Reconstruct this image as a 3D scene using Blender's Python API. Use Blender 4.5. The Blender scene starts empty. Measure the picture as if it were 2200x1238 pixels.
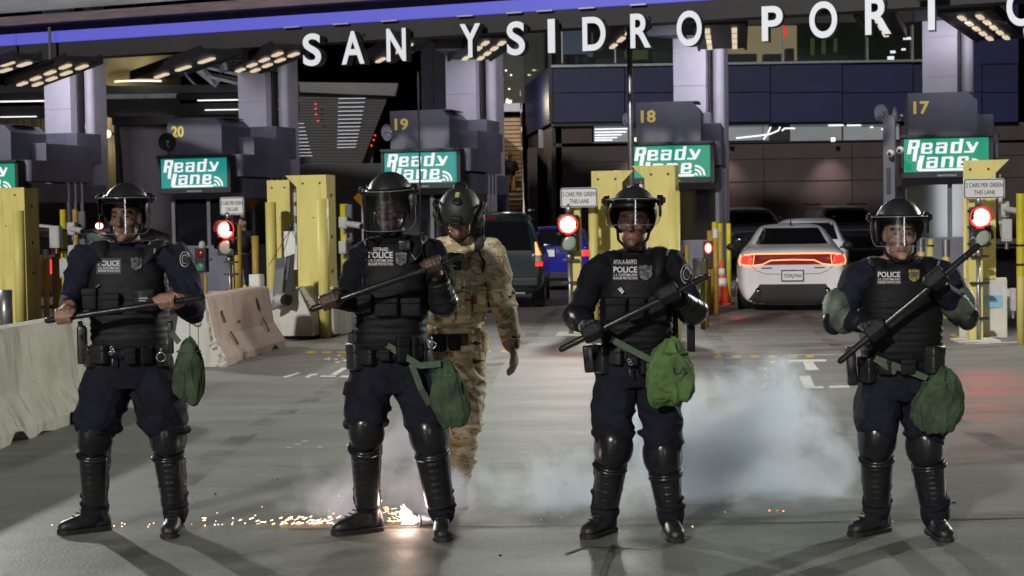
import bpy, bmesh, math, random
import numpy as np
from mathutils import Vector, Matrix, noise
from mathutils.bvhtree import BVHTree
random.seed(7)
sc = bpy.context.scene
COL = sc.collection
V = Vector
R = math.radians
PHI = R(16)

# ---------------------------------------------------------------- camera
FPX, CAMZ = 3600.0, 1.7
TH, RO = math.atan(155/3600), R(0.9)
CAM = V((0, 0, CAMZ))
F_ = V((0, math.cos(TH), -math.sin(TH)))
R0, U0 = V((1, 0, 0)), V((0, math.sin(TH), math.cos(TH)))
R_ = R0*math.cos(RO) - U0*math.sin(RO)
U_ = R0*math.sin(RO) + U0*math.cos(RO)

def ray(px, py):
    return F_ + R_*((px-1100)/FPX) + U_*((619-py)/FPX)
def P(px, py, Y):
    d = ray(px, py); return CAM + d*(Y/d.y)
def G(px, py, z=0.0):
    d = ray(px, py); return CAM + d*((z-CAMZ)/d.z)

cd = bpy.data.cameras.new("camera"); cam = bpy.data.objects.new("camera", cd); COL.objects.link(cam)
M3 = Matrix((R_, U_, -F_)).transposed()
cam.matrix_world = Matrix.Translation(CAM) @ M3.to_4x4()
cd.sensor_width = 36; cd.sensor_fit = 'HORIZONTAL'; cd.lens = FPX/2200*36
cd.clip_start = 0.1; cd.clip_end = 3000
sc.camera = cam
cd.dof.use_dof = True; cd.dof.focus_distance = 9.0; cd.dof.aperture_fstop = 8.0

# ---------------------------------------------------------------- materials
def S(r, g, b):
    f = lambda c: (c/255/12.92 if c/255 <= .04045 else ((c/255+.055)/1.055)**2.4)
    return (f(r), f(g), f(b))

def mat(name, c1, rough=.6, c2=None, scale=6, detail=4, metal=0, bump=0, bscale=30, emit=None, estr=0, spec=.5,
        coat=0, stretch=None, contrast=(.35, .65), attr=None, sheen=0):
    m = bpy.data.materials.new(name); m.use_nodes = True
    nt = m.node_tree; N, L = nt.nodes, nt.links
    b = N["Principled BSDF"]
    b.inputs["Roughness"].default_value = rough; b.inputs["Metallic"].default_value = metal
    b.inputs["Specular IOR Level"].default_value = spec
    b.inputs["Coat Weight"].default_value = coat
    if sheen: b.inputs["Sheen Weight"].default_value = sheen
    b.inputs["Base Color"].default_value = (*c1, 1)
    tc = N.new("ShaderNodeTexCoord"); src = tc.outputs["Object"]
    if stretch:
        mp = N.new("ShaderNodeMapping"); mp.inputs["Scale"].default_value = stretch
        L.new(src, mp.inputs["Vector"]); src = mp.outputs["Vector"]
    colout = None
    if attr:
        a = N.new("ShaderNodeAttribute"); a.attribute_name = attr; colout = a.outputs["Color"]
    if c2 is not None or attr:
        n = N.new("ShaderNodeTexNoise"); n.inputs["Scale"].default_value = scale; n.inputs["Detail"].default_value = detail
        L.new(src, n.inputs["Vector"])
        r = N.new("ShaderNodeValToRGB"); r.color_ramp.elements[0].position = contrast[0]; r.color_ramp.elements[1].position = contrast[1]
        L.new(n.outputs["Fac"], r.inputs["Fac"])
        if attr:
            r.color_ramp.elements[0].color = (.72, .72, .72, 1); r.color_ramp.elements[1].color = (1.2, 1.2, 1.2, 1)
            mx = N.new("ShaderNodeMix"); mx.data_type = 'RGBA'; mx.blend_type = 'MULTIPLY'; mx.inputs["Factor"].default_value = 1
            L.new(colout, mx.inputs[6]); L.new(r.outputs["Color"], mx.inputs[7]); L.new(mx.outputs[2], b.inputs["Base Color"])
        else:
            r.color_ramp.elements[0].color = (*c1, 1); r.color_ramp.elements[1].color = (*c2, 1)
            L.new(r.outputs["Color"], b.inputs["Base Color"])
    if bump:
        n2 = N.new("ShaderNodeTexNoise"); n2.inputs["Scale"].default_value = bscale; n2.inputs["Detail"].default_value = 5
        L.new(src, n2.inputs["Vector"])
        bp = N.new("ShaderNodeBump"); bp.inputs["Strength"].default_value = bump; bp.inputs["Distance"].default_value = .02
        L.new(n2.outputs["Fac"], bp.inputs["Height"]); L.new(bp.outputs["Normal"], b.inputs["Normal"])
    if emit is not None:
        b.inputs["Emission Color"].default_value = (*emit, 1); b.inputs["Emission Strength"].default_value = estr
    return m

def concrete(name, c1, c2, c3, stain=.5, zdirt=True):
    """concrete: blotches, vertical run marks and grime of its own colour near the foot"""
    m = bpy.data.materials.new(name); m.use_nodes = True
    nt = m.node_tree; N, L = nt.nodes, nt.links; b = N["Principled BSDF"]; b.inputs["Roughness"].default_value = .85
    tc = N.new("ShaderNodeTexCoord")
    n1 = N.new("ShaderNodeTexNoise"); n1.inputs["Scale"].default_value = 2.2; n1.inputs["Detail"].default_value = 7; n1.inputs["Roughness"].default_value = .65
    L.new(tc.outputs["Object"], n1.inputs["Vector"])
    r1 = N.new("ShaderNodeValToRGB"); r1.color_ramp.elements[0].color = (*c1, 1); r1.color_ramp.elements[1].color = (*c2, 1)
    r1.color_ramp.elements[0].position = .35; r1.color_ramp.elements[1].position = .65
    L.new(n1.outputs["Fac"], r1.inputs["Fac"])
    mp = N.new("ShaderNodeMapping"); mp.inputs["Scale"].default_value = (9, 9, .9); L.new(tc.outputs["Object"], mp.inputs["Vector"])
    n2 = N.new("ShaderNodeTexNoise"); n2.inputs["Scale"].default_value = 1.0; n2.inputs["Detail"].default_value = 6; L.new(mp.outputs["Vector"], n2.inputs["Vector"])
    r2 = N.new("ShaderNodeValToRGB"); r2.color_ramp.elements[0].position = .52; r2.color_ramp.elements[1].position = .75
    L.new(n2.outputs["Fac"], r2.inputs["Fac"])
    mx = N.new("ShaderNodeMix"); mx.data_type = 'RGBA'; L.new(r1.outputs["Color"], mx.inputs[6]); mx.inputs[7].default_value = (*c3, 1)
    ml = N.new("ShaderNodeMath"); ml.operation = 'MULTIPLY'; ml.inputs[1].default_value = stain
    L.new(r2.outputs["Color"], ml.inputs[0]); L.new(ml.outputs[0], mx.inputs[0])
    L.new(mx.outputs[2], b.inputs["Base Color"])
    n3 = N.new("ShaderNodeTexNoise"); n3.inputs["Scale"].default_value = 60; n3.inputs["Detail"].default_value = 6; L.new(tc.outputs["Object"], n3.inputs["Vector"])
    bp = N.new("ShaderNodeBump"); bp.inputs["Strength"].default_value = .35; bp.inputs["Distance"].default_value = .01
    L.new(n3.outputs["Fac"], bp.inputs["Height"]); L.new(bp.outputs["Normal"], b.inputs["Normal"])
    return m

M_yellow = lambda: concrete('yellow_paint', (.74, .64, .20), (.66, .57, .17), S(146, 112, 48), .45)
def emis(name, c, s):
    m = bpy.data.materials.new(name); m.use_nodes = True
    nt = m.node_tree; b = nt.nodes["Principled BSDF"]
    b.inputs["Base Color"].default_value = (*[min(.5, x*.10+.01) for x in c], 1); b.inputs["Roughness"].default_value = .4
    b.inputs["Emission Color"].default_value = (*c, 1); b.inputs["Emission Strength"].default_value = s
    return m

M = {}
M['yellow'] = mat('yellow_paint', (.74, .64, .20), .45, (.62, .53, .155), 3.5, 6, bump=.08, bscale=14, contrast=(.4, .72))
M['yellow'] = M_yellow(); M['yellow'].node_tree.nodes['Principled BSDF'].inputs['Roughness'].default_value = .5
M['yellow2'] = mat('bright_yellow_sleeve', (.62, .55, .02), .4, (.5, .44, .02), 5)
M['orange_yellow'] = mat('worn_yellow_paint', (.5, .33, .05), .55, (.36, .25, .05), 9, 6)
M['grey'] = mat('booth_grey_panel', S(104, 104, 118), .5, S(90, 90, 104), 2)
M['greydark'] = mat('booth_dark_panel', S(84, 85, 98), .5, S(76, 77, 90), 2)
M['pale'] = mat('pale_column_panel', S(206, 202, 214), .45, S(190, 188, 204), 1.2)
M['housing'] = mat('screen_housing', S(26, 27, 32), .5)
M['dark'] = mat('dark_metal', S(30, 28, 30), .5, S(42, 40, 42), 5)
M['black'] = mat('black_rubber', (.012, .012, .013), .6)
M['steel'] = mat('galvanised_steel', (.42, .42, .44), .38, (.3, .3, .32), 8, metal=.8)
M['brightsteel'] = mat('bright_steel', (.7, .7, .76), .3, metal=.6)
M['white'] = mat('white_paint', (.78, .78, .76), .45, (.66, .66, .65), 4)
M['ink'] = mat('black_ink', (.01, .01, .01), .5)
M['signwhite'] = mat('sign_white', (.74, .75, .76), .4)
M['boxgrey'] = mat('grey_plastic_box', (.48, .49, .47), .5, (.4, .41, .4), 6)
M['navy'] = mat('navy_facade_panel', S(10, 20, 66), .5, S(7, 15, 54), .6)
M['brownwall'] = mat('brown_wall', S(62, 51, 49), .7, S(50, 41, 40), .8, bump=.1)
M['fascia'] = mat('canopy_fascia', S(36, 31, 32), .6, S(29, 25, 26), 1.4)
M['roofedge'] = mat('canopy_edge', S(118, 100, 106), .5, S(92, 80, 86), 2, stretch=(1, 1, 9))
M['membrane'] = mat('canopy_membrane', S(206, 208, 214), .6, S(166, 168, 178), .35, 5)
M['glassdark'] = mat('dark_glass', (.008, .008, .01), .06, spec=.6)
M['chrome'] = mat('chrome', (.75, .75, .77), .12, metal=1)
M['conc_grey'] = concrete('concrete_barrier', S(158, 154, 138), S(184, 181, 165), S(100, 94, 76), .7)
M['conc_pale'] = concrete('concrete_pale', S(196, 194, 186), S(214, 212, 204), S(160, 156, 146), .45)
M['conc_pink'] = concrete('concrete_faded_red', S(160, 136, 124), S(174, 147, 135), S(112, 102, 90), .7)
M['conc_broken'] = mat('broken_concrete', S(206, 202, 190), .9, S(120, 116, 106), 16, 6, bump=1, bscale=24)
M['red_lamp'] = emis('red_lamp', (1, .30, .22), 9)
M['red_glow'] = emis('red_rim_lamp', (1, .03, .03), 3.0)
M['red_dim'] = mat('red_lens', (.25, .006, .008), .2)
M['tail_red'] = emis('tail_red', (1, .04, .03), 1.5)
M['tail_amber'] = emis('tail_amber', (1, .36, .12), 2.2)
M['lens_green'] = mat('unlit_green_lens', (.36, .42, .34), .25)
M['blue_strip'] = emis('blue_led_strip', (.10, .105, .58), 1.0)
M['warm_lamp'] = emis('warm_lamp', (1, .80, .56), .8)
M['tube'] = emis('white_tube', (.95, .97, 1), 1.5)
M['tubewarm'] = emis('warm_tube', (1, .93, .6), 2.0)
M['letter'] = emis('letter_face', (.93, .95, 1.0), .72)
M['screen_green'] = emis('led_green', (.004, .30, .17), .95)
M['screen_teal'] = emis('led_teal', (.006, .28, .25), .95)
M['screen_white'] = emis('led_white', (.95, .97, 1), .98)
M['gold'] = mat('gold_paint', S(236, 214, 100), .5)

# ---------------------------------------------------------------- object helpers
def tag(o, label=None, cat=None, group=None, kind=None):
    if label: o["label"] = label
    if cat: o["category"] = cat
    if group: o["group"] = group
    if kind: o["kind"] = kind
    return o

def empty(name, loc=(0, 0, 0), rz=0, label=None, cat=None, group=None):
    o = bpy.data.objects.new(name, None); COL.objects.link(o); o.empty_display_size = .2
    o.location = loc; o.rotation_euler = (0, 0, rz)
    return tag(o, label, cat, group)

def rootof(o):
    while o.parent: o = o.parent
    return o

def mk(name, bm, mats, parent=None, smooth=False, base=None, recalc=True):
    """link a bmesh as one object. base: world point taken as origin (mesh given in world coordinates);
    with a parent and base='w' the mesh is in world coordinates and is moved into the parent's space"""
    if recalc: bmesh.ops.recalc_face_normals(bm, faces=bm.faces)
    if base == 'w':
        rt = rootof(parent)
        inv = (Matrix.Translation(rt.location) @ Matrix.Rotation(rt.rotation_euler.z, 4, 'Z')).inverted()
        bm.transform(inv)
    elif base is not None:
        bm.transform(Matrix.Translation(-V(base)))
    if not isinstance(mats, (list, tuple)): mats = [mats]
    if name in SPLIT:
        isl = islands(bm)
        if len(isl) > 1:
            first = None
            for grp in isl:
                b2 = bmesh.new(); mp = {v: b2.verts.new(v.co) for v in grp}
                for f in {f for v in grp for f in v.link_faces}:
                    q = b2.faces.new([mp[v] for v in f.verts]); q.material_index = f.material_index
                o = mk_one(name, b2, mats, parent, smooth, base); first = first or o
            bm.free(); return first
    return mk_one(name, bm, mats, parent, smooth, base)

SPLIT = set('''strip_window strip_window_gap light_tube bracket tail_light pivot_knob exhaust roof_rail red_lamp room_light desk mullion navy_panel room_lit_recess
steel_column tube_lamp dark_chord drip_trim reflected_lamp lit_glazing glazing grey_beam dark_beam wall_panel scuff_mark side_wall strap wire partition light_slot
lower_wall grip_rings drain_slot clip white_band bright_chord lower_beam corrugated_wall bolt_hole fastener_pad'''.split())

def islands(bm):
    seen, out = set(), []
    for v in bm.verts:
        if v in seen: continue
        st, g = [v], []; seen.add(v)
        while st:
            a = st.pop(); g.append(a)
            for e in a.link_edges:
                b = e.other_vert(a)
                if b not in seen: seen.add(b); st.append(b)
        out.append(g)
    return out

def mk_one(name, bm, mats, parent, smooth, base):
    me = bpy.data.meshes.new(name); bm.to_mesh(me); bm.free()
    for m in mats: me.materials.append(m)
    if smooth: me.polygons.foreach_set("use_smooth", [True]*len(me.polygons))
    o = bpy.data.objects.new(name, me); COL.objects.link(o)
    if parent is not None: o.parent = parent
    if base is not None and base != 'w': o.location = base
    return o

def copy_tree(o, parent=None):
    c = o.copy(); COL.objects.link(c); c.parent = parent
    for ch in list(o.children): copy_tree(ch, c)
    return c

def BM(): return bmesh.new()

def setmat(faces, i):
    for f in faces: f.material_index = i

def box(bm, x0, x1, y0, y1, z0, z1, bev=0, mi=0, mtx=None):
    r = bmesh.ops.create_cube(bm, size=1)
    vs = r['verts']
    m = Matrix.Translation(((x0+x1)/2, (y0+y1)/2, (z0+z1)/2)) @ Matrix.Diagonal((abs(x1-x0), abs(y1-y0), abs(z1-z0), 1))
    if mtx is not None: m = mtx @ m
    bmesh.ops.transform(bm, matrix=m, verts=vs)
    fs = list({f for v in vs for f in v.link_faces})
    setmat(fs, mi)
    if bev:
        es = list({e for v in vs for e in v.link_edges})
        q = bmesh.ops.bevel(bm, geom=es, offset=bev, segments=2, affect='EDGES', profile=.6)
        setmat(q['faces'], mi)
    return vs

def frame(c, x, y, z):
    return Matrix.Translation(c) @ Matrix((x, y, z)).transposed().to_4x4()

def obox(bm, a, b, w, h, up=V((0, 0, 1)), bev=0, mi=0):
    """a box from a to b with width w (sideways) and height h (along up)"""
    a, b = V(a), V(b); d = b-a; L = d.length; d.normalize()
    s = d.cross(up)
    if s.length < 1e-4: s = d.cross(V((0, 1, 0)))
    s.normalize(); u = s.cross(d)
    return box(bm, -w/2, w/2, -L/2, L/2, -h/2, h/2, bev, mi, frame((a+b)/2, s, d, u))

def ell(bm, c, r, rot=None, seg=16, mi=0):
    m = Matrix.Translation(c)
    if rot is not None: m = m @ rot.to_4x4()
    m = m @ Matrix.Diagonal((*r, 1))
    q = bmesh.ops.create_uvsphere(bm, u_segments=seg, v_segments=max(6, seg*3//4), radius=1, matrix=m)
    fs = list({f for v in q['verts'] for f in v.link_faces}); setmat(fs, mi)
    return q['verts']

def cyl(bm, a, b, r1, r2=None, seg=16, mi=0, caps=True):
    a, b = V(a), V(b); d = b-a; L = d.length
    q = d.to_track_quat('Z', 'Y').to_matrix().to_4x4()
    k = bmesh.ops.create_cone(bm, cap_ends=caps, segments=seg, radius1=r1, radius2=r1 if r2 is None else r2, depth=L,
                              matrix=Matrix.Translation((a+b)/2) @ q)
    setmat({f for v in k['verts'] for f in v.link_faces}, mi)
    return k['verts']

def tube(bm, pts, rs, seg=12, mi=0, squash=None, round_ends=True):
    """tapered tube through pts; squash=(dir, factor) flattens every ring along dir"""
    pts = [V(p) for p in pts]
    if not isinstance(rs, (list, tuple)): rs = [rs]*len(pts)
    rs = list(rs)
    if round_ends:
        d0 = (pts[0]-pts[1]).normalized(); d1 = (pts[-1]-pts[-2]).normalized()
        p0, p1, r0, r1 = pts[0], pts[-1], rs[0], rs[-1]
        pts = [p0+d0*r0*.96, p0+d0*r0*.7] + pts + [p1+d1*r1*.7, p1+d1*r1*.96]
        rs = [r0*.28, r0*.72] + rs + [r1*.72, r1*.28]
    rings = []; prev = None
    for i, p in enumerate(pts):
        t = (pts[min(i+1, len(pts)-1)] - pts[max(i-1, 0)]).normalized()
        if prev is None:
            u = t.orthogonal().normalized()
        else:
            u = (prev - t*prev.dot(t))
            u = u.normalized() if u.length > 1e-5 else t.orthogonal().normalized()
        prev = u; w = t.cross(u)
        ring = []
        for k in range(seg):
            a = 2*math.pi*k/seg
            o = (u*math.cos(a)+w*math.sin(a))*rs[i]
            if squash: o = o - squash[0]*o.dot(squash[0])*(1-squash[1])
            ring.append(bm.verts.new(p+o))
        rings.append(ring)
    return skin(bm, rings, mi)

def skin(bm, rings, mi=0, caps=True, closed=True):
    fs = []
    n = len(rings[0])
    for a, b in zip(rings, rings[1:]):
        for k in range(n if closed else n-1):
            fs.append(bm.faces.new((a[k], a[(k+1) % n], b[(k+1) % n], b[k])))
    if caps:
        fs.append(bm.faces.new(rings[0][::-1])); fs.append(bm.faces.new(rings[-1]))
    setmat(fs, mi)
    return fs

def prism(bm, poly, to3, depthv, mi=0):
    """extrude a polygon: poly of 2D points, to3 maps to 3D, depthv is the extrusion vector"""
    a = [bm.verts.new(to3(*p)) for p in poly]; b = [bm.verts.new(v.co+V(depthv)) for v in a]
    n = len(a); fs = [bm.faces.new(a), bm.faces.new(b[::-1])]
    for k in range(n): fs.append(bm.faces.new((a[k], b[k], b[(k+1) % n], a[(k+1) % n])))
    setmat(fs, mi); return fs

def superring(bm, c, rx, ry, n=20, e=2.4, xa=V((1, 0, 0)), ya=V((0, 1, 0))):
    out = []
    for k in range(n):
        a = 2*math.pi*k/n; ca, sa = math.cos(a), math.sin(a)
        out.append(bm.verts.new(V(c) + xa*rx*math.copysign(abs(ca)**(2/e), ca) + ya*ry*math.copysign(abs(sa)**(2/e), sa)))
    return out

_tc = {}
def text2d(s, bold=.02, shear=0, space=1.0):
    """text as flat outline: (verts, faces) in 2D"""
    key = (s, bold, shear, space)
    if key not in _tc:
        cu = bpy.data.curves.new("t", 'FONT'); cu.body = s; cu.size = 1; cu.offset = bold; cu.shear = shear
        cu.space_character = space; cu.resolution_u = 10 if len(s) == 1 else 3; cu.fill_mode = 'FRONT'
        o = bpy.data.objects.new("t", cu); COL.objects.link(o)
        dg = bpy.context.evaluated_depsgraph_get()
        me = bpy.data.meshes.new_from_object(o.evaluated_get(dg))
        vs = [(v.co.x, v.co.y) for v in me.vertices]; fs = [tuple(p.vertices) for p in me.polygons]
        bpy.data.objects.remove(o); bpy.data.curves.remove(cu); bpy.data.meshes.remove(me)
        x0 = min(v[0] for v in vs); x1 = max(v[0] for v in vs); y0 = min(v[1] for v in vs); y1 = max(v[1] for v in vs)
        _tc[key] = ([((x-x0)/(x1-x0), (y-y0)/(y1-y0)) for x, y in vs], fs, (x1-x0)/(y1-y0))
    return _tc[key]

def add_text(bm, s, fn, mi=0, **kw):
    """fn maps (u,v) in 0..1 to a 3D point"""
    vs, fs, asp = text2d(s, **kw)
    vv = [bm.verts.new(fn(u, v)) for u, v in vs]
    for f in fs:
        try:
            q = bm.faces.new([vv[i] for i in f]); q.material_index = mi
        except ValueError: pass

def remesh(bm, voxel, smooth=2, name="t"):
    me = bpy.data.meshes.new(name); bm.to_mesh(me); bm.free()
    o = bpy.data.objects.new(name, me); COL.objects.link(o)
    m = o.modifiers.new("r", 'REMESH'); m.mode = 'VOXEL'; m.voxel_size = voxel; m.adaptivity = 0
    if smooth:
        s = o.modifiers.new("s", 'SMOOTH'); s.factor = .5; s.iterations = smooth
    dg = bpy.context.evaluated_depsgraph_get()
    res = bpy.data.meshes.new_from_object(o.evaluated_get(dg))
    bpy.data.objects.remove(o); bpy.data.meshes.remove(me)
    return res

def bvh_of(bm): return BVHTree.FromBMesh(bm)
def bvh_me(me): return BVHTree.FromPolygons([v.co[:] for v in me.vertices], [tuple(p.vertices) for p in me.polygons])
# ================================================================= ground
def ground_material():
    m = bpy.data.materials.new("worn_concrete_pavement"); m.use_nodes = True
    nt = m.node_tree; N, L = nt.nodes, nt.links; b = N["Principled BSDF"]
    tc = N.new("ShaderNodeTexCoord"); O = tc.outputs["Object"]
    def nz(scale, det, st=None, ro=.6):
        s = O
        if st:
            mp = N.new("ShaderNodeMapping"); mp.inputs["Scale"].default_value = st; L.new(O, mp.inputs["Vector"]); s = mp.outputs["Vector"]
        n = N.new("ShaderNodeTexNoise"); n.inputs["Scale"].default_value = scale; n.inputs["Detail"].default_value = det
        n.inputs["Roughness"].default_value = ro; L.new(s, n.inputs["Vector"]); return n.outputs["Fac"]
    def ramp(f, p0, p1, c0, c1):
        r = N.new("ShaderNodeValToRGB"); r.color_ramp.elements[0].position = p0; r.color_ramp.elements[1].position = p1
        r.color_ramp.elements[0].color = (*c0, 1); r.color_ramp.elements[1].color = (*c1, 1); L.new(f, r.inputs["Fac"]); return r.outputs["Color"]
    def mul(a, bb, f=1):
        x = N.new("ShaderNodeMix"); x.data_type = 'RGBA'; x.blend_type = 'MULTIPLY'; x.inputs[0].default_value = f
        L.new(a, x.inputs[6]); L.new(bb, x.inputs[7]); return x.outputs[2]
    def mth(op, a, bv=None, cl=False):
        x = N.new("ShaderNodeMath"); x.operation = op; x.use_clamp = cl
        for i, q in enumerate((a, bv)):
            if q is None: continue
            if isinstance(q, (int, float)): x.inputs[i].default_value = q
            else: L.new(q, x.inputs[i])
        return x.outputs[0]
    c = ramp(nz(.35, 6), .3, .7, S(117, 121, 114), S(138, 141, 133))
    c = mul(c, ramp(nz(1.0, 6, (.5, 7, 1)), .3, .72, (.88, .885, .87), (1.03, 1.03, 1.02)))       # broom marks across the lanes
    c = mul(c, ramp(nz(1.3, 7, (.35, 1.6, 1), .7), .33, .56, (.70, .69, .66), (1, 1, 1)), .75)    # blotchy wear
    c = mul(c, ramp(nz(30, 5, None, .75), .32, .68, (.74, .74, .73), (1.14, 1.14, 1.14)))
    c = mul(c, ramp(nz(140, 3), .3, .7, (.80, .80, .80), (1.12, 1.12, 1.12)))
    c = mul(c, ramp(nz(5, 8, None, .75), .60, .70, (1, 1, 1), (.62, .61, .58)), .6)               # spots
    # olive dirt that has collected along the slab joint
    sp = N.new("ShaderNodeSeparateXYZ"); L.new(O, sp.inputs[0])
    w = mth('MULTIPLY', mth('SUBTRACT', nz(1.4, 5), .5), 1.1)
    yy = mth('SUBTRACT', mth('ADD', sp.outputs["Y"], w), 9.24)
    d = mth('SUBTRACT', 1.0, mth('DIVIDE', mth('ABSOLUTE', yy), .17), True)
    xm = mth('MULTIPLY', mth('ADD', sp.outputs["X"], 1.6), 2.0, True)
    d = mth('MULTIPLY', mth('MULTIPLY', d, xm), mth('MULTIPLY', nz(.9, 3), 1.5, True), True)
    mx = N.new("ShaderNodeMix"); mx.data_type = 'RGBA'; L.new(d, mx.inputs[0]); L.new(c, mx.inputs[6]); mx.inputs[7].default_value = (*S(78, 74, 52), 1)
    # darker, warmer asphalt of the approach lanes
    far = mth('DIVIDE', mth('SUBTRACT', mth('ADD', sp.outputs["Y"], mth('MULTIPLY', w, 2.0)), 14.5), 6.0, True)
    m2 = N.new("ShaderNodeMix"); m2.data_type = 'RGBA'; L.new(mth('MULTIPLY', far, .85), m2.inputs[0]); L.new(mx.outputs[2], m2.inputs[6])
    L.new(ramp(nz(.8, 6, (.5, 3, 1)), .3, .7, S(104, 97, 95), S(136, 128, 124)), m2.inputs[7])
    L.new(m2.outputs[2], b.inputs["Base Color"])
    L.new(ramp(nz(.9, 5, (.6, 2, 1)), .3, .7, (.42,)*3, (.68,)*3), b.inputs["Roughness"])
    bp = N.new("ShaderNodeBump"); bp.inputs["Strength"].default_value = .35; bp.inputs["Distance"].default_value = .012
    L.new(nz(55, 6), bp.inputs["Height"]); L.new(bp.outputs["Normal"], b.inputs["Normal"])
    return m
bm = BM(); bmesh.ops.create_grid(bm, x_segments=4, y_segments=4, size=260)
g = mk("ground", bm, ground_material()); tag(g, kind="structure")

M['joint'] = mat('joint_filler', S(54, 52, 46), .8, S(84, 82, 74), 18)
M['paintw'] = mat('worn_white_paint', S(224, 221, 214), .6, S(176, 172, 166), 22, 6, contrast=(.5, .7))
M['painty'] = mat('worn_yellow_marking', S(232, 190, 40), .6, S(180, 150, 60), 16, 6)
def strip(bm, pts, w, z, jit=0, mi=0):
    """a flat ribbon on the ground through pixel points"""
    ps = [G(*p) for p in pts]
    for a, b in zip(ps, ps[1:]):
        d = (b-a).normalized(); s = V((-d.y, d.x, 0))*w/2
        n = max(1, int((b-a).length/.25)) if jit else 1
        prev = None
        for i in range(n+1):
            c = a.lerp(b, i/n)+V((0, 0, z)); k = 1+jit*random.uniform(-1, 1)
            q = (bm.verts.new(c-s*k), bm.verts.new(c+s*k))
            if prev: bm.faces.new((prev[0], q[0], q[1], prev[1])).material_index = mi
            prev = q
bm = BM()
strip(bm, [(620, 1138), (990, 1133), (1250, 1131), (1480, 1128), (1800, 1122), (2260, 1112)], .022, .004, .5)
strip(bm, [(1400, 885), (1372, 960), (1352, 1010)], .05, .004, .5)
strip(bm, [(1325, 1010), (1420, 1008)], .04, .004, .4)
strip(bm, [(1318, 1172), (1308, 1200), (1292, 1245)], .035, .004, .8)
strip(bm, [(1215, 1192), (1260, 1176), (1320, 1178), (1400, 1184)], .02, .004, .9)
strip(bm, [(1200, 890), (1840, 888)], .012, .004, .4); strip(bm, [(2050, 887), (2260, 883)], .014, .004, .4)
for k in range(5): strip(bm, [(1500, 775+k*21), (1640-k*14, 771+k*21)], .02, .004, .5)
o = mk("pavement_joints", bm, M['joint']); tag(o, kind="structure")
# faint tyre marks and cracks
def tyre_mat():
    m = mat('tyre_mark', S(44, 44, 42), .8); nt = m.node_tree; N, L = nt.nodes, nt.links; b = N["Principled BSDF"]
    tc = N.new("ShaderNodeTexCoord"); n = N.new("ShaderNodeTexNoise"); n.inputs["Scale"].default_value = 2.2; n.inputs["Detail"].default_value = 8; L.new(tc.outputs["Object"], n.inputs["Vector"])
    r = N.new("ShaderNodeValToRGB"); r.color_ramp.elements[0].position = .42; r.color_ramp.elements[1].position = .75; r.color_ramp.elements[0].color = (0, 0, 0, 1); r.color_ramp.elements[1].color = (.5, .5, .5, 1)
    L.new(n.outputs["Fac"], r.inputs["Fac"]); L.new(r.outputs["Color"], b.inputs["Alpha"]); return m
bm = BM()
for k, (x0, x1) in enumerate(((1.9, 3.6), (3.4, 5.1), (-2.2, -.6), (-.7, .9))):
    prev = None
    for i in range(30):
        y = 10.5+i*.7; x = x0+(x1-x0)*(i/29)**1.3+.05*math.sin(i*.6+k); q = (bm.verts.new((x-.10, y, .0025)), bm.verts.new((x+.10, y, .0025)))
        if prev: bm.faces.new((prev[0], q[0], q[1], prev[1]))
        prev = q
o = mk("tyre_marks", bm, tyre_mat()); tag(o, kind="structure")
bm = BM()
for (x, y, n_) in ((350, 1200, 26), (620, 1215, 22), (1640, 1190, 26), (980, 1010, 20), (560, 1000, 20), (2050, 1000, 22)):
    p = G(x, y); an = random.uniform(-.5, .5); prev = None
    for i in range(n_):
        an += random.uniform(-.5, .5); p = p+V((math.cos(an)*.05, math.sin(an)*.05, 0)); p.z = .003; w_ = random.uniform(.002, .006)
        q = (bm.verts.new(p+V((0, -w_, 0))), bm.verts.new(p+V((0, w_, 0))))
        if prev: bm.faces.new((prev[0], q[0], q[1], prev[1]))
        prev = q
o = mk("pavement_cracks", bm, M['joint']); tag(o, kind="structure")
bm = BM()
def gpoly(pts, mi, z=.005):
    f = bm.faces.new([bm.verts.new(G(*p)+V((0, 0, z))) for p in pts]); f.material_index = mi
def gdash(x, y, w, h, mi): gpoly([(x-w/2, y+h/2), (x+w/2, y+h/2), (x+w/2+1, y-h/2), (x-w/2+1, y-h/2)], mi)
for x in (668, 702, 735): gdash(x, 758, 19, 5, 1)
for x in (1048, 1083): gdash(x, 755, 12, 5, 1)
for x in (1543, 1582, 1621, 1660, 1702, 1740): gdash(x, 767, 18, 5, 1)
gpoly([(1688, 764), (1830, 763), (1830, 762.4), (1688, 763.2)], 0)
gpoly([(1694, 779), (1694, 774), (1775, 773), (1775, 778)], 0); gpoly([(1732, 796), (1725, 779), (1746, 779), (1760, 796)], 0)
gpoly([(1728, 834), (1716, 810), (1740, 808), (1752, 834)], 0); gpoly([(1728, 836), (1728, 831), (1768, 831), (1770, 836)], 0)
gpoly([(1782, 835), (1781, 830), (1825, 829), (1826, 834)], 0)
for k in range(26):
    x = random.choice([random.uniform(1625, 1685), random.uniform(690, 760)]); y = random.uniform(775, 835) if x > 1000 else random.uniform(762, 778)
    w = random.uniform(4, 12); gpoly([(x, y), (x+w, y-.5), (x+w*.8, y+2.4), (x+w*.3, y+3)], 0)
gpoly([(606, 811), (640, 801), (646, 803), (616, 813)], 0); gpoly([(662, 806), (682, 803), (680, 807), (662, 809)], 0)
gpoly([(655, 811), (668, 804), (673, 805), (664, 813)], 0); gpoly([(710, 806), (735, 791), (748, 791), (722, 807)], 0)
gpoly([(688, 811), (690, 808), (722, 808), (720, 811)], 0); gpoly([(728, 812), (735, 808), (760, 808), (758, 812)], 0)
gpoly([(2040, 720), (2075, 736), (2090, 736), (2050, 719)], 1); gpoly([(2072, 741), (2200, 736), (2200, 734.5), (2072, 739)], 0)
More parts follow.
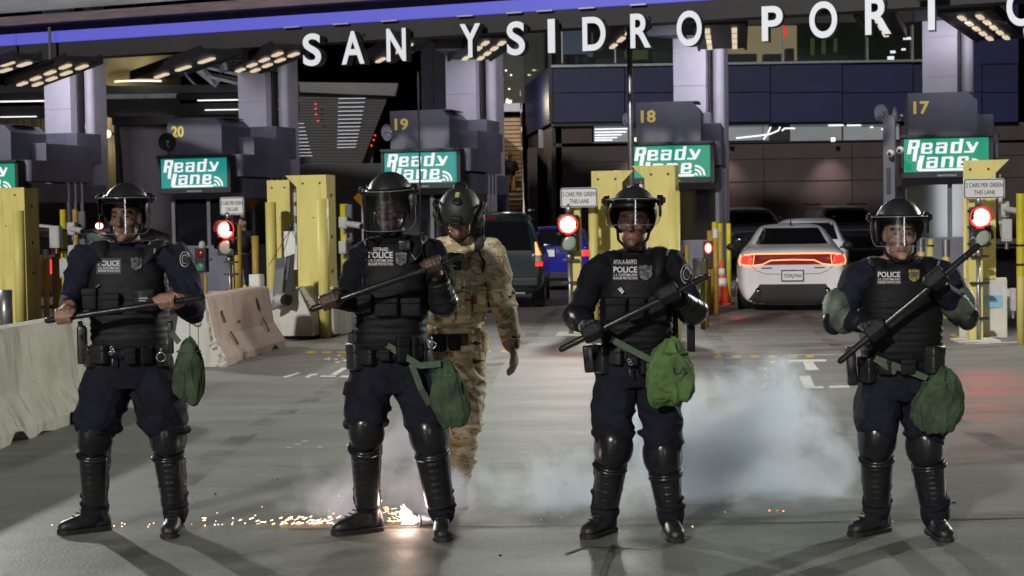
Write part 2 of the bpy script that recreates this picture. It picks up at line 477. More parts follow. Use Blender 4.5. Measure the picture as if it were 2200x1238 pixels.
for (x, y) in [(620, 963), (640, 956), (655, 949), (688, 962)]: gdash(x, y, 12, 1.6, 0)
o = mk("road_markings", bm, [M['paintw'], M['painty']], recalc=False); tag(o, kind="structure")

# ================================================================= pixel boxes for far upright things
def pb(bm, x0, y0, x1, y1, Y, dep, mi=0, bev=0):
    X0, X1 = P(x0, (y0+y1)/2, Y).x, P(x1, (y0+y1)/2, Y).x
    Z0, Z1 = P((x0+x1)/2, y1, Y).z, P((x0+x1)/2, y0, Y).z
    box(bm, X0, X1, Y, Y+dep, Z0, Z1, bev, mi)
    return X0, X1, Z0, Z1
def pz(x, y, Y): return P(x, y, Y).z

# ================================================================= booths
def poly_prism(bm, pts, z0, z1, mi=0):
    prism(bm, pts, lambda x, y: V((x, y, z0)), (0, 0, z1-z0), mi)

def ready_lane(green):
    """LED sign board with its slanted lettering; local x -.79..+.79, z 2.42..3.06, facing -y"""
    bm = BM()
    x0, x1, z0, z1 = -.79, .79, 2.42, 3.06
    box(bm, x0, x1, -.115, -.10, z0, z1, 0, 0)
    def q(u, v): return V((x0+(u-162)/1733*(x1-x0), -.1185, z1-(v-225)/693*(z1-z0)))
    lev = [0]
    def poly(pts, dx=0, dy=0):
        lev[0] += 1
        prism(bm, [(a+dx, b+dy) for a, b in pts], lambda u, v: q(u, v)+V((0, -.0006*(lev[0] % 7), 0)), (0, .004, 0), 1)
    Rp = [[(272, 250), (350, 250), (305, 540), (225, 540)], [(272, 250), (470, 250), (497, 275), (490, 296), (268, 296)],
          [(425, 270), (497, 275), (480, 400), (402, 410)], [(318, 385), (480, 385), (450, 432), (312, 432)],
          [(375, 420), (455, 430), (437, 540), (412, 690), (335, 690), (352, 540)]]
    Ep = [[(530, 335), (612, 312), (582, 540), (510, 520)], [(545, 312), (735, 312), (757, 345), (535, 352)], [(690, 330), (757, 330), (745, 425), (680, 425)],
          [(520, 405), (748, 405), (735, 447), (515, 447)], [(512, 503), (742, 503), (735, 540), (512, 540)], [(700, 462), (757, 478), (745, 520), (685, 510)]]
    Ap = [[(832, 313), (1050, 313), (1060, 345), (832, 352)], [(832, 320), (892, 320), (882, 368), (835, 368)], [(1005, 315), (1060, 325), (1035, 540), (965, 540)],
          [(830, 393), (1040, 393), (1035, 430), (815, 430)], [(815, 412), (892, 412), (880, 540), (812, 540)], [(812, 502), (1040, 502), (1035, 540), (812, 540)]]
    Dp = [[(1312, 245), (1386, 245), (1340, 540), (1265, 540)], [(1150, 310), (1320, 310), (1310, 348), (1135, 348)], [(1138, 325), (1208, 325), (1190, 540), (1112, 535)],
          [(1112, 502), (1340, 502), (1335, 540), (1112, 540)]]
    Yp = [[(1437, 310), (1505, 310), (1600, 470), (1530, 510)], [(1645, 312), (1692, 330), (1590, 525), (1520, 525)], [(1393, 500), (1600, 500), (1575, 535), (1393, 535)]]
    Lp = [[(492, 570), (588, 580), (550, 730), (515, 900), (470, 900), (422, 870), (440, 720)], [(432, 852), (1560, 852), (1535, 902), (465, 902)]]
    Np = [[(945, 610), (1022, 610), (992, 830), (918, 830)], [(945, 608), (1165, 608), (1188, 650), (940, 650)], [(1115, 630), (1188, 640), (1162, 830), (1090, 830)]]
    for p in Rp+Ep+Ap+Dp+Yp+Lp+Np: poly(p)
    for p in Ap: poly(p, -193, 298)
    for p in Ep: poly(p, 735, 298)
    for r in (232, 150, 66):
        t = 44
        pts = [(1558+r*math.sin(a), 886-r*math.cos(a)) for a in [i*math.pi/2/8 for i in range(9)]]
        pts += [(1558+(r-t)*math.sin(a), 886-(r-t)*math.cos(a)) for a in [i*math.pi/2/8 for i in range(8, -1, -1)]]
        poly(pts)
    return bm

def booth(num, loc, teal):
    t = empty("inspection_booth", loc, -R({"17": 11, "18": 9, "19": 14, "20": 16, "21": 16}[num]))
    t["category"] = "booth"; t["group"] = "row of inspection booths"
    # walls and windows of the cabin
    bm = BM()
    box(bm, -.8, .95, .35, 3.7, .15, 1.15, .02); box(bm, -.8, .95, .35, 3.7, 2.18, 2.62, .02)
    for (x, y) in ((-.76, .39), (.91, .39), (-.76, 3.66), (.91, 3.66), (.1, .39), (.91, 2.0)): box(bm, x-.04, x+.04, y-.04, y+.04, 1.15, 2.18)
    mk("cabin_wall", bm, M['grey'], t)
    bm = BM(); box(bm, -.74, .89, .42, 3.62, 1.15, 2.18); mk("window", bm, M['glassdark'], t)
    bm = BM(); box(bm, -1.0, 1.2, -.1, 4.6, .0, .15, .02); mk("kerb", bm, M['conc_pale'], t)
    # number box with a cut corner
    bm = BM()
    prism(bm, [(-.7, 3.14), (.6, 3.14), (.6, 3.78), (.42, 3.95), (-.7, 3.95)], lambda x, z: V((x, .05, z)), (0, 1.5, 0))
    box(bm, -.66, .56, .3, 1.3, 3.95, 3.97)
    nb = mk("number_box", bm, M['greydark'], t)
    bm = BM()
    add_text(bm, num, lambda u, v: V((-.6+u*.30, .046, 3.54+v*.25)), bold=.03)
    mk("number", bm, M['gold'], nb, recalc=False)
    # rounded side canopy, stepped boxes behind
    bm = BM()
    pts = [(.84, .15)] + [(1.02-.1+.1*math.sin(a), .25-.1*math.cos(a)) for a in [i*math.pi/2/5 for i in range(6)]]
    pts += [(1.02, 2.6)] + [(.62+.4*math.cos(a), 2.6+.7*math.sin(a)) for a in [i*math.pi/2/8 for i in range(1, 9)]] + [(.3, 3.3), (.3, .15)]
    poly_prism(bm, pts, 2.66, 3.14)
    mk("side_canopy", bm, M['grey'], t)
    bm = BM(); box(bm, .3, .98, .9, 3.1, 3.14, 3.55, .015); mk("roof_step", bm, M['grey'], t)
    bm = BM(); box(bm, -.62, .70, 2.75, 3.9, 3.14, 3.88, .015); mk("pillar_base", bm, M['grey'], t)
    # LED board
    bm = BM()
    box(bm, -.86, .88, -.09, .3, 2.30, 3.13, .012, 0); box(bm, -.86, .88, -.2, -.092, 3.075, 3.14, .01, 0)
    box(bm, -.86, -.80, -.14, -.092, 2.30, 3.07, .008); box(bm, .80, .88, -.14, -.092, 2.30, 3.07, .008); box(bm, -.80, .80, -.14, -.092, 2.30, 2.405, .008)
    h = mk("screen_housing", bm, M['housing'], t)
    bm = BM(); add_text(bm, "DAKTRONICS", lambda u, v: V((-.16+u*.35, -.143, 2.33+v*.035)), bold=.03); mk("maker_plate", bm, M['boxgrey'], h, recalc=False)
    mk("screen", ready_lane(not teal), [M['screen_teal'] if teal else M['screen_green'], M['screen_white']], t)
    bm = BM()
    for y in (1.9, 2.2, 2.5): cyl(bm, (.92, y, .15), (.92, y, 2.66), .055)
    mk("steel_column", bm, M['brightsteel'], t, smooth=False)
    return t

def on_row(px):
    a = (px-1100)/FPX; Y = 34.8/(1+math.tan(PHI)*a); return V((a*Y, Y, 0))
booths = {}
blab = {'17': "grey booth numbered 17 with green lane screen and dishes on its side", '18': "grey booth numbered 18 with green lane screen behind two yellow posts",
        '19': "grey booth numbered 19 with teal lane screen, next to the stair", '20': "grey booth numbered 20 with teal lane screen above the white signal sign",
        '21': "grey booth at the frame edge, its green screen cut to dy and e"}
for num, px in (('17', 2034), ('18', 1445), ('19', 911), ('20', 427), ('21', -21)):
    b = booth(num, on_row(px), num in ('19', '20'))
    b["label"] = blab[num]; booths[num] = b

# pillars behind each booth
def pillar(bo, lab):
    t = empty("canopy_pillar", bo.location + V((math.sin(PHI)*3.4, math.cos(PHI)*3.4, 0)), -PHI, lab, "pillar", "pale pillars behind the booths")
    bm = BM()
    for z0, z1 in ((0, 3.3), (3.31, 4.5), (4.51, 5.35), (5.36, 7.4)): box(bm, -.56, .16, 0, .55, z0, z1, .012)
    box(bm, -.54, .14, .02, .53, 0, 7.4)
    mk("square_column", bm, M['pale'], t)
    bm = BM(); box(bm, .165, .21, .3, .6, 0, 7.4, .01); mk("dark_post", bm, M['dark'], t)
    bm = BM(); pts = [(.22+.13-.13*math.cos(a), .62-.13*math.sin(a)) for a in [i*math.pi/10 for i in range(11)]] + [(.48, 1.2), (.22, 1.2)]
    poly_prism(bm, pts, 0, 7.4); mk("round_column", bm, M['pale'], t)
    return t
for n, lab in (('17', "pale square pillar rising behind booth 17 against the navy facade"), ('18', "pale square pillar rising behind booth 18, under the letter O"),
               ('19', "pale square pillar behind booth 19 with the letter Y over its top"), ('20', "pale square pillar rising behind booth 20"),
               ('21', "leftmost pale square pillar, behind the booth cut by the frame")):
    pillar(booths[n], lab)

def dish(px, py, Y, r, yaw, lab, dark=False):
    c = P(px, py, Y)
    t = empty("satellite_dish", c, yaw, lab, "satellite dish", "dishes on the booths")
    bm = BM(); rings = []
    for k in range(5):
        a = k/4; rr = r*(.08+.92*a); rings.append([bm.verts.new(V((rr*math.cos(q), .12*r*(1-a*a)*2, rr*math.sin(q)*1.05))) for q in [i*math.pi/10 for i in range(20)]])
    skin(bm, rings, caps=False)
    bmesh.ops.solidify(bm, geom=bm.faces[:], thickness=.012)
    mk("reflector", bm, M['dark'] if dark else M['pale'], t, smooth=True)
    bm = BM(); tube(bm, [(0, .1*r, -.3*r), (0, -.5*r, -.5*r), (0, -.6*r, -.05*r)], .014, 8); ell(bm, (0, -.6*r, 0), (.035, .05, .035))
    tube(bm, [(0, .25*r, 0), (.1, r*.9, -.1)], .025, 8); mk("feed_arm", bm, M['steel'], t)
dish(1893, 243, 32.4, .17, R(25), "round satellite dish left of booth 17, the outer of two")
dish(1923, 250, 32.2, .18, R(62), "satellite dish seen nearly edge-on, against booth 17")
dish(1345, 258, 33.9, .14, R(55), "narrow satellite dish left of booth 18 by the grey pole")
dish(831, 285, 35.4, .17, R(50), "white satellite dish at the left edge of booth 19")
dish(359, 305, 36.9, .19, R(15), "dark round dish at the left edge of booth 20", True)

# cameras and pipe column at the left of booth 17
t = empty("equipment_mast", P(1912, 560, 32.0)*1.0, -PHI, "grey equipment column with recessed panel left of booth 17", "mast")
t.location.z = 0
bm = BM(); box(bm, -.11, .11, -.1, .3, 0, 3.5, .012); mk("column", bm, M['grey'], t)
bm = BM(); box(bm, -.05, .03, -.115, -.101, 2.0, 2.5); mk("recess", bm, M['dark'], t)
for (px, py, lab) in ((1913, 330, "round white camera on the pale mast left of booth 17, outer one"), (1934, 323, "round white camera right beside the green screen of booth 17")):
    c = P(px, py, 31.7); t = empty("security_camera", c, 0, lab, "camera", "cameras by booth 17")
    bm = BM(); ell(bm, (0, 0, 0), (.075, .09, .075)); cyl(bm, (0, 0, 0), (.05, .25, 0), .03); mk("camera_body", bm, M['white'], t, True)
    bm = BM(); ell(bm, (-.03, -.065, -.01), (.035, .03, .035)); mk("lens", bm, M['ink'], t, True)

# tall pole in front of booth 18
c = G(1359, 640); c = P(1359, 600, 31.5); c.z = 0
t = empty("tall_pole", c, 0, "tall plain grey steel pole in front of booth 18", "pole")
bm = BM(); cyl(bm, (0, 0, 0), (0, 0, 6.6), .062, .05, 20); mk("shaft", bm, M['steel'], t, True)
bm = BM(); cyl(bm, (0, 0, 0), (0, 0, .05), .16, seg=20); mk("base_plate", bm, M['steel'], t)
c = P(906, 600, 33.5); c.z = 0
t = empty("thin_pole", c, 0, "thin dark pole crossing the screen of booth 19", "pole")
bm = BM(); cyl(bm, (0, 0, 0), (0, 0, 4.6), .022, .018, 12); mk("shaft", bm, M['dark'], t, True)
bm = BM(); cyl(bm, (0, 0, 0), (0, 0, .04), .09); mk("base_plate", bm, M['dark'], t)

# ================================================================= canopy
def cY(px): return 30.45/(1+.405*(px-1100)/FPX)
def cpt(px, z, back=0):
    a = (px-1100)/FPX; Y = cY(px)
    return V((a*Y+back*.375, Y+back*.927, z))
pxs = [-900, -500, -150, 0, 300, 600, 900, 1200, 1500, 1800, 2200, 2600, 3000]
t = empty("canopy", cpt(1100, 0), 0, "long dark roof canopy over the lanes with a blue light strip along its edge", "canopy")
def band(name, z0, z1, b0, b1, m, par=t, gap=0):
    bm = BM(); rings = []
    for p in pxs:
        rings.append([bm.verts.new(cpt(p, z0, b0)), bm.verts.new(cpt(p, z1, b0)), bm.verts.new(cpt(p, z1, b1)), bm.verts.new(cpt(p, z0, b1))])
    skin(bm, rings)
    return mk(name, bm, m, par, base='w')
band("fascia", 5.03, 5.36, .05, .5, M['fascia'])
band("light_strip", 5.37, 5.585, .0, .15, M['blue_strip'])
band("gutter", 5.59, 5.745, .25, .6, M['dark'])
band("roof_edge", 5.75, 5.93, -.1, .6, M['roofedge'])
bm = BM(); rings = []
for k in range(7):
    b = .3+k*1.3; rings.append([bm.verts.new(cpt(p, 5.94+.42*b - (.15*math.sin(i*1.3))*min(1, k), b)) for i, p in enumerate(pxs)])
skin(bm, rings, caps=False, closed=False); bmesh.ops.solidify(bm, geom=bm.faces[:], thickness=.06)
mk("membrane_roof", bm, M['membrane'], t, True, base='w')
bm = BM(); rings = [[bm.verts.new(cpt(p, z, b)) for p in pxs] for b, z in ((.5, 5.05), (4, 5.75), (9, 6.75), (13, 7.4))]
skin(bm, rings, caps=False, closed=False); bmesh.ops.solidify(bm, geom=bm.faces[:], thickness=.05); mk("soffit", bm, M['fascia'], t, base='w')
# short bright joints under the light strip
bm = BM()
for p in (640, 745, 848, 1010, 1115, 1180, 1270, 1380): obox(bm, cpt(p-17, 5.355, -.02), cpt(p+17, 5.355, -.02), .05, .022)
mk("drip_trim", bm, M['brightsteel'], t, base='w')
# cantilever beams reaching forward from the pillars
for n, (px, py0, py1, w) in {'19': (980, 72, 100, .9), '18': (1418, 42, 76, .9), '17': (2015, 10, 42, 1.0), '20': (545, 96, 126, .9)}.items():
    a = booths[n].location; c0 = V((a.x+.9, a.y+3.5, 0)); f = P(px, (py0+py1)/2, 33.5)
    bm = BM(); obox(bm, f, V((c0.x, c0.y, f.z+.35)), w, .34, bev=.02); mk("cantilever_beam", bm, M['greydark'], t, base='w')

# sign letters standing off the canopy edge
LET = [("S", 650, 690, 72, 142), ("A", 733, 783, 67, 138), ("N", 830, 872, 61, 132), ("Y", 988, 1032, 51, 124), ("S", 1089, 1127, 46, 119), ("I", 1177, 1192, 41, 114),
       ("D", 1252, 1300, 36, 109), ("R", 1355, 1397, 29, 103), ("O", 1455, 1506, 23, 99), ("P", 1638, 1680, 13, 88), ("O", 1741, 1796, 3, 82), ("R", 1861, 1912, -8, 74),
       ("T", 1972, 2030, -18, 65), ("O", 2166, 2224, -28, 56)]
lname = ["letter S opening the word SAN", "letter A in the word SAN", "letter N closing the word SAN", "letter Y that opens the second word", "letter S right after the Y",
         "letter I, a single upright bar left of the D", "letter D between the I and an R", "letter R directly above the tall grey pole", "letter O closing the second word",
         "letter P that opens the word PORT", "letter O between P and R", "letter R before the T", "letter T cut by the photo's top edge",
         "round letter cut by the right frame edge"]
M['lside'] = mat('letter_return', S(96, 96, 92), .5)
for (ch, x0, x1, y0, y1), lab in zip(LET, lname):
    xm = (x0+x1)/2; Y = cY(xm)-.35
    z0, z1 = P(xm, y1, Y).z, P(xm, y0, Y).z; w = (x1-x0)/FPX*Y/math.cos(R(22))
    c = P(xm, (y0+y1)/2, Y)
    t2 = empty("sign_letter", (c.x, c.y, z0), -R(20), "white lit " + lab + " on the canopy edge", "letter", "letters on the canopy edge")
    kw = dict(bold=.022)
    fn = lambda u, v: V(((u-.5)*w, 0, v*(z1-z0)))
    bm = BM(); add_text(bm, ch, fn, **kw)
    fr = bm.faces[:]; q = bmesh.ops.extrude_face_region(bm, geom=fr)
    bmesh.ops.translate(bm, vec=(0, .24, 0), verts=[e for e in q['geom'] if isinstance(e, bmesh.types.BMVert)])
    bmesh.ops.translate(bm, vec=(0, .004, 0), verts=bm.verts[:])
    bd = mk("letter_body", bm, M['lside'], t2)
    bm = BM(); add_text(bm, ch, fn, **kw); mk("letter_face", bm, M['letter'], t2, recalc=False)
    bm = BM()
    for k in (-.2, .2): obox(bm, (k*w, .2, (z1-z0)*.93), (k*w, .5, 5.15-z0 if z1 < 5.3 else (z1-z0)*.93), .02, .02)
    mk("bracket", bm, M['dark'], t2)

# rows of lamp panels under the canopy
def light_bar(far, near, wid, nl, lab, rows=2, Yf=36, Yn=32, rowoff=.32, lampmat='warm_lamp', tilt=0):
    a, b = P(*far, Yf), P(*near, Yn)
    t = empty("floodlight_bar", (a+b)/2, 0, lab, "floodlight", "floodlight bars under the canopy")
    d = (b-a).normalized(); s = d.cross(V((0, 0, 1))).normalized(); u = s.cross(d)
    bm = BM(); obox(bm, a-d*.15, b+d*.15, wid, .1, bev=.015); 
    obox(bm, (a+b)/2+V((0, 0, .0)), (a+b)/2+V((0, 0, .9)), .05, .05)
    for k in (-.5, .5): obox(bm, a-d*.15+s*wid*k, b+d*.15+s*wid*k, .05, .18)
    mk("housing", bm, M['dark'], t, base='w')
    for r in range(rows):
        off = s*((r-(rows-1)/2)*rowoff)
        for k in range(nl):
            c = a.lerp(b, (k+.5)/nl)+off-u*.085
            bm = BM(); L = (b-a).length/nl*.27
            box(bm, -.05, .05, -L, L, -.02, .02, .006, 0, frame(c, s, d, u))
            mk("lamp", bm, M[lampmat], t, base='w')
light_bar((50, 178), (175, 128), .7, 4, "floodlight bar in front of the leftmost pale pillar")
light_bar((-60, 160), (55, 122), .5, 3, "floodlight bar cut by the left frame edge")
light_bar((325, 162), (470, 112), .8, 3, "dim floodlight bar left of booth 20's pillar", 1)
light_bar((520, 148), (628, 102), .85, 4, "double floodlight bar over booth 20's pillar, beside the first S")
light_bar((805, 128), (890, 82), .7, 3, "floodlight bar behind the letter N", 1)
light_bar((1010, 122), (1068, 78), .9, 4, "double floodlight bar behind the letter Y")
light_bar((1310, 98), (1362, 52), .6, 3, "floodlight bar behind the letter R above the grey pole", 1)
light_bar((1552, 98), (1548, 50), .95, 4, "double floodlight bar right of the second word, seen end-on", 2, 34.5, 31, .5)
light_bar((1906, 72), (1880, 26), .7, 3, "floodlight bar behind the R of PORT", 1, 34, 31)
light_bar((2150, 78), (2078, 22), .95, 5, "double floodlight bar at right between T and the cut letter", 2, 34, 30)
# ================================================================= building at right
Yb = 55
t = empty("office_building", (P(1560, 480, Yb).x, Yb, 0), 0, "navy panelled office building with a lit window band above a dark brown wall", "building")
def bpart(name, rects, m, dep, Y=Yb, par=t, bev=0):
    bm = BM()
    for r in rects: pb(bm, *r, Y, dep, 0, bev)
    return mk(name, bm, m, par, base='w')
xs = [1186, 1342, 1500, 1655, 1810, 1962, 2110, 2188]
bpart("navy_panel", [(a+1, y0, b-1, y1) for a, b in zip(xs, xs[1:]) for y0, y1 in ((139, 198), (200, 262))], M['navy'], .4)
bpart("navy_panel", [(2075, -60, 2188, 137)], M['navy'], .4)
bpart("panel_backing", [(1186, 137, 2188, 264)], M['ink'], .3, Yb+.11)
bpart("sill", [(1184, 133, 2075, 138)], M['steel'], .3, Yb-.1)
bpart("lower_wall", [(1186, 308, 2260, 520), (1186, 264, 1272, 308), (1936, 264, 2260, 308), (1362, 264, 1548, 308)], M['brownwall'], .5, Yb+.3)
bpart("wall_joint", [(1186, 340, 2200, 341.4), (1186, 388, 2200, 389.4), (1640, 308, 1641.5, 500), (1830, 308, 1831.5, 500)], M['ink'], .05, Yb+.27)
bpart("upper_wall", [(1186, -80, 2075, 52)], M['fascia'], .3, Yb+.4)
# receding left side wall
a0, a1 = P(1186, 200, Yb), P(1128, 200, Yb+9)
bm = BM()
for za, zb in ((pz(1186, 262, Yb), pz(1186, 139, Yb)),):
    prism(bm, [(0, 0), (1, 0), (1, 1), (0, 1)], lambda u, v: V((a0.x+(a1.x-a0.x)*u, Yb+.02+9*u, za+(zb-za)*v)), (.2, 0, 0))
mk("navy_side_panel", bm, M['navy'], t, base='w')
bm = BM(); zb = pz(1186, 264, Yb)
prism(bm, [(0, 0), (1, 0), (1, 1), (0, 1)], lambda u, v: V((a0.x+.1+(a1.x-a0.x)*u, Yb+.3+9*u, zb*v)), (.2, 0, 0)); mk("side_wall", bm, M['brownwall'], t, base='w')
bm = BM(); zt = pz(1186, 60, Yb)
prism(bm, [(0, 0), (1, 0), (1, 1), (0, 1)], lambda u, v: V((a0.x+(a1.x-a0.x)*u, Yb+.1+9*u, pz(1186, 139, Yb)+(zt+2-pz(1186, 139, Yb))*v)), (.15, 0, 0)); mk("side_glazing", bm, M['glassdark'], t, base='w')
bpart("corner_post", [(1178, 30, 1186, 262)], M['dark'], .3, Yb-.05)
# lit rooms behind the window band
M['room_tan'] = mat('lit_slatted_wall', S(200, 180, 140), .6, S(176, 156, 118), 1, stretch=(.2, .2, 40), emit=S(214, 192, 146), estr=.42, contrast=(.45, .55))
M['room_blue'] = mat('lit_partition', S(130, 140, 160), .6, emit=S(120, 132, 156), estr=.32)
M['room_dark'] = mat('dim_room_wall', S(50, 52, 44), .7, S(30, 32, 28), 1, emit=S(44, 48, 36), estr=.30)
M['room_green'] = mat('lit_green_wall', S(120, 126, 80), .7, emit=S(116, 122, 76), estr=.3)
bpart("room_back_wall", [(1186, 50, 2075, 136)], M['room_dark'], .1, Yb+3.0)
bpart("slatted_room_wall", [(1556, 56, 1712, 132)], M['room_tan'], .1, Yb+2.8)
bpart("partition", [(1210, 60, 1262, 116), (1262, 70, 1274, 122)], M['room_blue'], .1, Yb+2.8)
bpart("room_lit_recess", [(1342, 108, 1392, 128), (1742, 82, 1750, 120), (1766, 86, 1774, 116), (1792, 82, 1799, 112)], M['room_green'], .1, Yb+2.7)
bpart("desk", [(1218, 122, 1262, 136), (1280, 126, 1345, 136), (1560, 116, 1626, 136), (1642, 116, 1682, 136), (1690, 104, 1706, 136), (1720, 118, 1862, 136), (1402, 110, 1440, 136)], M['ink'], .5, Yb+1.6)
bpart("room_light", [(1942, 80, 1958, 85), (1914, 109, 1924, 114), (1938, 104, 1946, 108), (1908, 121, 1921, 130), (1938, 129, 1943, 131)], M['tube'], .1, Yb+1.2)
bpart("red_exit_lamp", [(1684, 56, 1690, 78)], M['tail_red'], .1, Yb+1.2)
bpart("mullion", [(1206, 54, 1209, 136), (1320, 54, 1323, 136), (1446, 54, 1450, 136), (1680, 54, 1684, 136), (1863, 54, 1865.5, 136), (1960, 54, 1963, 136)], M['steel'], .15, Yb)
def glass_mat(name, tint=(1, 1, 1), rough=.02, k=.12):
    m = bpy.data.materials.new(name); m.use_nodes = True; nt = m.node_tree; N, L = nt.nodes, nt.links
    N.remove(N["Principled BSDF"]); out = N["Material Output"]
    tr = N.new("ShaderNodeBsdfTransparent"); tr.inputs["Color"].default_value = (*tint, 1)
    gl = N.new("ShaderNodeBsdfGlossy"); gl.inputs["Roughness"].default_value = rough
    lw = N.new("ShaderNodeFresnel"); lw.inputs["IOR"].default_value = 1.45
    ad = N.new("ShaderNodeMath"); ad.operation = 'MULTIPLY_ADD'; ad.inputs[1].default_value = 1.0; ad.inputs[2].default_value = k-.04
    L.new(lw.outputs[0], ad.inputs[0]); mx = N.new("ShaderNodeMixShader"); L.new(ad.outputs[0], mx.inputs[0]); L.new(tr.outputs[0], mx.inputs[1]); L.new(gl.outputs[0], mx.inputs[2])
    L.new(mx.outputs[0], out.inputs["Surface"]); return m
M['pane'] = glass_mat('window_pane', (.86, .9, .9))
bpart("window_pane", [(1188, 54, 2075, 134)], M['pane'], .02, Yb+.16)
# frosted strip windows
M['frost'] = mat('frosted_lit_glass', S(130, 134, 138), .5, S(106, 110, 112), .6, emit=S(150, 156, 158), estr=.24)
bpart("strip_window", [(1276, 266, 1359, 305), (1552, 267, 1638, 302), (1640, 267, 1652, 302), (1698, 267, 1808, 302), (1812, 267, 1932, 302)], M['frost'], .1, Yb+.34)
bpart("strip_window_gap", [(1652, 267, 1698, 302), (1808, 267, 1812, 302)], M['ink'], .1, Yb+.36)
bm = BM()
for k, y in enumerate((276, 283, 289, 295, 300)): pb(bm, 1278, y, 1356-k*10, y+2.2, Yb+.3, .02)
for pts in ([(1582, 297), (1620, 293), (1652, 289), (1672, 281), (1676, 273)], [(1640, 300), (1650, 287), (1656, 273)], [(1680, 281), (1686, 276), (1708, 276)]):
    for a, b in zip(pts, pts[1:]): obox(bm, P(*a, Yb+.3), P(*b, Yb+.3), .02, .045)
for (x0, x1, y) in ((1870, 1876, 272), (1894, 1912, 276), (1780, 1812, 268), (1820, 1850, 268)): pb(bm, x0, y, x1, y+3, Yb+.3, .02)
mk("light_tube", bm, M['tube'], t, base='w')
bpart("strip_frame", [(1272, 263, 1362, 266), (1272, 305, 1362, 308), (1548, 263, 1936, 266.5), (1548, 302.5, 1936, 305)], M['dark'], .1, Yb+.2)
bpart("vent_panel", [(1157, 278, 1173, 318)], M['grey'], .1, Yb+4)
# wall washers under the soffit
for px in (1368, 1560, 1790):
    bm = BM(); c = P(px, 304, Yb-.35); cyl(bm, c, c+V((0, 0, .12)), .07); mk("wall_washer", bm, M['tubewarm'], t, base='w')
    ld = bpy.data.lights.new("wall_washer_light", 'SPOT'); ld.energy = 210; ld.color = (1, .72, .66); ld.spot_size = R(75); ld.spot_blend = 1; ld.shadow_soft_size = .1
    lo = bpy.data.objects.new("wall_washer_light", ld); COL.objects.link(lo); lo.location = c+V((0, -.25, -.1)); lo.rotation_euler = V((0, .55, -1)).to_track_quat('-Z', 'Y').to_euler()

# ================================================================= stair
M['stair'] = mat('stair_riser', S(190, 156, 118), .7, S(160, 128, 98), 3)
t = empty("outdoor_stair", (P(1092, 470, 58).x, 57, 0), 0, "narrow stair with lit risers climbing between booth 19 and the navy building", "stair")
bm = BM(); xs0, xs1 = P(1066, 400, 60).x, P(1122, 400, 60).x
for k in range(28):
    z = .9+k*.17; y = 57+k*.28
    box(bm, xs0, xs1, y, y+.30, z-.17, z-.03, 0, 0); box(bm, xs0, xs1, y-.03, y+.28, z-.03, z, 0, 1)
box(bm, xs0, xs1, 56.6, 57, 0, .73, 0, 0)
mk("steps", bm, [M['stair'], M['dark']], t, base='w')
bm = BM(); obox(bm, (xs1+.02, 56.8, 1.7), (xs1+.02, 65, 6.4), .05, .05); obox(bm, (xs1+.02, 56.8, 1.3), (xs1+.02, 65, 6.0), .03, .03)
for k in range(7): obox(bm, (xs1+.02, 57+k*1.3, .9+k*.78), (xs1+.02, 57+k*1.3, 1.85+k*.78), .03, .03)
mk("handrail", bm, M['steel'], t, base='w')
bm = BM(); box(bm, xs0-.3, xs0-.02, 56.6, 65.2, 0, 5.0); box(bm, xs1+.2, xs1+.5, 57, 65.2, 0, 4.0); mk("side_wall", bm, M['brownwall'], t, base='w')
ld = bpy.data.lights.new("stair_light", 'POINT'); ld.energy = 260; ld.color = (1, .84, .64); ld.shadow_soft_size = .15
lo = bpy.data.objects.new("stair_light", ld); COL.objects.link(lo); lo.location = (xs0+.5, 58.2, 5.6)
bm = BM(); box(bm, xs0+.4, xs0+.6, 58.1, 58.3, 5.62, 5.7); mk("stair_lamp", bm, M['tubewarm'], t, base='w')
t = empty("lit_lobby", (P(1092, 100, 66).x, 66, 0), 0, "dim olive lit lobby wall above the top of the stair", "building")
bm = BM(); pb(bm, 1062, 20, 1126, 222, 66, .3); mk("lobby_wall", bm, M['room_dark'], t, base='w')
bm = BM(); pb(bm, 1062, 222, 1122, 240, 65.5, .4); mk("landing", bm, M['pale'], t, base='w')
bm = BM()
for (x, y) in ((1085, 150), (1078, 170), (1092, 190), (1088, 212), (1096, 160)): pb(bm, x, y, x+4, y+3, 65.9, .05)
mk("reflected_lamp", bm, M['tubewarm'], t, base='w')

# ================================================================= structures at the left, behind the booths
def far_thing(name, lab, cat, parts, Y):
    xs_ = [r[0] for p in parts for r in p[1]]; c = P(sum(xs_)/len(xs_), 460, Y); c.z = 0
    t = empty(name, c, 0, lab, cat)
    for (pn, rects, m, dep, dy) in parts:
        bm = BM()
        for r in rects: pb(bm, *r, Y+dy, dep)
        mk(pn, bm, M[m], t, base='w')
    return t
M['beamgrey'] = mat('beam_grey', S(92, 94, 96), .5, S(78, 80, 82), 1)
M['beamdark'] = mat('beam_dark', S(46, 42, 42), .6, S(38, 34, 34), 1)
M['corrug'] = mat('corrugated_wall', S(128, 116, 84), .6, S(60, 54, 40), 1, stretch=(26, 1, .3), contrast=(.4, .6))
M['drum'] = mat('olive_drum', S(136, 124, 84), .7, S(104, 94, 62), 1)
M['glassy'] = mat('lit_glazing', S(160, 166, 170), .3, S(70, 76, 78), 2.5, emit=S(150, 156, 160), estr=.20)
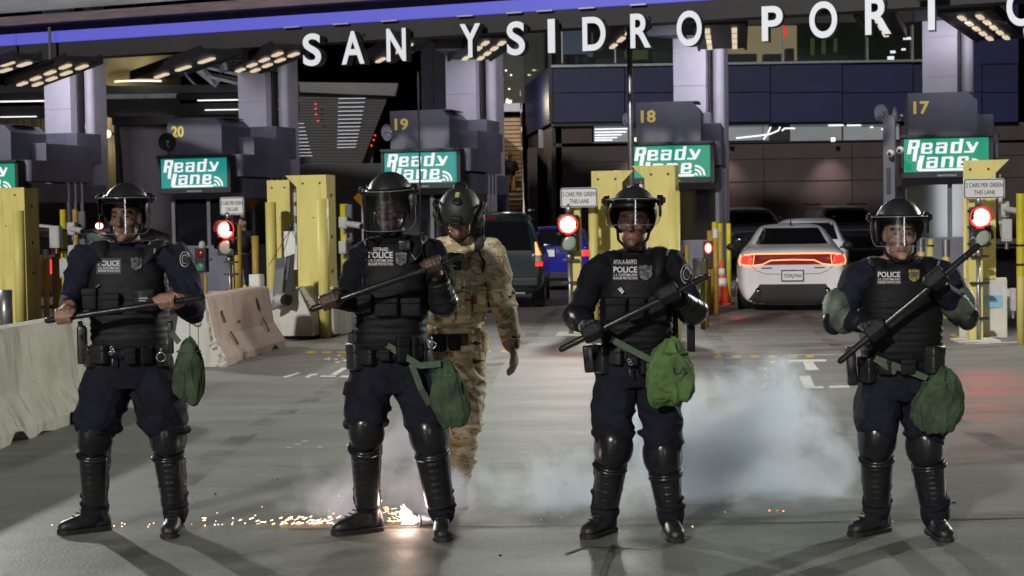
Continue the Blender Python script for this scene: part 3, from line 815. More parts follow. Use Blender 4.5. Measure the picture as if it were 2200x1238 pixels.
far_thing("footbridge", "covered footbridge of grey beams with a strip of lit glazing behind booth 20", "bridge", [
    ("grey_beam", [(-30, 182, 118, 199), (218, 182, 640, 199)], 'beamgrey', .5, 0),
    ("lit_glazing", [(218, 201, 378, 212)], 'glassy', .3, .2), ("glazing", [(378, 201, 640, 212), (-30, 201, 118, 212)], 'beamdark', .3, .2),
    ("dark_beam", [(-30, 224, 640, 250), (218, 212, 380, 224)], 'beamdark', .5, 0),
    ("light_tube", [(0, 216, 115, 219), (248, 250, 300, 252), (305, 249, 352, 251), (424, 213, 640, 215.5), (440, 234, 640, 236), (0, 250, 78, 252)], 'tube', .05, -.1),
    ("lower_beam", [(378, 236, 640, 262)], 'beamgrey', .3, .6)], 50)
far_thing("corrugated_shed", "warmly lit corrugated wall behind the leftmost booth", "building", [
    ("corrugated_wall", [(-30, 252, 248, 420)], 'corrug', .3, 0), ("eave", [(-30, 246, 248, 253)], 'beamdark', .6, -.4)], 54)
for (px, py, lab) in ((191, 272, "smaller round white lamp on the corrugated wall"), (231, 288, "larger round white lamp beside the flared column")):
    c = P(px, py, 53.4); t = empty("wall_lamp", c, 0, lab, "lamp", "round lamps on the shed")
    bm = BM(); ell(bm, (0, -.05, 0), (.13, .06, .13)); mk("lamp_globe", bm, M['tubewarm'], t, True)
    bm = BM(); cyl(bm, (0, 0, 0), (0, .5, .05), .05); mk("lamp_arm", bm, M['dark'], t)
    ld = bpy.data.lights.new("wall_lamp_light", 'POINT'); ld.energy = 55; ld.color = (1, .88, .6); ld.shadow_soft_size = .13
    lo = bpy.data.objects.new("wall_lamp_light", ld); COL.objects.link(lo); lo.location = c+V((0, -.45, 0))
# drum with a warm tube
c = P(290, 140, 52); c.z = 0
t = empty("round_drum", c, 0, "olive round drum under the canopy with a warm tube lamp over it", "drum")
bm = BM(); r = 80/FPX*52; z0, z1 = pz(290, 176, 52), pz(290, 96, 52); cyl(bm, (c.x, c.y+r, z0), (c.x, c.y+r, z1), r, seg=48); mk("drum_wall", bm, M['drum'], t, True, base='w')
bm = BM(); pb(bm, 262, 112, 343, 116.5, 50.2, .1); mk("tube_lamp", bm, M['tubewarm'], t, base='w')
bm = BM()
for k in range(12):
    a0, a1 = -2.2+k*.11, -2.2+(k+1)*.11
    obox(bm, (c.x+(r*1.01)*math.cos(a0), c.y+r+(r*1.01)*math.sin(a0), z0+.03), (c.x+r*1.01*math.cos(a1), c.y+r+r*1.01*math.sin(a1), z0+.03), .03, .05)
mk("rim_light", bm, M['tubewarm'], t, base='w')
ld = bpy.data.lights.new("drum_light", 'AREA'); ld.energy = 26; ld.color = (1, .9, .6); ld.size = 1.1
lo = bpy.data.objects.new("drum_light", ld); COL.objects.link(lo); lo.location = P(302, 121, 50.0); lo.rotation_euler = V((0, 1, -.5)).to_track_quat('-Z', 'Y').to_euler()
# slanted trusses with lit tubes
t = empty("roof_truss", P(470, 160, 47), 0, "white slanted roof trusses with tube lamps seen left of booth 20's pillar", "truss")
bm = BM(); obox(bm, P(420, 143, 47), P(468, 182, 47), .15, .22); obox(bm, P(395, 155, 47.5), P(420, 182, 47.5), .5, .05); mk("bright_chord", bm, M['pale'], t, base='w')
bm = BM()
for (a, b) in (((428, 142), (530, 165)), ((440, 163), (510, 180)), ((430, 150), (456, 180))): obox(bm, P(*a, 46.7), P(*b, 46.7), .06, .075)
mk("tube_lamp", bm, M['glassy'], t, base='w')
bm = BM(); obox(bm, P(420, 132, 47.2), P(535, 160, 47.2), .2, .12); obox(bm, P(445, 160, 47.2), P(535, 176, 47.2), .2, .1); mk("dark_chord", bm, M['beamgrey'], t, base='w')
# flared column
c = P(308, 440, 46); c.z = 0
t = empty("flared_column", c, 0, "huge pale flared concrete column between the leftmost booth and booth 20", "column")
bm = BM(); rings = []
for py, x0, x1 in ((640, 262, 366), (450, 258, 362), (350, 253, 360), (290, 248, 360), (255, 246, 362)):
    a, b = P(x0, py, 46), P(x1, py, 46); rings.append(superring(bm, (a+b)/2+V((0, .8, 0)), (b.x-a.x)/2, .8, 24, 3))
skin(bm, rings); mk("column_shaft", bm, mat('lavender_concrete', S(172, 166, 176), .7, S(150, 144, 156), .9), t, True, base='w')
bm = BM(); obox(bm, P(250, 262, 45.6), P(266, 560, 45.6), .2, .1); mk("dark_edge", bm, M['dark'], t, base='w')
bm = BM(); pb(bm, 240, 248, 372, 268, 45.4, 1.2); mk("capital", bm, M['beamdark'], t, base='w')
# slatted screen wall
c = P(745, 460, 60); c.z = 0
t = empty("slatted_tower", c, 0, "dark tapering slatted structure with rows of light slots behind booth 19", "tower")
bm = BM()
n = 26
for k in range(n):
    ya, yb = 196+k*6.1, 196+k*6.1+5.1
    xr = 838-(k/n)*62
    a0, a1, b1, b0 = P(600, ya, 60), P(xr, ya, 60), P(xr-2, yb, 60), P(600, yb, 60)
    prism(bm, [0, 1, 2, 3], lambda i, q=(a0, a1, b1, b0): q[i], (0, .2, 0)) if False else skin(bm, [[bm.verts.new(q+V((0, d, 0))) for q in (a0, a1, b1, b0)] for d in (0, .12)])
mk("slats", bm, M['dark'], t, base='w')
bm = BM(); pb(bm, 590, 190, 800, 360, 60.4, .2); mk("backing", bm, M['ink'], t, base='w')
bm = BM()
for k in range(14):
    y = 211+k*(9.4-.1*k); w = 58-k*1.6
    pb(bm, 727-k*.2, y, 727+w, y+1.4, 59.9, .04)
    if k > 3: pb(bm, 633, y+18, 633+12+k*2, y+19.3, 59.9, .04)
mk("light_slot", bm, emis('slot_light', (.9,.92,1), .6), t, base='w')
bm = BM(); a = [(590, 176), (855, 179), (848, 206), (590, 196)]
skin(bm, [[bm.verts.new(P(*q, 59.7)+V((0, d, 0))) for q in a] for d in (0, .6)]); mk("cap_beam", bm, M['beamgrey'], t, base='w')
bm = BM()
for (x, y) in ((678, 224), (678, 234), (679, 246), (806, 291), (803, 301), (798, 313), (683, 260)): ell(bm, P(x, y, 59.6), (.035, .03, .035))
mk("red_lamp", bm, M['tail_red'], t, base='w')
bm = BM(); pb(bm, 560, 352, 905, 640, 58, .4); mk("lower_wall", bm, M['dark'], t, base='w')
far_thing("blue_grey_wall", "tall blue grey wall panel left of booth 19's pillar", "wall", [("wall_panel", [(906, 60, 932, 420), (933, 60, 972, 420)], 'greydark', .4, 0)], 47)
# orange diamond sign
c = P(778, 425, 40)
t = empty("diamond_sign", (c.x, c.y, 0), 0, "orange diamond sign on a post behind the second officer", "sign")
bm = BM(); k = .21
prism(bm, [(-k, 0), (0, -k), (k, 0), (0, k)], lambda x, z: V((c.x+x, c.y, c.z+z)), (0, .02, 0)); mk("sign_plate", bm, mat('orange_sign', S(240, 140, 20), .5), t, base='w')
bm = BM(); cyl(bm, (c.x, c.y+.05, 0), (c.x, c.y+.05, c.z+.2), .035); mk("sign_post", bm, M['steel'], t, base='w')
# ================================================================= yellow gate columns (boxes of folded plate)
def gate(xl, xr, ytop, zbot, Y, dep, flange, lab, ybase=None):
    xm = (xl+xr)/2; c = P(xl, ytop, Y); top = c.z
    w = (xr-xl)/FPX*Y/math.cos(PHI+math.atan((xm-1100)/FPX)*-1)
    t = empty("yellow_gate_column", (c.x, c.y, 0), -PHI, lab, "gate column", "yellow gate columns")
    bm = BM()
    box(bm, 0, w, 0, .02, zbot, top, .004); box(bm, w-.02, w, .021, dep, zbot, top-.01, .004); box(bm, 0, .02, .021, dep, zbot, top-.01, .004); box(bm, .021, w-.021, dep-.02, dep, zbot, top-.02)
    if flange:   # folded pointed lip at the top
        s = -1 if flange < 0 else 1; x0 = 0 if s < 0 else w; f = .17
        prism(bm, [(x0, top), (x0+s*f, top), (x0, top-.17)], lambda x, z: V((x, .0, z)), (0, .015, 0))
        prism(bm, [(0, .022), (w, .022), (w, dep), (0, dep)], lambda x, y: V((x, y, top-.008)), (0, 0, .008))
    mk("plate_box", bm, M['yellow'], t)
    bm = BM()
    for x, z in ((.22*w, top-.12), (.78*w, top-.12), (.55*w, top-.62)): cyl(bm, (x, -.004, z), (x, .01, z), .018 if z > top-.3 else .011, seg=10)
    for z in (top-.3, top-.9, top-1.4):
        if z > zbot: cyl(bm, (w-.01, dep*.5, z), (w+.004, dep*.5, z), .03, seg=10)
    mk("bolt_hole", bm, M['ink'], t)
    if flange:
        bm = BM(); x0 = -.06 if flange < 0 else w+.06
        for z in (top-.25, top-.45, top-.7): obox(bm, (x0, .1, z), (x0, .1, z-.14), .05, .06, bev=.008)
        tube(bm, [(x0, .09, top-.2), (x0-.02, .09, top-.5), (x0+.01, .09, top-1.0)], .014, 8); mk("hinge", bm, M['steel'], t)
    if zbot > .3:
        bm = BM(); box(bm, -.06, w+.14, .03, dep+.2, 0, zbot-.004, .02); mk("concrete_foot", bm, M['conc_pale'], t)
    return t
gate(0-40, 47, 405, .05, 27.4, .42, 0, "yellow gate column cut by the left frame edge")
gate(573, 621, 388, .05, 27.3, .45, 0, "yellow gate column standing just behind the one above the sloped concrete block")
gate(636, 700, 377, .72, 24.4, .34, -1, "yellow gate column with pointed lip standing over the sloped concrete block")
gate(1270, 1336, 368, .05, 24.3, .45, 1, "yellow gate column behind the center traffic signal")
gate(1384, 1449, 356, .05, 22.3, .28, -1, "yellow gate column directly behind the third officer's head")
gate(2069, 2136, 345, .78, 22.0, .35, 1, "yellow gate column behind the right traffic signal")

def bollard(px, ytop, Y, dpx, lab, m='yellow', cap=None, bands=(), grp="yellow bollards", zb=0):
    c = P(px, ytop, Y); r = dpx/2/FPX*Y
    t = empty("bollard", (c.x, c.y, zb), 0, lab, "bollard", grp)
    bm = BM(); h = c.z-zb
    cyl(bm, (0, 0, 0), (0, 0, h-r*.25), r, seg=28); tube(bm, [(0, 0, h-r*.5), (0, 0, h-r*.25)], [r*.999, r*.75], 28, round_ends=False)
    mk("post", bm, M[m], t, True)
    if cap:
        bm = BM(); cyl(bm, (0, 0, h-cap[0]), (0, 0, h+.006), r*1.05, seg=28); mk("reflective_band", bm, M[cap[1]], t)
    if bands:
        bm = BM()
        for z in bands: cyl(bm, (0, 0, z), (0, 0, z+.03), r*1.08, seg=24)
        mk("strap", bm, M['ink'], t)
    return t
bollard(39, 450, 26.9, 24, "thick yellow bollard in front of the gate column at the left edge")
bollard(12, 620, 25.5, 27, "short grey bollard at the left frame edge", 'steel', grp="bollard at the left edge")
bollard(581, 432, 26.8, 23, "yellow bollard left of the sloped concrete block, in front of the rear gate column")
bollard(693, 424, 23.9, 25, "yellow bollard on the right face of the column over the sloped block")
bollard(1274, 413, 23.8, 21, "yellow bollard between the center traffic signal and the third officer")
bollard(1448, 408, 21.8, 25, "yellow bollard right of the third officer's helmet")
bollard(1413, 490, 25.5, 17, "low yellow bollard just above the third officer's right shoulder")
bollard(2192, 417, 20.8, 16, "tall bright yellow bollard at the right frame edge", 'yellow', (1.02, 'yellow2'), (.98, 1.22))
bollard(1509, 562, 24.5, 11, "slim bollard with white band, nearest in the cluster left of the white sedan", 'orange_yellow', (.22, 'white'))
bollard(1517, 556, 24.9, 9, "slim plain bollard just behind the nearest white-banded one", 'orange_yellow')
bollard(1526, 494, 29.5, 14, "stout bollard behind the small red signal left of the sedan", 'orange_yellow')
bollard(1537, 492, 28.0, 12, "bollard with white top band in front of the traffic cone", 'orange_yellow', (.15, 'white'))
bollard(1547, 481, 32.0, 11, "bollard with bright yellow top behind the traffic cone", 'orange_yellow', (.16, 'yellow2'))
bollard(1535, 478, 33.0, 11, "farthest bollard of the cluster left of the white sedan", 'orange_yellow', (.16, 'yellow2'))
bollard(1565, 479, 33.5, 10, "bright yellow bollard standing alone nearest the white sedan", 'yellow2')
bollard(1466, 530, 27, 11, "low bollard with white band right of the third officer's shoulder", 'orange_yellow', (.12, 'white'))
bollard(1475, 526, 29, 10, "dull bollard behind the white-banded one at the officer's shoulder", 'orange_yellow')
bollard(1998, 512, 27, 15, "yellow bollard with black strap right of the fourth officer's head", 'yellow', None, (1.1,))
bollard(2032, 516, 26, 16, "yellow bollard with grey sleeve between fourth officer and signal", 'yellow', (.26, 'steel'))
bollard(1979, 515, 28, 14, "yellow bollard half hidden behind the fourth officer's jaw", 'yellow', (.2, 'steel'))
bollard(97, 537, 27.5, 12, "orange yellow bollard with grey cap left of the first officer", 'orange_yellow', (.15, 'steel'))
bollard(135, 449, 30.5, 13, "bright yellow post carrying grey boxes left of the first officer", 'yellow2', None, (1.2, 1.55))
bollard(161, 449, 32.5, 11, "second bright yellow post behind the one with grey boxes", 'orange_yellow')
bollard(740, 436, 27.5, 20, "bright yellow post with grey boxes left of the second officer's helmet", 'yellow2', None, (1.3, 1.65))
bollard(530, 610, 31, 20, "low pale yellow bollard behind the reddish barrier")
bollard(508, 480, 30.5, 22, "worn yellow post right behind the left traffic signal", 'orange_yellow')
bollard(548, 505, 32, 15, "worn yellow post right of the dark standing guard", 'orange_yellow')
bollard(630, 455, 27.9, 14, "short bright yellow post between the two left gate columns", 'yellow2')
bollard(119, 550, 28.8, 16, "olive yellow bollard beside the orange capped one, left of the first officer", 'orange_yellow')

def boxthing(name, lab, cat, px0, py0, px1, py1, Y, dep, m, bits=True, group=None):
    c = P((px0+px1)/2, (py0+py1)/2, Y); t = empty(name, c, -PHI*.7, lab, cat, group)
    w = (px1-px0)/FPX*Y/2; h = (py1-py0)/FPX*Y/2
    bm = BM(); box(bm, -w, w, 0, dep, -h, h, min(w, h)*.14); mk("case", bm, M[m], t)
    if bits:
        bm = BM(); box(bm, -w*.8, w*.8, -.012, -.002, -h*.82, h*.82, .006)
        for s in (-1, 1):
            for q in (-1, 1): cyl(bm, (s*w*.85, -.012, q*h*.86), (s*w*.85, .01, q*h*.86), min(w, h)*.09, seg=8)
        mk("lid", bm, M[m], t)
        bm = BM(); cyl(bm, (0, dep*.5, -h-.1), (0, dep*.5, -h), .02); mk("conduit", bm, M['steel'], t)
    return t
boxthing("junction_box", "grey square box on the yellow post left of the first officer", "box", 105, 486, 128, 533, 30.2, .15, 'boxgrey')
boxthing("junction_box", "pale box with a camera between the yellow posts at left", "box", 143, 478, 161, 505, 30.4, .15, 'boxgrey')
boxthing("junction_box", "lower pale box under the camera at left", "box", 144, 527, 162, 552, 30.4, .15, 'boxgrey')
boxthing("junction_box", "large low grey cabinet behind the first officer's arm", "box", 124, 556, 158, 598, 29.8, .2, 'boxgrey')
boxthing("junction_box", "pale camera box left of the second officer's visor", "box", 727, 466, 746, 491, 27.2, .15, 'boxgrey')
boxthing("junction_box", "lower pale box left of the second officer's shoulder", "box", 727, 518, 744, 545, 27.2, .15, 'boxgrey')
boxthing("junction_box", "pale box beside the bright yellow bollard at right", "box", 2152, 433, 2168, 467, 21.4, .12, 'boxgrey')
boxthing("junction_box", "long pale box below the other one right of the right signal", "box", 2153, 471, 2174, 519, 21.4, .12, 'boxgrey')
boxthing("junction_box", "low pale box with yellow loop at the far right bollard's foot", "box", 2172, 620, 2183, 668, 21.2, .12, 'boxgrey')
boxthing("info_panel", "grey tilted lane scanner panel beside the upper yellow post at left", "panel", 167, 455, 183, 490, 30.6, .06, 'greydark')
boxthing("info_panel", "lower grey scanner panel left of the first officer's shoulder", "panel", 169, 503, 184, 540, 30.6, .06, 'greydark')
boxthing("info_panel", "upper grey scanner panel left of the second officer's visor", "panel", 741, 440, 757, 476, 27.4, .06, 'greydark')
boxthing("info_panel", "lower grey scanner panel left of the second officer's shoulder", "panel", 743, 486, 758, 520, 27.4, .06, 'greydark')
boxthing("white_cabinet", "white upright equipment panel with bolts left of the sloped concrete block", "cabinet", 609, 497, 639, 580, 25.6, .12, 'white')
boxthing("white_cabinet", "small white utility box above the reddish barrier's top edge", "cabinet", 534, 590, 559, 622, 24.5, .2, 'white')
def scam(px, py, Y, lab, s=1):
    t = empty("lane_camera", P(px, py, Y), R(-20), lab, "camera", "lane cameras on yellow posts")
    bm = BM(); tube(bm, [(-.12*s, 0, 0), (.12*s, -.06, -.03)], [.05*s, .055*s], 14); mk("camera_body", bm, M['boxgrey'], t, True)
    bm = BM(); cyl(bm, (.12*s, -.06, -.03), (.19*s, -.1, -.05), .04*s); mk("lens", bm, M['ink'], t)
scam(166, 492, 30.2, "small pale camera pointing right beside the leftmost yellow posts")
scam(762, 481, 27.0, "small pale camera pointing at the second officer's visor")
scam(2176, 449, 21.2, "small pale camera arm right of the right signal", .7)
scam(575, 637, 23.6, "pale lane scanner tube behind the reddish barrier", 2.0)

# ================================================================= traffic signals with their signs
def signal(px, ybase, Y, sgn, hd, lab, slab, yaw, lit=True, post=None):
    """sgn: sign pixel rect, hd: head pixel rect"""
    c = P(px, ybase, Y); c.z = 0
    t = empty("traffic_signal", c, yaw, lab, "traffic signal", "lane traffic signals")
    X = lambda p: (P(p, 500, Y).x-c.x)/math.cos(yaw)
    Z = lambda p: P(px, p, Y).z
    x0, x1, z0, z1 = X(hd[0]), X(hd[2]), Z(hd[3]), Z(hd[1]); xm = (x0+x1)/2; r = (z1-z0)*.215; zt = z0+(z1-z0)*.74; zl = z0+(z1-z0)*.26
    bm = BM()
    for za, zb in ((z0, (z0+z1)/2-.003), ((z0+z1)/2+.003, z1)): box(bm, x0+.02, x1-.02, -.12, .06, za, zb, .015)
    for z in (z0+.04, (z0+z1)/2, z1-.05):
        for s in (x0+.005, x1-.005): box(bm, s-.018, s+.018, -.06, -.02, z-.018, z+.018)
    h = mk("signal_head", bm, M['dark'], t)
    for zc, nm, m in ((zt, "red_lens", M['red_lamp'] if lit else M['red_dim']), (zl, "green_lens", M['lens_green'])):
        bm = BM(); ell(bm, (xm, -.125, zc), (r, .03, r), seg=28); mk(nm, bm, m, h, True)
        if nm == "red_lens" and lit:
            bm = BM(); rings = []
            for rr, y in ((r*1.02, -.124), (r*1.16, -.135), (r*1.24, -.123)):
                rings.append([bm.verts.new((xm+rr*math.cos(a), y, zc+rr*math.sin(a))) for a in [i*math.pi/16 for i in range(32)]])
            skin(bm, rings, caps=False); mk("lit_rim", bm, M['red_glow'], h, True)
        bm = BM(); rings = []   # visor hood
        for y, dz, k in ((-.12, 0, 1.18), (-.30, .02, 1.12)):
            rings.append([bm.verts.new((xm+r*k*math.cos(a), y, zc+dz+r*k*math.sin(a))) for a in [R(-20)+i*R(220)/18 for i in range(19)]])
        skin(bm, rings, caps=False, closed=False); bmesh.ops.solidify(bm, geom=bm.faces[:], thickness=.006)
        mk("hood", bm, M['dark'], h, True)
    zs0 = Z(sgn[3]); zs1 = Z(sgn[1])
    bm = BM(); xp = xm
    cyl(bm, (xp, .03, .0), (xp, .03, z0-.04), .026, seg=14); cyl(bm, (xp, .0, z1), (xp, .0, zs0+.05), .045, seg=14); ell(bm, (xp, .02, z0-.07), (.05, .05, .06), seg=12)
    mk("pole", bm, M['steel'], t, True)
    bm = BM()
    for z in (z0-.12, .75, .3): box(bm, xp-.1, xp+.13, -.01, .12, z-.015, z+.015)
    mk("bracket", bm, M['dark'], t)
    if post:
        bm = BM(); a, b = X(post[0]), X(post[1]); box(bm, a, b, .07, .07+(b-a)*.8, 0, post[2], .006); mk("square_post", bm, M['yellow'], t)
        bm = BM(); box(bm, a-.18, b+.18, -.12, .35, 0, .03, .01); mk("base_plate", bm, M['conc_pale'], t)
    # sign plate, itself a thing
    a, b = P(sgn[0], (sgn[1]+sgn[3])/2, Y), P(sgn[2], (sgn[1]+sgn[3])/2, Y)
    s = empty("lane_sign", ((a.x+b.x)/2, Y-.06, zs0), yaw, slab, "sign", "lane signs over the signals")
    w = (b.x-a.x)/math.cos(yaw)/2; hh = zs1-zs0
    def rr(bm, w_, z0_, z1_, y, rad, mi, th):
        pts = []
        for cx, cz, a0 in ((w_-rad, z1_-rad, 0), (-w_+rad, z1_-rad, 90), (-w_+rad, z0_+rad, 180), (w_-rad, z0_+rad, 270)):
            pts += [(cx+rad*math.cos(R(a0+k*30)), cz+rad*math.sin(R(a0+k*30))) for k in range(4)]
        prism(bm, pts, lambda x, z: V((x, y, z)), (0, th, 0), mi)
    bm = BM(); e = hh*.045
    rr(bm, w, 0, hh, 0, hh*.12, 0, .012); rr(bm, w-e*.6, e*.6, hh-e*.6, -.002, hh*.1, 1, .003); rr(bm, w-e*1.6, e*1.6, hh-e*1.6, -.004, hh*.08, 0, .003)
    add_text(bm, "2 CARS PER GREEN", lambda u, v: V((-w*.90+u*w*1.80, -.006, hh*(.56+v*.22))), 1, bold=.012)
    add_text(bm, "THIS LANE", lambda u, v: V((-w*.50+u*w*1.02, -.006, hh*(.20+v*.22))), 1, bold=.012)
    mk("sign_plate", bm, [M['signwhite'], M['ink']], s, recalc=False)
    return t
signal(2100, 735, 21.3, (2068, 384, 2155, 427), (2080, 445, 2125, 531), "lit red traffic signal at the right, directly behind the fourth officer's baton tip",
       "sign 2 cars per green over the right signal, largest and squarely seen", R(-3), post=(2084, 2114, 2.0))
signal(1222, 722, 23.6, (1204, 404, 1283, 446), (1200, 462, 1245, 541), "lit red traffic signal left of the third officer's shoulder",
       "sign 2 cars per green over the center signal, left of the third officer", R(-8), post=(1219, 1246, 1.95))
signal(489, 660, 29.5, (473, 424, 526, 462), (470, 474, 511, 549), "lit red traffic signal above the reddish barrier beside the standing guard",
       "sign 2 cars per green over the left signal, narrowest of the signs", R(-14), post=(485, 496, 1.95))
# small lane light, dark with a faint green lamp
c = P(437, 640, 33.5); c.z = 0
t = empty("lane_light", c, -PHI, "small dark lane light with a faint green lamp left of the left signal", "traffic signal")
Zf = lambda p: P(437, p, 33.5).z
bm = BM(); box(bm, -.12, .12, -.1, .06, Zf(585), Zf(533), .02); box(bm, -.2, .2, -.02, .02, Zf(560), Zf(556)); h = mk("signal_head", bm, M['black'], t)
bm = BM(); ell(bm, (0, -.1, Zf(546)), (.08, .03, .08)); mk("red_lens", bm, M['red_dim'], h, True)
bm = BM(); ell(bm, (0, -.1, Zf(573)), (.08, .03, .08)); mk("green_lens", bm, emis('dim_green', (.05, .35, .2), .35), h, True)
bm = BM(); cyl(bm, (-.05, 0, 0), (-.05, 0, Zf(585)), .04); cyl(bm, (.06, 0, 0), (.06, 0, Zf(590)), .03); mk("pole", bm, M['orange_yellow'], t)
bm = BM(); tube(bm, [(0, 0, Zf(533)), (0, 0, Zf(525))], .07, 12); mk("cap", bm, M['boxgrey'], t, True)
# small red lamp among the bollards
c = P(1524, 620, 28.6); c.z = 0
t = empty("lane_light", c, -PHI, "small lit red lane lamp among the bollards left of the sedan", "traffic signal")
Zf = lambda p: P(1524, p, 28.6).z
bm = BM(); box(bm, -.09, .07, -.06, .06, Zf(578), Zf(518), .02); h = mk("signal_head", bm, M['black'], t)
bm = BM(); ell(bm, (0, -.07, Zf(533)), (.05, .03, .075)); mk("red_lens", bm, M['red_lamp'], h, True)
bm = BM(); ell(bm, (0, -.064, Zf(533)), (.066, .02, .095)); mk("lit_rim", bm, M['red_glow'], h, True)
bm = BM(); cyl(bm, (0, 0, 0), (0, 0, Zf(578)), .035); mk("pole", bm, M['orange_yellow'], t)

# ================================================================= concrete barriers
def jersey(bm, L, wb, wt, h, seg=24, mi=0, endmi=None, jag=0, jags=(0, 1)):
    prof = [(wb/2, 0), (wb/2, .09), (wb/2-.13*wb/.61, .33*h/.81), (wt/2+.012, h*.96), (wt/2-.02, h)]
    pr = prof+[(-x, z) for x, z in prof[::-1]]
    rings = []
    for k in range(seg+1):
        y = L*k/seg; ring = []
        for i, (x, z) in enumerate(pr):
            jj = jag if i in (0, 1, 8, 9) else jag*.25
            kk = noise.noise(V((i*3.1, y*5, 2)))
            kk = kk if z < .1 else 0
            lift = max(0, noise.noise(V((i//5*7, y*2.2, 5)))-.1)*.28 if (z == 0 and jag) else 0
            ring.append(bm.verts.new((x-math.copysign(abs(kk)*jj, x), y, z+lift)))
        rings.append(ring)
    fs = skin(bm, rings, mi)
    if endmi is not None:
        for f in fs[-2:]: f.material_index = endmi
def side_stain(): pass
# long grey barrier, left foreground
a = G(-150, 1010); 
t = empty("concrete_barrier", (-4.47, 9.6, 0), -math.atan2(.30, 2.9)*.9, "long weathered grey concrete barrier at the left edge behind the first officer", "barrier")
bm = BM(); jersey(bm, 5.9, .62, .24, .87, 44, jag=.012); bmesh.ops.bevel(bm, geom=[e for e in bm.edges if abs(e.verts[0].co.y-e.verts[1].co.y) > .01 and e.verts[0].co.z > .8], offset=.02, segments=2, affect='EDGES')
mk("barrier_body", bm, M['conc_grey'], t, False)
bm = BM(); cyl(bm, (.1, 3.28, .5), (.176, 3.28, .5), .028, seg=12); mk("lifting_hole", bm, M['ink'], t)
bm = BM()
for y in (4.55, 4.62): box(bm, .12, .36, y, y+.42, -.01, .10)
mk("drain_slot", bm, M['ink'], t)
# reddish barrier
t = empty("concrete_barrier", (-3.70, 19.45, 0), -R(5.5), "reddish painted concrete barrier with a broken white end right of the first officer", "barrier")
bm = BM(); jersey(bm, 3.05, .72, .26, .81, 24, 0, jag=.03)
for f in bm.faces:
    c = f.calc_center_median()
    if f.normal.z > .8 and c.z > .7: f.material_index = 1
mk("barrier_body", bm, [M['conc_pink'], M['conc_pale']], t)
bm = BM(); pr = [(.36, 0), (.36, .09), (.23, .33), (.142, .78), (.11, .81)]; pr = [(x+.004, z+.002) for x, z in pr]; prr = pr+[(-x, z) for x, z in pr[::-1]]
prism(bm, prr, lambda x, z: V((x, -.03, z)), (0, .06, 0)); mk("barrier_end", bm, M['conc_pale'], t)
bm = BM()
for k in range(40):
    z = random.uniform(0, .30); x = .355-(.13*max(0, (z-.09)/.24)) - random.uniform(.0, .09)
    ell(bm, (x, random.uniform(-.025, .0), z), (random.uniform(.015, .04), .022, random.uniform(.012, .03)), seg=6)
for k in range(14):
    z = .33+k*.034; ell(bm, (.225-(z-.33)*.19-random.uniform(0, .02), -.03, z), (.02, .02, .024), seg=6)
mk("broken_edge", bm, M['conc_broken'], t)
bm = BM(); box(bm, -.05, -.043, -.035, -.029, .02, .72); box(bm, .05, .056, -.035, -.029, .1, .72); box(bm, -.14, .1, -.035, -.029, .15, .156)
tube(bm, [(.02+.05*math.cos(a), -.09+.03*math.sin(a), .56+.05*math.sin(a)) for a in [i*math.pi/6 for i in range(12)]], .01, 6); mk("steel_loop", bm, M['dark'], t)
bm = BM()
for (y, z0, z1) in ((.55, .48, .62), (.75, .2, .36), (2.3, .52, .68), (2.4, .24, .42), (1.2, .44, .455)):
    xa = lambda z: (.23-(z-.33)*.2 if z > .33 else .36-(z-.09)*.54)+.006
    obox(bm, (xa(z0), y+.06, z0), (xa(z1), y, z1), .035, .012, up=V((1, 0, 0)))
mk("scuff_mark", bm, M['joint'], t)
# sloped concrete block under the left gate
Y = 23.6; c = P(640, 720, Y); c.z = 0
t = empty("sloped_concrete_block", c, -R(6), "pale sloped concrete block under the left gate columns", "barrier")
bm = BM(); pts = [(570, 722), (570, 662), (612, 640), (640, 618), (655, 650), (672, 686), (708-34, 698), (674, 722)]
loc = lambda x, y: V(((P(x, y, Y).x-c.x), 0, max(0, P(x, y, Y).z)))
prism(bm, pts, loc, (.1, 2.4, 0)); mk("block_body", bm, M['conc_pale'], t)
bm = BM(); prism(bm, [(672, 722), (672, 700), (679, 640), (706, 632), (708, 722)], lambda x, y: loc(x, y)+V((0, .35, 0)), (.1, 1.5, 0)); mk("block_step", bm, M['conc_grey'], t)
def lean(lab, q, Yq, m, extra=None):
    cc = P((q[0][0]+q[2][0])/2, q[2][1], Yq); t = empty("leaning_panel", cc, 0, lab, "panel", "panels leaning on the sloped block")
    bm = BM(); skin(bm, [[bm.verts.new(P(*p, Yq)+V((0, d, 0))) for p in q] for d in (0, .03)]); mk("panel_sheet", bm, m, t, base='w')
    if extra:
        bm = BM(); skin(bm, [[bm.verts.new(P(*p, Yq-.012)+V((0, d, 0))) for p in extra[0]] for d in (0, .008)]); mk("panel_face", bm, extra[1], t, base='w')
    return t
lean("grey leaning sign panel nearest the reddish barrier", [(594, 556), (612, 552), (612, 576), (603, 660), (583, 669), (590, 590)], 23.4, M['greydark'],
     ([(592, 580), (611, 575), (603, 655), (585, 664)], mat('panel_grey', S(128, 130, 134), .6, S(118, 120, 124), 2)))
lean("dark leaning sign panel on the right of the grey one", [(614, 552), (633, 545), (627, 648), (608, 660)], 23.45, M['housing'],
     ([(616, 556), (624, 553), (618, 600), (611, 604)], M['greydark']))
t = empty("tripod_cable", P(620, 520, 25), 0, "black guy wires fanning down from a small dark head left of the gate column", "cable")
bm = BM(); ell(bm, P(625, 487, 25), (.035, .035, .05)); cyl(bm, P(625, 487, 25), P(624, 497, 25), .02); mk("head", bm, M['dark'], t, True, base='w')
bm = BM()
for e in ((578, 570), (607, 550), (637, 514)): tube(bm, [P(624, 493, 25), P(*e, 25)], .006, 6)
mk("wire", bm, M['dark'], t, base='w')
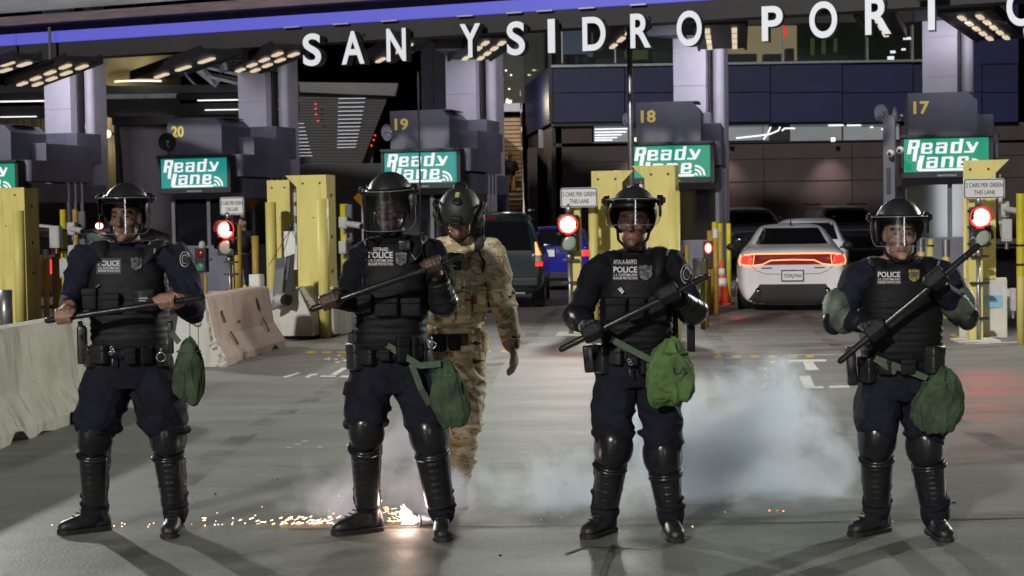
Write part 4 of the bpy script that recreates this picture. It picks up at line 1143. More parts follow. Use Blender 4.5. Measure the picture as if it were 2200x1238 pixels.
# low concrete base right, with poster panels
t = empty("poster_panel", P(2133, 635, 21.9), -R(3), "white and pale blue panel on the concrete base under the right signal", "panel")
bm = BM(); box(bm, -.2, .13, 0, .01, -.16, .16, 0, 0); box(bm, -.2, .13, -.003, -.001, -.16, .0, 0, 1); mk("panel_sheet", bm, [mat('panel_white', S(196, 198, 204), .5), mat('panel_blue', S(140, 184, 216), .5)], t)
# traffic cone
c = P(1551, 608, 31); c.z = 0
t = empty("traffic_cone", c, 0, "orange traffic cone with two white bands left of the white sedan", "cone")
prof = [(.17, .03), (.135, .2), (.105, .36), (.085, .48), (.07, .56), (.055, .66), (.03, .8), (.025, .82)]
bm = BM(); rings = [[bm.verts.new((r*math.cos(a), r*math.sin(a), z)) for a in [i*math.pi/10 for i in range(20)]] for r, z in prof]; skin(bm, rings); mk("cone_body", bm, mat('cone_orange', S(226, 74, 40), .5), t, True)
bm = BM()
for a, b in (((.108, .345), (.083, .49)), ((.073, .55), (.053, .67))): cyl(bm, (0, 0, a[1]), (0, 0, b[1]), a[0]*1.03, b[0]*1.05, 20)
mk("white_band", bm, M['white'], t, True)
bm = BM(); box(bm, -.2, .2, -.2, .2, 0, .035, .01); mk("base", bm, mat('cone_base', S(180, 50, 30), .6), t)
# planter-like clutter by the bollards
boxthing("concrete_kerb_block", "low pale concrete block behind the third officer's baton", "block", 1488, 556, 1508, 620, 27.5, .4, 'conc_pale', False)

# ================================================================= vehicles
def ring_car(bm, y, zb, zs, zr, wb, wr):
    half = [(0, zb), (wb*.8, zb), (wb*.96, zb+(zs-zb)*.14), (wb, zb+(zs-zb)*.5), (wb*.985, zs-(zs-zb)*.12), (wb*.93, zs), (wb*.93*.55+wr*.45, zs+(zr-zs)*.3), (wr, zr-(zr-zs)*.16), (wr*.82, zr), (0, zr+.015)]
    pts = half+[(-x, z) for x, z in half[-2:0:-1]]
    return [bm.verts.new((x, y, z)) for x, z in pts]
def car_body(st):
    bm = BM(); rings = [ring_car(bm, *s) for s in st]; skin(bm, rings)
    es = [f for f in bm.faces if len(f.verts) > 4]
    bmesh.ops.triangulate(bm, faces=es)
    me = bpy.data.meshes.new("c"); bmesh.ops.recalc_face_normals(bm, faces=bm.faces); bm.to_mesh(me); bm.free()
    o = bpy.data.objects.new("c", me); COL.objects.link(o); s = o.modifiers.new("s", 'SUBSURF'); s.levels = 3
    dg = bpy.context.evaluated_depsgraph_get(); r = bpy.data.meshes.new_from_object(o.evaluated_get(dg)); bpy.data.objects.remove(o); return r
def addme(name, me, m, par, smooth=True):
    me.materials.clear(); me.materials.append(m)
    if smooth: me.polygons.foreach_set("use_smooth", [True]*len(me.polygons))
    o = bpy.data.objects.new(name, me); COL.objects.link(o); o.parent = par; return o
def drape(bm, bvh, quad, off=.008, n=12, axis='y', sgn=1, mi=0, thick=0):
    """quad corners (a,z) ll, lr, ur, ul cast onto the body along an axis"""
    vs = {}
    for i in range(n+1):
        for j in range(n+1):
            u, v = i/n, j/n
            a = (V(quad[0])*(1-u)+V(quad[1])*u)*(1-v)+(V(quad[3])*(1-u)+V(quad[2])*u)*v
            if axis == 'y': o, d = V((a[0], -3*sgn+(5 if sgn < 0 else 0), a[1])), V((0, sgn, 0))
            else: o, d = V((3*sgn, a[0], a[1])), V((-sgn, 0, 0))
            h = bvh.ray_cast(o, d)
            if h[0] is not None: vs[i, j] = bm.verts.new(h[0]-d*off)
    for i in range(n):
        for j in range(n):
            k = [(i, j), (i+1, j), (i+1, j+1), (i, j+1)]
            if all(q in vs for q in k):
                f = bm.faces.new([vs[q] for q in k]); f.material_index = mi
def wheel(par, x, y, r, w=.23):
    bm = BM(); rings = []
    for xx, rr in ((-w/2, r*.62), (-w/2, r*.93), (-w*.36, r), (w*.36, r), (w/2, r*.93), (w/2, r*.62)):
        rings.append([bm.verts.new((x+xx, y+rr*math.cos(a), r+rr*math.sin(a))) for a in [i*math.pi/14 for i in range(28)]])
    skin(bm, rings); tv = mk("wheel", bm, M['black'], par, True)
    bm = BM(); s = math.copysign(1, x); cyl(bm, (x+s*(w/2-.02), y, r), (x+s*(w/2+.005), y, r), r*.6, seg=20)
    for k in range(5):
        a = k*2*math.pi/5; obox(bm, (x+s*(w/2+.01), y, r), (x+s*(w/2+.01), y+r*.55*math.cos(a), r+r*.55*math.sin(a)), .05, .02, up=V((1, 0, 0)))
    mk("rim", bm, M['steel'], tv)
def paint(name, c, rough=.25): return mat(name, c, rough, coat=.6, c2=tuple(x*.93 for x in c), scale=2)
def plate(par, x0, x1, y, z0, z1, txt, bvh=None):
    bm = BM(); box(bm, x0-.02, x1+.02, y-.01, y+.01, z0-.02, z1+.02, .004, 2); box(bm, x0, x1, y-.014, y-.011, z0, z1, 0, 0)
    if txt: add_text(bm, txt, lambda u, v: V((x0+(x1-x0)*(.06+u*.88), y-.0165, z0+(z1-z0)*(.2+.5*v))), 1, bold=.02)
    mk("licence_plate", bm, [M['signwhite'], mat('plate_ink', S(40, 44, 80), .5), M['dark']], par, recalc=False)

# --- white sedan
pos = P(1701, 640, 28.5); 
t = empty("white_sedan", (pos.x, 28.4, 0), -R(8.5), "white four door sedan with lit full-width tail lamps seen from behind", "car")
st = [(-.02, .13, .88, .95, .80, .66), (.05, .11, .96, 1.04, .88, .72), (.28, .15, 1.0, 1.09, .93, .76), (.62, .2, 1.0, 1.12, .955, .72), (.86, .2, 1.0, 1.18, .955, .66), (1.25, .2, 1.0, 1.38, .955, .62),
      (1.62, .2, 1.0, 1.465, .955, .60), (2.3, .2, .99, 1.48, .955, .60), (3.0, .2, .98, 1.42, .955, .60), (3.75, .2, .96, 1.04, .955, .70), (4.5, .22, .86, .92, .92, .7), (5.0, .35, .7, .76, .75, .55)]
me = car_body(st); bv = bvh_me(me); body = addme("body", me, paint('white_car_paint', S(226, 226, 230)), t)
bm = BM(); drape(bm, bv, [(-.70, 1.135), (.70, 1.135), (.54, 1.41), (-.54, 1.41)], .008, 16); mk("rear_window", bm, M['glassdark'], t, True)
for s in (-1, 1):
    bm = BM(); drape(bm, bv, [(1.2, 1.08), (3.3, 1.05), (2.9, 1.38), (1.75, 1.40)], .006, 14, 'x', s); mk("side_window", bm, M['glassdark'], t, True)
zc = lambda x: 0
bm = BM()
def ribbon(bm, bv, pts, w, off, mi=0):
    for (a, b) in zip(pts, pts[1:]):
        d = V((b[0]-a[0], b[1]-a[1])).normalized(); nrm = V((-d.y, d.x))*w/2; e = d*w*.3
        drape(bm, bv, [tuple(V(a)-nrm-e), tuple(V(b)-nrm+e), tuple(V(b)+nrm+e), tuple(V(a)+nrm-e)], off, 4, mi=mi)
lampz0, lampz1 = .80, .985
drape(bm, bv, [(-.88, .80), (.88, .80), (.88, .98), (-.88, .98)], .007, 20); mk("lamp_bar", bm, M['red_dim'], t, True)
bm = BM()
for s in (-1, 1):
    ribbon(bm, bv, [(s*.87, .965), (s*.60, .985), (0, .985)], .020, .014)
    ribbon(bm, bv, [(s*.87, .96), (s*.90, .86), (s*.88, .80), (s*.66, .79)], .026, .014)
    ribbon(bm, bv, [(s*.66, .79), (s*.50, .81), (s*.36, .875), (0, .885)], .018, .014)
    ribbon(bm, bv, [(s*.66, .80), (s*.64, .96)], .012, .013)
mk("lamp_outline", bm, M['tail_amber'], t, True)
bm = BM()
for s in (-1, 1): drape(bm, bv, [(s*.86, .82), (s*.68, .82), (s*.67, .955), (s*.85, .945)][::s], .011, 6)
mk("tail_light", bm, M['tail_red'], t, True)
bm = BM(); drape(bm, bv, [(-.80, .13), (.80, .13), (.55, .47), (-.55, .47)], .012, 20); mk("diffuser", bm, M['black'], t, True)
bm = BM()
for s in (-1, 1): cyl(bm, (s*.58, -.06, .36), (s*.58, .12, .36), .055)
mk("exhaust", bm, M['chrome'], t, True)
plate(t, -.17, .17, -.03, .535, .69, "7ZRJ760")
bm = BM(); ribbon(bm, bv, [(-.6, .70), (-.45, .645), (0, .635), (.45, .645), (.6, .70)], .008, .005); ribbon(bm, bv, [(-.62, .72), (-.68, .78)], .008, .005); ribbon(bm, bv, [(.62, .72), (.68, .78)], .008, .005); mk("boot_seam", bm, M['dark'], t)
bm = BM(); drape(bm, bv, [(-.52, .735), (-.34, .735), (-.34, .755), (-.52, .755)], .006, 3); drape(bm, bv, [(.36, .735), (.54, .735), (.54, .755), (.36, .755)], .006, 3); drape(bm, bv, [(-.03, .70), (.03, .70), (.03, .715), (-.03, .715)], .006, 2); mk("badge", bm, M['dark'], t)
bm = BM(); obox(bm, (0, 1.5, 1.47), (.0, 1.42, 1.6), .012, .012); tube(bm, [(0, 1.56, 1.47), (0, 1.4, 1.5)], .02, 8); mk("aerial", bm, M['black'], t)
for s in (-1, 1):
    bm = BM(); ell(bm, (s*1.07, 3.0, 1.05), (.10, .09, .075)); obox(bm, (s*.93, 3.0, 1.02), (s*1.05, 3.0, 1.03), .06, .04); mk("wing_mirror", bm, M['black'], t, True)
for x in (-.82, .82):
    for y in (.95, 4.0): wheel(t, x, y, .35)
# --- green minivan
pos = P(1057, 620, 30.6)
t = empty("green_minivan", (pos.x, 30.4, 0), -R(3), "dark green minivan seen from behind with one bright amber tail lamp", "minivan")
st = [(0, .40, .95, 1.02, .86, .74), (.04, .32, 1.0, 1.15, .93, .8), (.14, .28, 1.04, 1.45, .95, .78), (.3, .25, 1.06, 1.70, .96, .74), (.55, .25, 1.06, 1.77, .96, .72), (2.0, .25, 1.05, 1.78, .96, .72), (3.2, .25, 1.03, 1.72, .96, .7), (4.1, .25, 1.0, 1.12, .95, .7), (4.7, .3, .85, .92, .85, .6)]
me = car_body(st); bv = bvh_me(me); body = addme("body", me, paint('green_car_paint', S(26, 44, 46), .3), t)
bm = BM(); drape(bm, bv, [(-.74, 1.07), (.74, 1.07), (.64, 1.60), (-.64, 1.60)], .008, 16); mk("rear_window", bm, M['glassdark'], t, True)
for s in (-1, 1):
    bm = BM(); drape(bm, bv, [(.55, 1.12), (3.4, 1.12), (3.0, 1.62), (.5, 1.62)], .006, 14, 'x', s); mk("side_window", bm, M['glassdark'], t, True)
    bm = BM(); drape(bm, bv, [(s*.80, .98), (s*.93, .98), (s*.91, 1.22), (s*.79, 1.22)][::s], .012, 6); mk("tail_light", bm, M['tail_amber'], t, True)
    bm = BM(); drape(bm, bv, [(s*.80, .78), (s*.93, .78), (s*.93, .86), (s*.80, .86)][::s], .012, 6); mk("tail_light", bm, M['tail_red'], t, True)
    bm = BM(); drape(bm, bv, [(s*.80, .87), (s*.93, .87), (s*.93, .97), (s*.80, .97)][::s], .012, 6); mk("reverse_lens", bm, M['boxgrey'], t, True)
bm = BM(); ell(bm, (.0, -.03, .93), (.12, .03, .06)); mk("badge", bm, M['boxgrey'], t, True)
bm = BM(); drape(bm, bv, [(-.55, 1.645), (.1, 1.645), (.1, 1.68), (-.55, 1.68)], .012, 6); mk("high_brake_lamp", bm, M['red_dim'], t)
bm = BM(); drape(bm, bv, [(-.16, .65), (.14, .65), (.14, .79), (-.16, .79)], .015, 3); mk("licence_plate", bm, M['boxgrey'], t)
bm = BM(); obox(bm, (-.85, -.02, .5), (.85, -.02, .5), .1, .16, bev=.03); mk("bumper", bm, paint('green_bumper', S(22, 36, 38), .4), t)
bm = BM(); obox(bm, (-.1, -.02, .30), (.6, -.02, .30), .05, .03); mk("trim_strip", bm, M['steel'], t)
bm = BM(); obox(bm, (.68, .6, 1.80), (.66, 3.0, 1.81), .05, .03); obox(bm, (-.68, .6, 1.80), (-.66, 3.0, 1.81), .05, .03); mk("roof_rail", bm, M['steel'], t)
for x in (-.82, .82):
    for y in (.85, 3.7): wheel(t, x, y, .34)
# --- blue car ahead of it
pos = P(1186, 590, 37.5)
t = empty("blue_hatchback", (pos.x, 37.3, 0), -R(7), "shiny blue hatchback waiting ahead of the green minivan", "car")
st = [(0, .38, .85, .9, .78, .66), (.05, .3, .92, 1.0, .86, .74), (.15, .25, .96, 1.12, .89, .74), (.4, .22, .97, 1.34, .9, .66), (.8, .22, .97, 1.45, .9, .62), (2.2, .22, .96, 1.46, .9, .62), (3.0, .22, .93, 1.02, .9, .65), (4.0, .3, .75, .82, .7, .5)]
me = car_body(st); bv = bvh_me(me); body = addme("body", me, paint('blue_car_paint', S(40, 40, 150), .2), t)
bm = BM(); drape(bm, bv, [(-.68, 1.02), (.68, 1.02), (.55, 1.38), (-.55, 1.38)], .008, 14); mk("rear_window", bm, M['glassdark'], t, True)
for s in (-1, 1):
    bm = BM(); drape(bm, bv, [(s*.66, .78), (s*.86, .78), (s*.84, .92), (s*.66, .92)][::s], .012, 6); mk("tail_light", bm, M['tail_red'], t, True)
bm = BM(); drape(bm, bv, [(-.05, .95), (.05, .95), (.04, 1.0), (-.04, 1.0)], .012, 3); mk("badge", bm, M['chrome'], t)
plate(t, -.26, .06, -.02, .78, .93, "")
bm = BM(); obox(bm, (-.7, -.01, .36), (.7, -.01, .36), .05, .14, bev=.02); mk("bumper", bm, M['black'], t)
for x in (-.76, .76):
    for y in (.7, 3.2): wheel(t, x, y, .31)
# --- white car ahead of the sedan
pos = P(1728, 600, 37)
t = empty("white_hatchback", (pos.x, 36.8, 0), -R(12), "white car whose roof shows just above the sedan", "car")
me = car_body([(0, .38, .88, .94, .8, .66), (.05, .3, .98, 1.06, .88, .74), (.15, .25, 1.0, 1.2, .92, .74), (.4, .22, 1.0, 1.44, .93, .68), (.8, .22, 1.0, 1.545, .93, .66), (2.4, .22, .99, 1.55, .93, .64), (3.3, .22, .95, 1.05, .92, .65), (4.3, .3, .75, .82, .7, .5)]); bv = bvh_me(me)
addme("body", me, paint('white_paint_far', S(200, 200, 208)), t)
bm = BM(); drape(bm, bv, [(-.70, 1.08), (.70, 1.08), (.58, 1.44), (-.58, 1.44)], .008, 14); mk("rear_window", bm, M['glassdark'], t, True)
bm = BM(); obox(bm, (.6, .7, 1.57), (.58, 2.3, 1.58), .04, .03); obox(bm, (-.6, .7, 1.57), (-.58, 2.3, 1.58), .04, .03); mk("roof_rail", bm, M['dark'], t)
for x in (-.78, .78):
    for y in (.7, 3.3): wheel(t, x, y, .32)
# --- two parked vehicles facing us
def suv(px, Y, lab, shade):
    pos = P(px, 560, Y); t = empty("parked_suv", (pos.x, Y, 0), R(4), lab, "parked SUV", "unlit SUVs facing the lanes")
    me = car_body([(0, .45, .92, .98, .82, .7), (.06, .35, 1.02, 1.1, .95, .82), (.3, .3, 1.08, 1.17, 1.0, .86), (1.2, .3, 1.12, 1.22, 1.0, .86), (1.6, .3, 1.13, 1.42, 1.0, .80), (2.1, .3, 1.13, 1.78, 1.0, .74), (2.6, .3, 1.13, 1.86, 1.0, .72), (4.6, .3, 1.12, 1.86, 1.0, .72), (5.1, .4, 1.0, 1.2, .9, .7)])
    bv = bvh_me(me); addme("body", me, paint('parked_paint_'+str(px), S(*shade), .35), t)
    bm = BM(); drape(bm, bv, [(-.86, 1.28), (.86, 1.28), (.66, 1.76), (-.66, 1.76)], .01, 14); mk("windscreen", bm, M['glassdark'], t, True)
    for s in (-1, 1):
        bm = BM(); drape(bm, bv, [(s*.52, .84), (s*.86, .86), (s*.84, 1.02), (s*.52, .99)][::s], .012, 6); mk("headlight", bm, M['chrome'], t, True)
        bm = BM(); ell(bm, (s*1.13, 1.75, 1.3), (.12, .08, .1)); mk("wing_mirror", bm, M['black'], t, True)
    bm = BM(); drape(bm, bv, [(-.48, .66), (.48, .66), (.5, .98), (-.5, .98)], .012, 8); mk("grille", bm, M['black'], t)
    bm = BM(); box(bm, -.8, .8, -.06, .1, .42, .6, .04); mk("bumper", bm, M['black'], t)
    bm = BM(); obox(bm, (.68, 2.4, 1.89), (.66, 4.3, 1.9), .05, .04); obox(bm, (-.68, 2.4, 1.89), (-.66, 4.3, 1.9), .05, .04); mk("roof_rail", bm, M['dark'], t)
    for x in (-.85, .85):
        for y in (.95, 4.0): wheel(t, x, y, .38)
suv(1645, 47.5, "unlit grey SUV facing us above the white sedan's roof", (104, 104, 106))
suv(1862, 46.5, "unlit SUV facing us behind the fourth officer's helmet", (92, 92, 96))
# --- car at the far left with a lit lamp, mostly behind the gate column
pos = P(92, 600, 32.5)
t = empty("red_car", (P(60, 600, 33).x, 32.5, 0), -R(16), "dark car with a bright red tail lamp between the left gate column and bollards", "car")
me = car_body([(0, .40, .95, 1.02, .82, .7), (.05, .3, 1.0, 1.15, .9, .76), (.2, .25, 1.02, 1.42, .92, .72), (.5, .25, 1.02, 1.6, .92, .68), (2.2, .25, 1.0, 1.6, .92, .66), (3.2, .25, .97, 1.06, .92, .66), (4.2, .3, .75, .82, .7, .5)]); bv = bvh_me(me)
addme("body", me, paint('dark_red_paint', S(60, 14, 16), .3), t)
bm = BM(); drape(bm, bv, [(-.66, 1.1), (.66, 1.1), (.56, 1.48), (-.56, 1.48)], .008, 12); mk("rear_window", bm, M['glassdark'], t, True)
for s in (-1, 1):
    bm = BM(); drape(bm, bv, [(s*.66, .72), (s*.9, .72), (s*.88, 1.0), (s*.66, 1.0)][::s], .012, 6); mk("tail_light", bm, M['tail_red'], t, True)
bm = BM(); obox(bm, (.35, .1, 1.66), (.95, .1, 1.60), .12, .05); mk("roof_bar", bm, M['brightsteel'], t)
for x in (-.78, .78):
    for y in (.8, 3.3): wheel(t, x, y, .32)
pos = P(215, 600, 37)
t = empty("lane_car", (pos.x, 36.5, 0), -R(16), "dark car with small red lamps behind the first officer's helmet", "car")
me = car_body([(0, .40, .95, 1.02, .82, .7), (.05, .3, 1.0, 1.15, .9, .76), (.2, .25, 1.02, 1.42, .92, .72), (.5, .25, 1.02, 1.6, .92, .68), (2.2, .25, 1.0, 1.6, .92, .66), (3.2, .25, .97, 1.06, .92, .66), (4.2, .3, .75, .82, .7, .5)]); bv = bvh_me(me)
addme("body", me, paint('dark_grey_paint', S(40, 40, 46), .3), t)
bm = BM(); drape(bm, bv, [(-.66, 1.1), (.66, 1.1), (.56, 1.48), (-.56, 1.48)], .008, 12); mk("rear_window", bm, M['glassdark'], t, True)
for s in (-1, 1):
    bm = BM(); drape(bm, bv, [(s*.74, .82), (s*.86, .82), (s*.85, .95), (s*.74, .95)][::s], .012, 4); mk("tail_light", bm, M['tail_red'], t, True)
bm = BM(); ell(bm, (-.02, .3, 1.62), (.09, .05, .07)); mk("high_brake_lamp", bm, M['red_lamp'], t, True)
for x in (-.78, .78):
    for y in (.8, 3.3): wheel(t, x, y, .32)
# ================================================================= people
def cloth(name, c, c2, rough=.85, bs=26, bump=.5, sheen=.0):
    return mat(name, c, rough, c2, 7, 5, bump=bump, bscale=bs, spec=.25, sheen=sheen)
M['shirt_navy'] = cloth('navy_shirt', S(31, 31, 49), S(21, 21, 35))
M['shirt_black'] = cloth('black_navy_shirt', S(20, 21, 28), S(13, 13, 19))
M['trouser'] = cloth('navy_trousers', S(25, 26, 40), S(16, 17, 27))
M['vest'] = mat('black_nylon', S(17, 17, 20), .66, S(11, 11, 13), 14, 5, bump=.25, bscale=90, spec=.3)
M['vest2'] = mat('charcoal_nylon', S(31, 32, 36), .68, S(21, 22, 25), 14, 5, bump=.25, bscale=90, spec=.3)
M['plastic'] = mat('black_plastic', (.011, .011, .013), .26, (.02, .02, .022), 9, bump=.06, bscale=40)
M['helmet'] = mat('helmet_shell', (.02, .021, .022), .38, (.028, .029, .03), 12, bump=.04, bscale=120)
M['leather'] = mat('boot_leather', (.014, .014, .015), .42, (.024, .024, .025), 14, bump=.25, bscale=50)
M['glove'] = mat('black_glove', (.010, .010, .011), .6, (.016, .016, .018), 20, bump=.2, bscale=60, spec=.25)
M['sole'] = mat('rubber_sole', (.012, .012, .012), .7)
M['hair'] = mat('dark_hair', (.012, .009, .008), .7)
M['lip'] = mat('lip', S(140, 88, 78), .45); M['lipdark'] = mat('dark_lip', S(96, 62, 54), .4)
M['eyewhite'] = mat('eye_white', S(112, 102, 96), .2); M['iris'] = mat('iris', (.01, .007, .005), .1)
M['skin_a'] = mat('skin_tan', S(160, 122, 104), .5, S(132, 96, 80), 22, 6, bump=.22, bscale=110)
M['skin_b'] = mat('skin_dark', S(84, 59, 48), .45, S(64, 44, 36), 22, 6, bump=.22, bscale=110)
M['skin_c'] = mat('skin_brown', S(116, 84, 68), .48, S(92, 65, 52), 22, 6, bump=.22, bscale=110)
M['skin_d'] = mat('skin_light', S(180, 144, 124), .5, S(150, 114, 96), 22, 6, bump=.22, bscale=110)
M['olive'] = mat('olive_canvas', S(62, 82, 56), .85, S(38, 54, 37), 11, 7, bump=.6, bscale=18)
M['olive_lite'] = mat('bright_olive_nylon', S(88, 116, 62), .8, S(62, 88, 45), 9, 7, bump=.6, bscale=16)
M['webbing'] = mat('grey_green_webbing', S(80, 94, 74), .8, S(66, 80, 62), 20, bump=.3, bscale=120)
M['patchtxt'] = mat('patch_print', S(214, 214, 212), .7)
M['patchback'] = mat('patch_black', S(22, 22, 25), .8)
M['patchgrey'] = mat('patch_grey', S(74, 76, 80), .8)
M['badge_silver'] = mat('silver_badge', S(150, 150, 150), .4, S(80, 80, 82), 60, metal=.4)
M['badge_gold'] = mat('gold_badge', S(196, 176, 110), .4, S(140, 120, 70), 60, metal=.4)
M['elbowgreen'] = mat('sage_elbow_pad', S(98, 108, 94), .6, S(62, 70, 60), 12, bump=.3)

def visor_mat():
    m = bpy.data.materials.new('clear_visor'); m.use_nodes = True; nt = m.node_tree; N, L = nt.nodes, nt.links
    N.remove(N["Principled BSDF"]); out = N["Material Output"]
    tr = N.new("ShaderNodeBsdfTransparent"); tr.inputs["Color"].default_value = (.80, .81, .84, 1)
    gl = N.new("ShaderNodeBsdfAnisotropic"); gl.inputs["Roughness"].default_value = .045; gl.inputs["Anisotropy"].default_value = .3
    gl.inputs["Color"].default_value = (.9, .92, 1, 1)
    gl.inputs["Rotation"].default_value = .25; tg = N.new("ShaderNodeTangent"); tg.direction_type = 'RADIAL'; tg.axis = 'Z'; L.new(tg.outputs[0], gl.inputs["Tangent"])
    fr = N.new("ShaderNodeFresnel"); fr.inputs["IOR"].default_value = 1.5
    ad = N.new("ShaderNodeMath"); ad.operation = 'ADD'; ad.inputs[1].default_value = .03; L.new(fr.outputs[0], ad.inputs[0])
    mx = N.new("ShaderNodeMixShader"); L.new(ad.outputs[0], mx.inputs[0]); L.new(tr.outputs[0], mx.inputs[1]); L.new(gl.outputs[0], mx.inputs[2]); L.new(mx.outputs[0], out.inputs["Surface"])
    return m
M['visor'] = visor_mat()
M['visor_rim'] = mat('visor_rim', (.22, .22, .24), .15, spec=.8)

def camo_mat():
    m = bpy.data.materials.new('woodland_camouflage'); m.use_nodes = True; nt = m.node_tree; N, L = nt.nodes, nt.links; b = N["Principled BSDF"]; b.inputs["Roughness"].default_value = .85
    tc = N.new("ShaderNodeTexCoord")
    def lay(prev, scale, lo, col, st, seed):
        mp = N.new("ShaderNodeMapping"); mp.inputs["Scale"].default_value = st; mp.inputs["Location"].default_value = (seed, seed*2, seed*3); mp.inputs["Rotation"].default_value = (0, .35, 0)
        L.new(tc.outputs["Object"], mp.inputs["Vector"])
        n = N.new("ShaderNodeTexNoise"); n.inputs["Scale"].default_value = scale; n.inputs["Detail"].default_value = 3; n.inputs["Distortion"].default_value = .6; L.new(mp.outputs[0], n.inputs["Vector"])
        r = N.new("ShaderNodeValToRGB"); r.color_ramp.elements[0].position = lo; r.color_ramp.elements[1].position = lo+.025; L.new(n.outputs["Fac"], r.inputs["Fac"])
        x = N.new("ShaderNodeMix"); x.data_type = 'RGBA'; L.new(r.outputs["Color"], x.inputs[0])
        if isinstance(prev, tuple): x.inputs[6].default_value = (*prev, 1)
        else: L.new(prev, x.inputs[6])
        x.inputs[7].default_value = (*col, 1); return x.outputs[2]
    c = lay(S(216, 202, 172), 10, .50, S(176, 162, 116), (1, 1, 1.5), 1)
    c = lay(c, 11, .57, S(152, 124, 98), (1, 1, 1.8), 4)
    c = lay(c, 18, .60, S(198, 182, 150), (1, 1, 2), 7)
    c = lay(c, 17, .625, S(54, 42, 32), (.7, .7, 1.9), 9)
    L.new(c, b.inputs["Base Color"])
    n = N.new("ShaderNodeTexNoise"); n.inputs["Scale"].default_value = 55; n.inputs["Detail"].default_value = 5; L.new(tc.outputs["Object"], n.inputs["Vector"])
    bp = N.new("ShaderNodeBump"); bp.inputs["Strength"].default_value = .3; bp.inputs["Distance"].default_value = .01; L.new(n.outputs["Fac"], bp.inputs["Height"]); L.new(bp.outputs[0], b.inputs["Normal"])
    return m
M['camo'] = camo_mat()

def hframe(H, yaw, pitch, roll=0):
    rot = Matrix.Rotation(yaw, 3, 'Z') @ Matrix.Rotation(roll, 3, 'Y') @ Matrix.Rotation(pitch, 3, 'X')
    return rot @ V((1, 0, 0)), rot @ V((0, -1, 0)), rot @ V((0, 0, 1))   # side, front, up

def add_head(bm, H, s, f, u, neck, rn=.062):
    q = lambda a, b, c: H+s*a+f*b+u*c
    rot = Matrix((s, f, u)).transposed()
    ell(bm, q(0, -.012, .025), (.076, .098, .108), rot, 24); ell(bm, q(0, .02, -.068), (.060, .070, .056), rot, 20)
    tube(bm, [q(0, .084, .022), q(0, .100, -.008), q(0, .108, -.030)], [.010, .0125, .0165], 10); ell(bm, q(0, .094, -.034), (.021, .014, .010), rot, 10)
    tube(bm, [q(-.046, .070, .036), q(-.018, .086, .038), (q(.018, .086, .038)), q(.046, .070, .036)], .0115, 8)
    for k in (-1, 1):
        ell(bm, q(k*.040, .066, -.022), (.026, .020, .022), rot, 12); ell(bm, q(k*.078, -.012, -.004), (.012, .024, .032), rot, 12)
    tube(bm, [q(-.024, .078, -.064), q(0, .087, -.060), q(.024, .078, -.064)], [.006, .009, .006], 8); tube(bm, [q(-.021, .078, -.073), q(0, .086, -.075), q(.021, .078, -.073)], [.006, .0095, .006], 8)
    ell(bm, q(0, .070, -.108), (.027, .022, .020), rot, 12)
    tube(bm, [neck-V((0, 0, .05)), neck, q(0, -.02, -.06)], [rn+.02, rn, rn-.004], 18)

def hand_grip(bm, C, ax, E, rb, side, g=0):
    e2 = V((0, -1, 0)); e2 = (e2-ax*e2.dot(ax)).normalized(); e1 = ax.cross(e2)
    if e1.z < 0: e1 = -e1
    A = lambda t, deg, r: C+ax*t+e2*math.cos(R(deg))*r+e1*math.sin(R(deg))*r
    W = C+(E-C).normalized()*.105+e1*.022+V((0, .015, 0)); r = rb+.0095+g
    for i in range(4):
        t = (i-1.5)*(.0215+g*.6); ln = (1.0, 1.06, 1.0, .86)[i if side < 0 else 3-i]
        tube(bm, [W+ax*t*.5, A(t*1.05, 92, r+.016), A(t*1.03, 62, r+.016*ln), A(t, 8, r+.010*ln), A(t*.97, -52, r+.004), A(t*.95, -118, r)],
             [.0145+g, .0135+g, .0125+g, .0112+g, .0104+g, .0088+g], 10)
    tube(bm, [W+ax*side*.022, A(side*.048, 115, .036), A(side*.060, 60, r+.008), A(side*.050, 14, r+.010)], [.016+g, .015+g, .0125+g, .0095+g], 10)
    tube(bm, [W, C.lerp(W, .45)+e1*.012], [.031+g, .034+g], 12)
    return W

def hand_loose(bm, W, d, fwd, side, g=.003):
    """hanging relaxed hand: d is down the forearm, fwd towards the camera"""
    sd = d.cross(fwd).normalized(); fwd = sd.cross(d)
    K = W+d*.095
    tube(bm, [W, W+d*.05, K], [.031, .037, .036], 12, squash=(sd, .62))
    for i in range(4):
        t = (i-1.5)*.02; ln = (.86, 1, 1.05, .95)[i]
        a = K+fwd*t-d*.012
        tube(bm, [W+fwd*t*.5+d*.03, a, a+d*.042*ln+sd*side*.010, a+d*.070*ln+sd*side*.028, a+d*.082*ln+sd*side*.050], [.012+g, .0115+g, .0105+g, .0095+g, .008+g], 10)
    tube(bm, [W+d*.03+fwd*.02, W+d*.07+fwd*.052, W+d*.105+fwd*.058+sd*side*.012, W+d*.125+fwd*.05+sd*side*.024], [.016+g, .014+g, .012+g, .009+g], 10)

def wrinkle(me, fn):
    """push vertices along their normals; fn(co) -> metres"""
    n = len(me.vertices); co = np.empty(n*3); no = np.empty(n*3)
    me.vertices.foreach_get("co", co); me.vertices.foreach_get("normal", no)
    co = co.reshape(-1, 3); no = no.reshape(-1, 3)
    d = np.array([fn(V(c)) for c in co])
    me.vertices.foreach_set("co", (co+no*d[:, None]).ravel()); me.update()

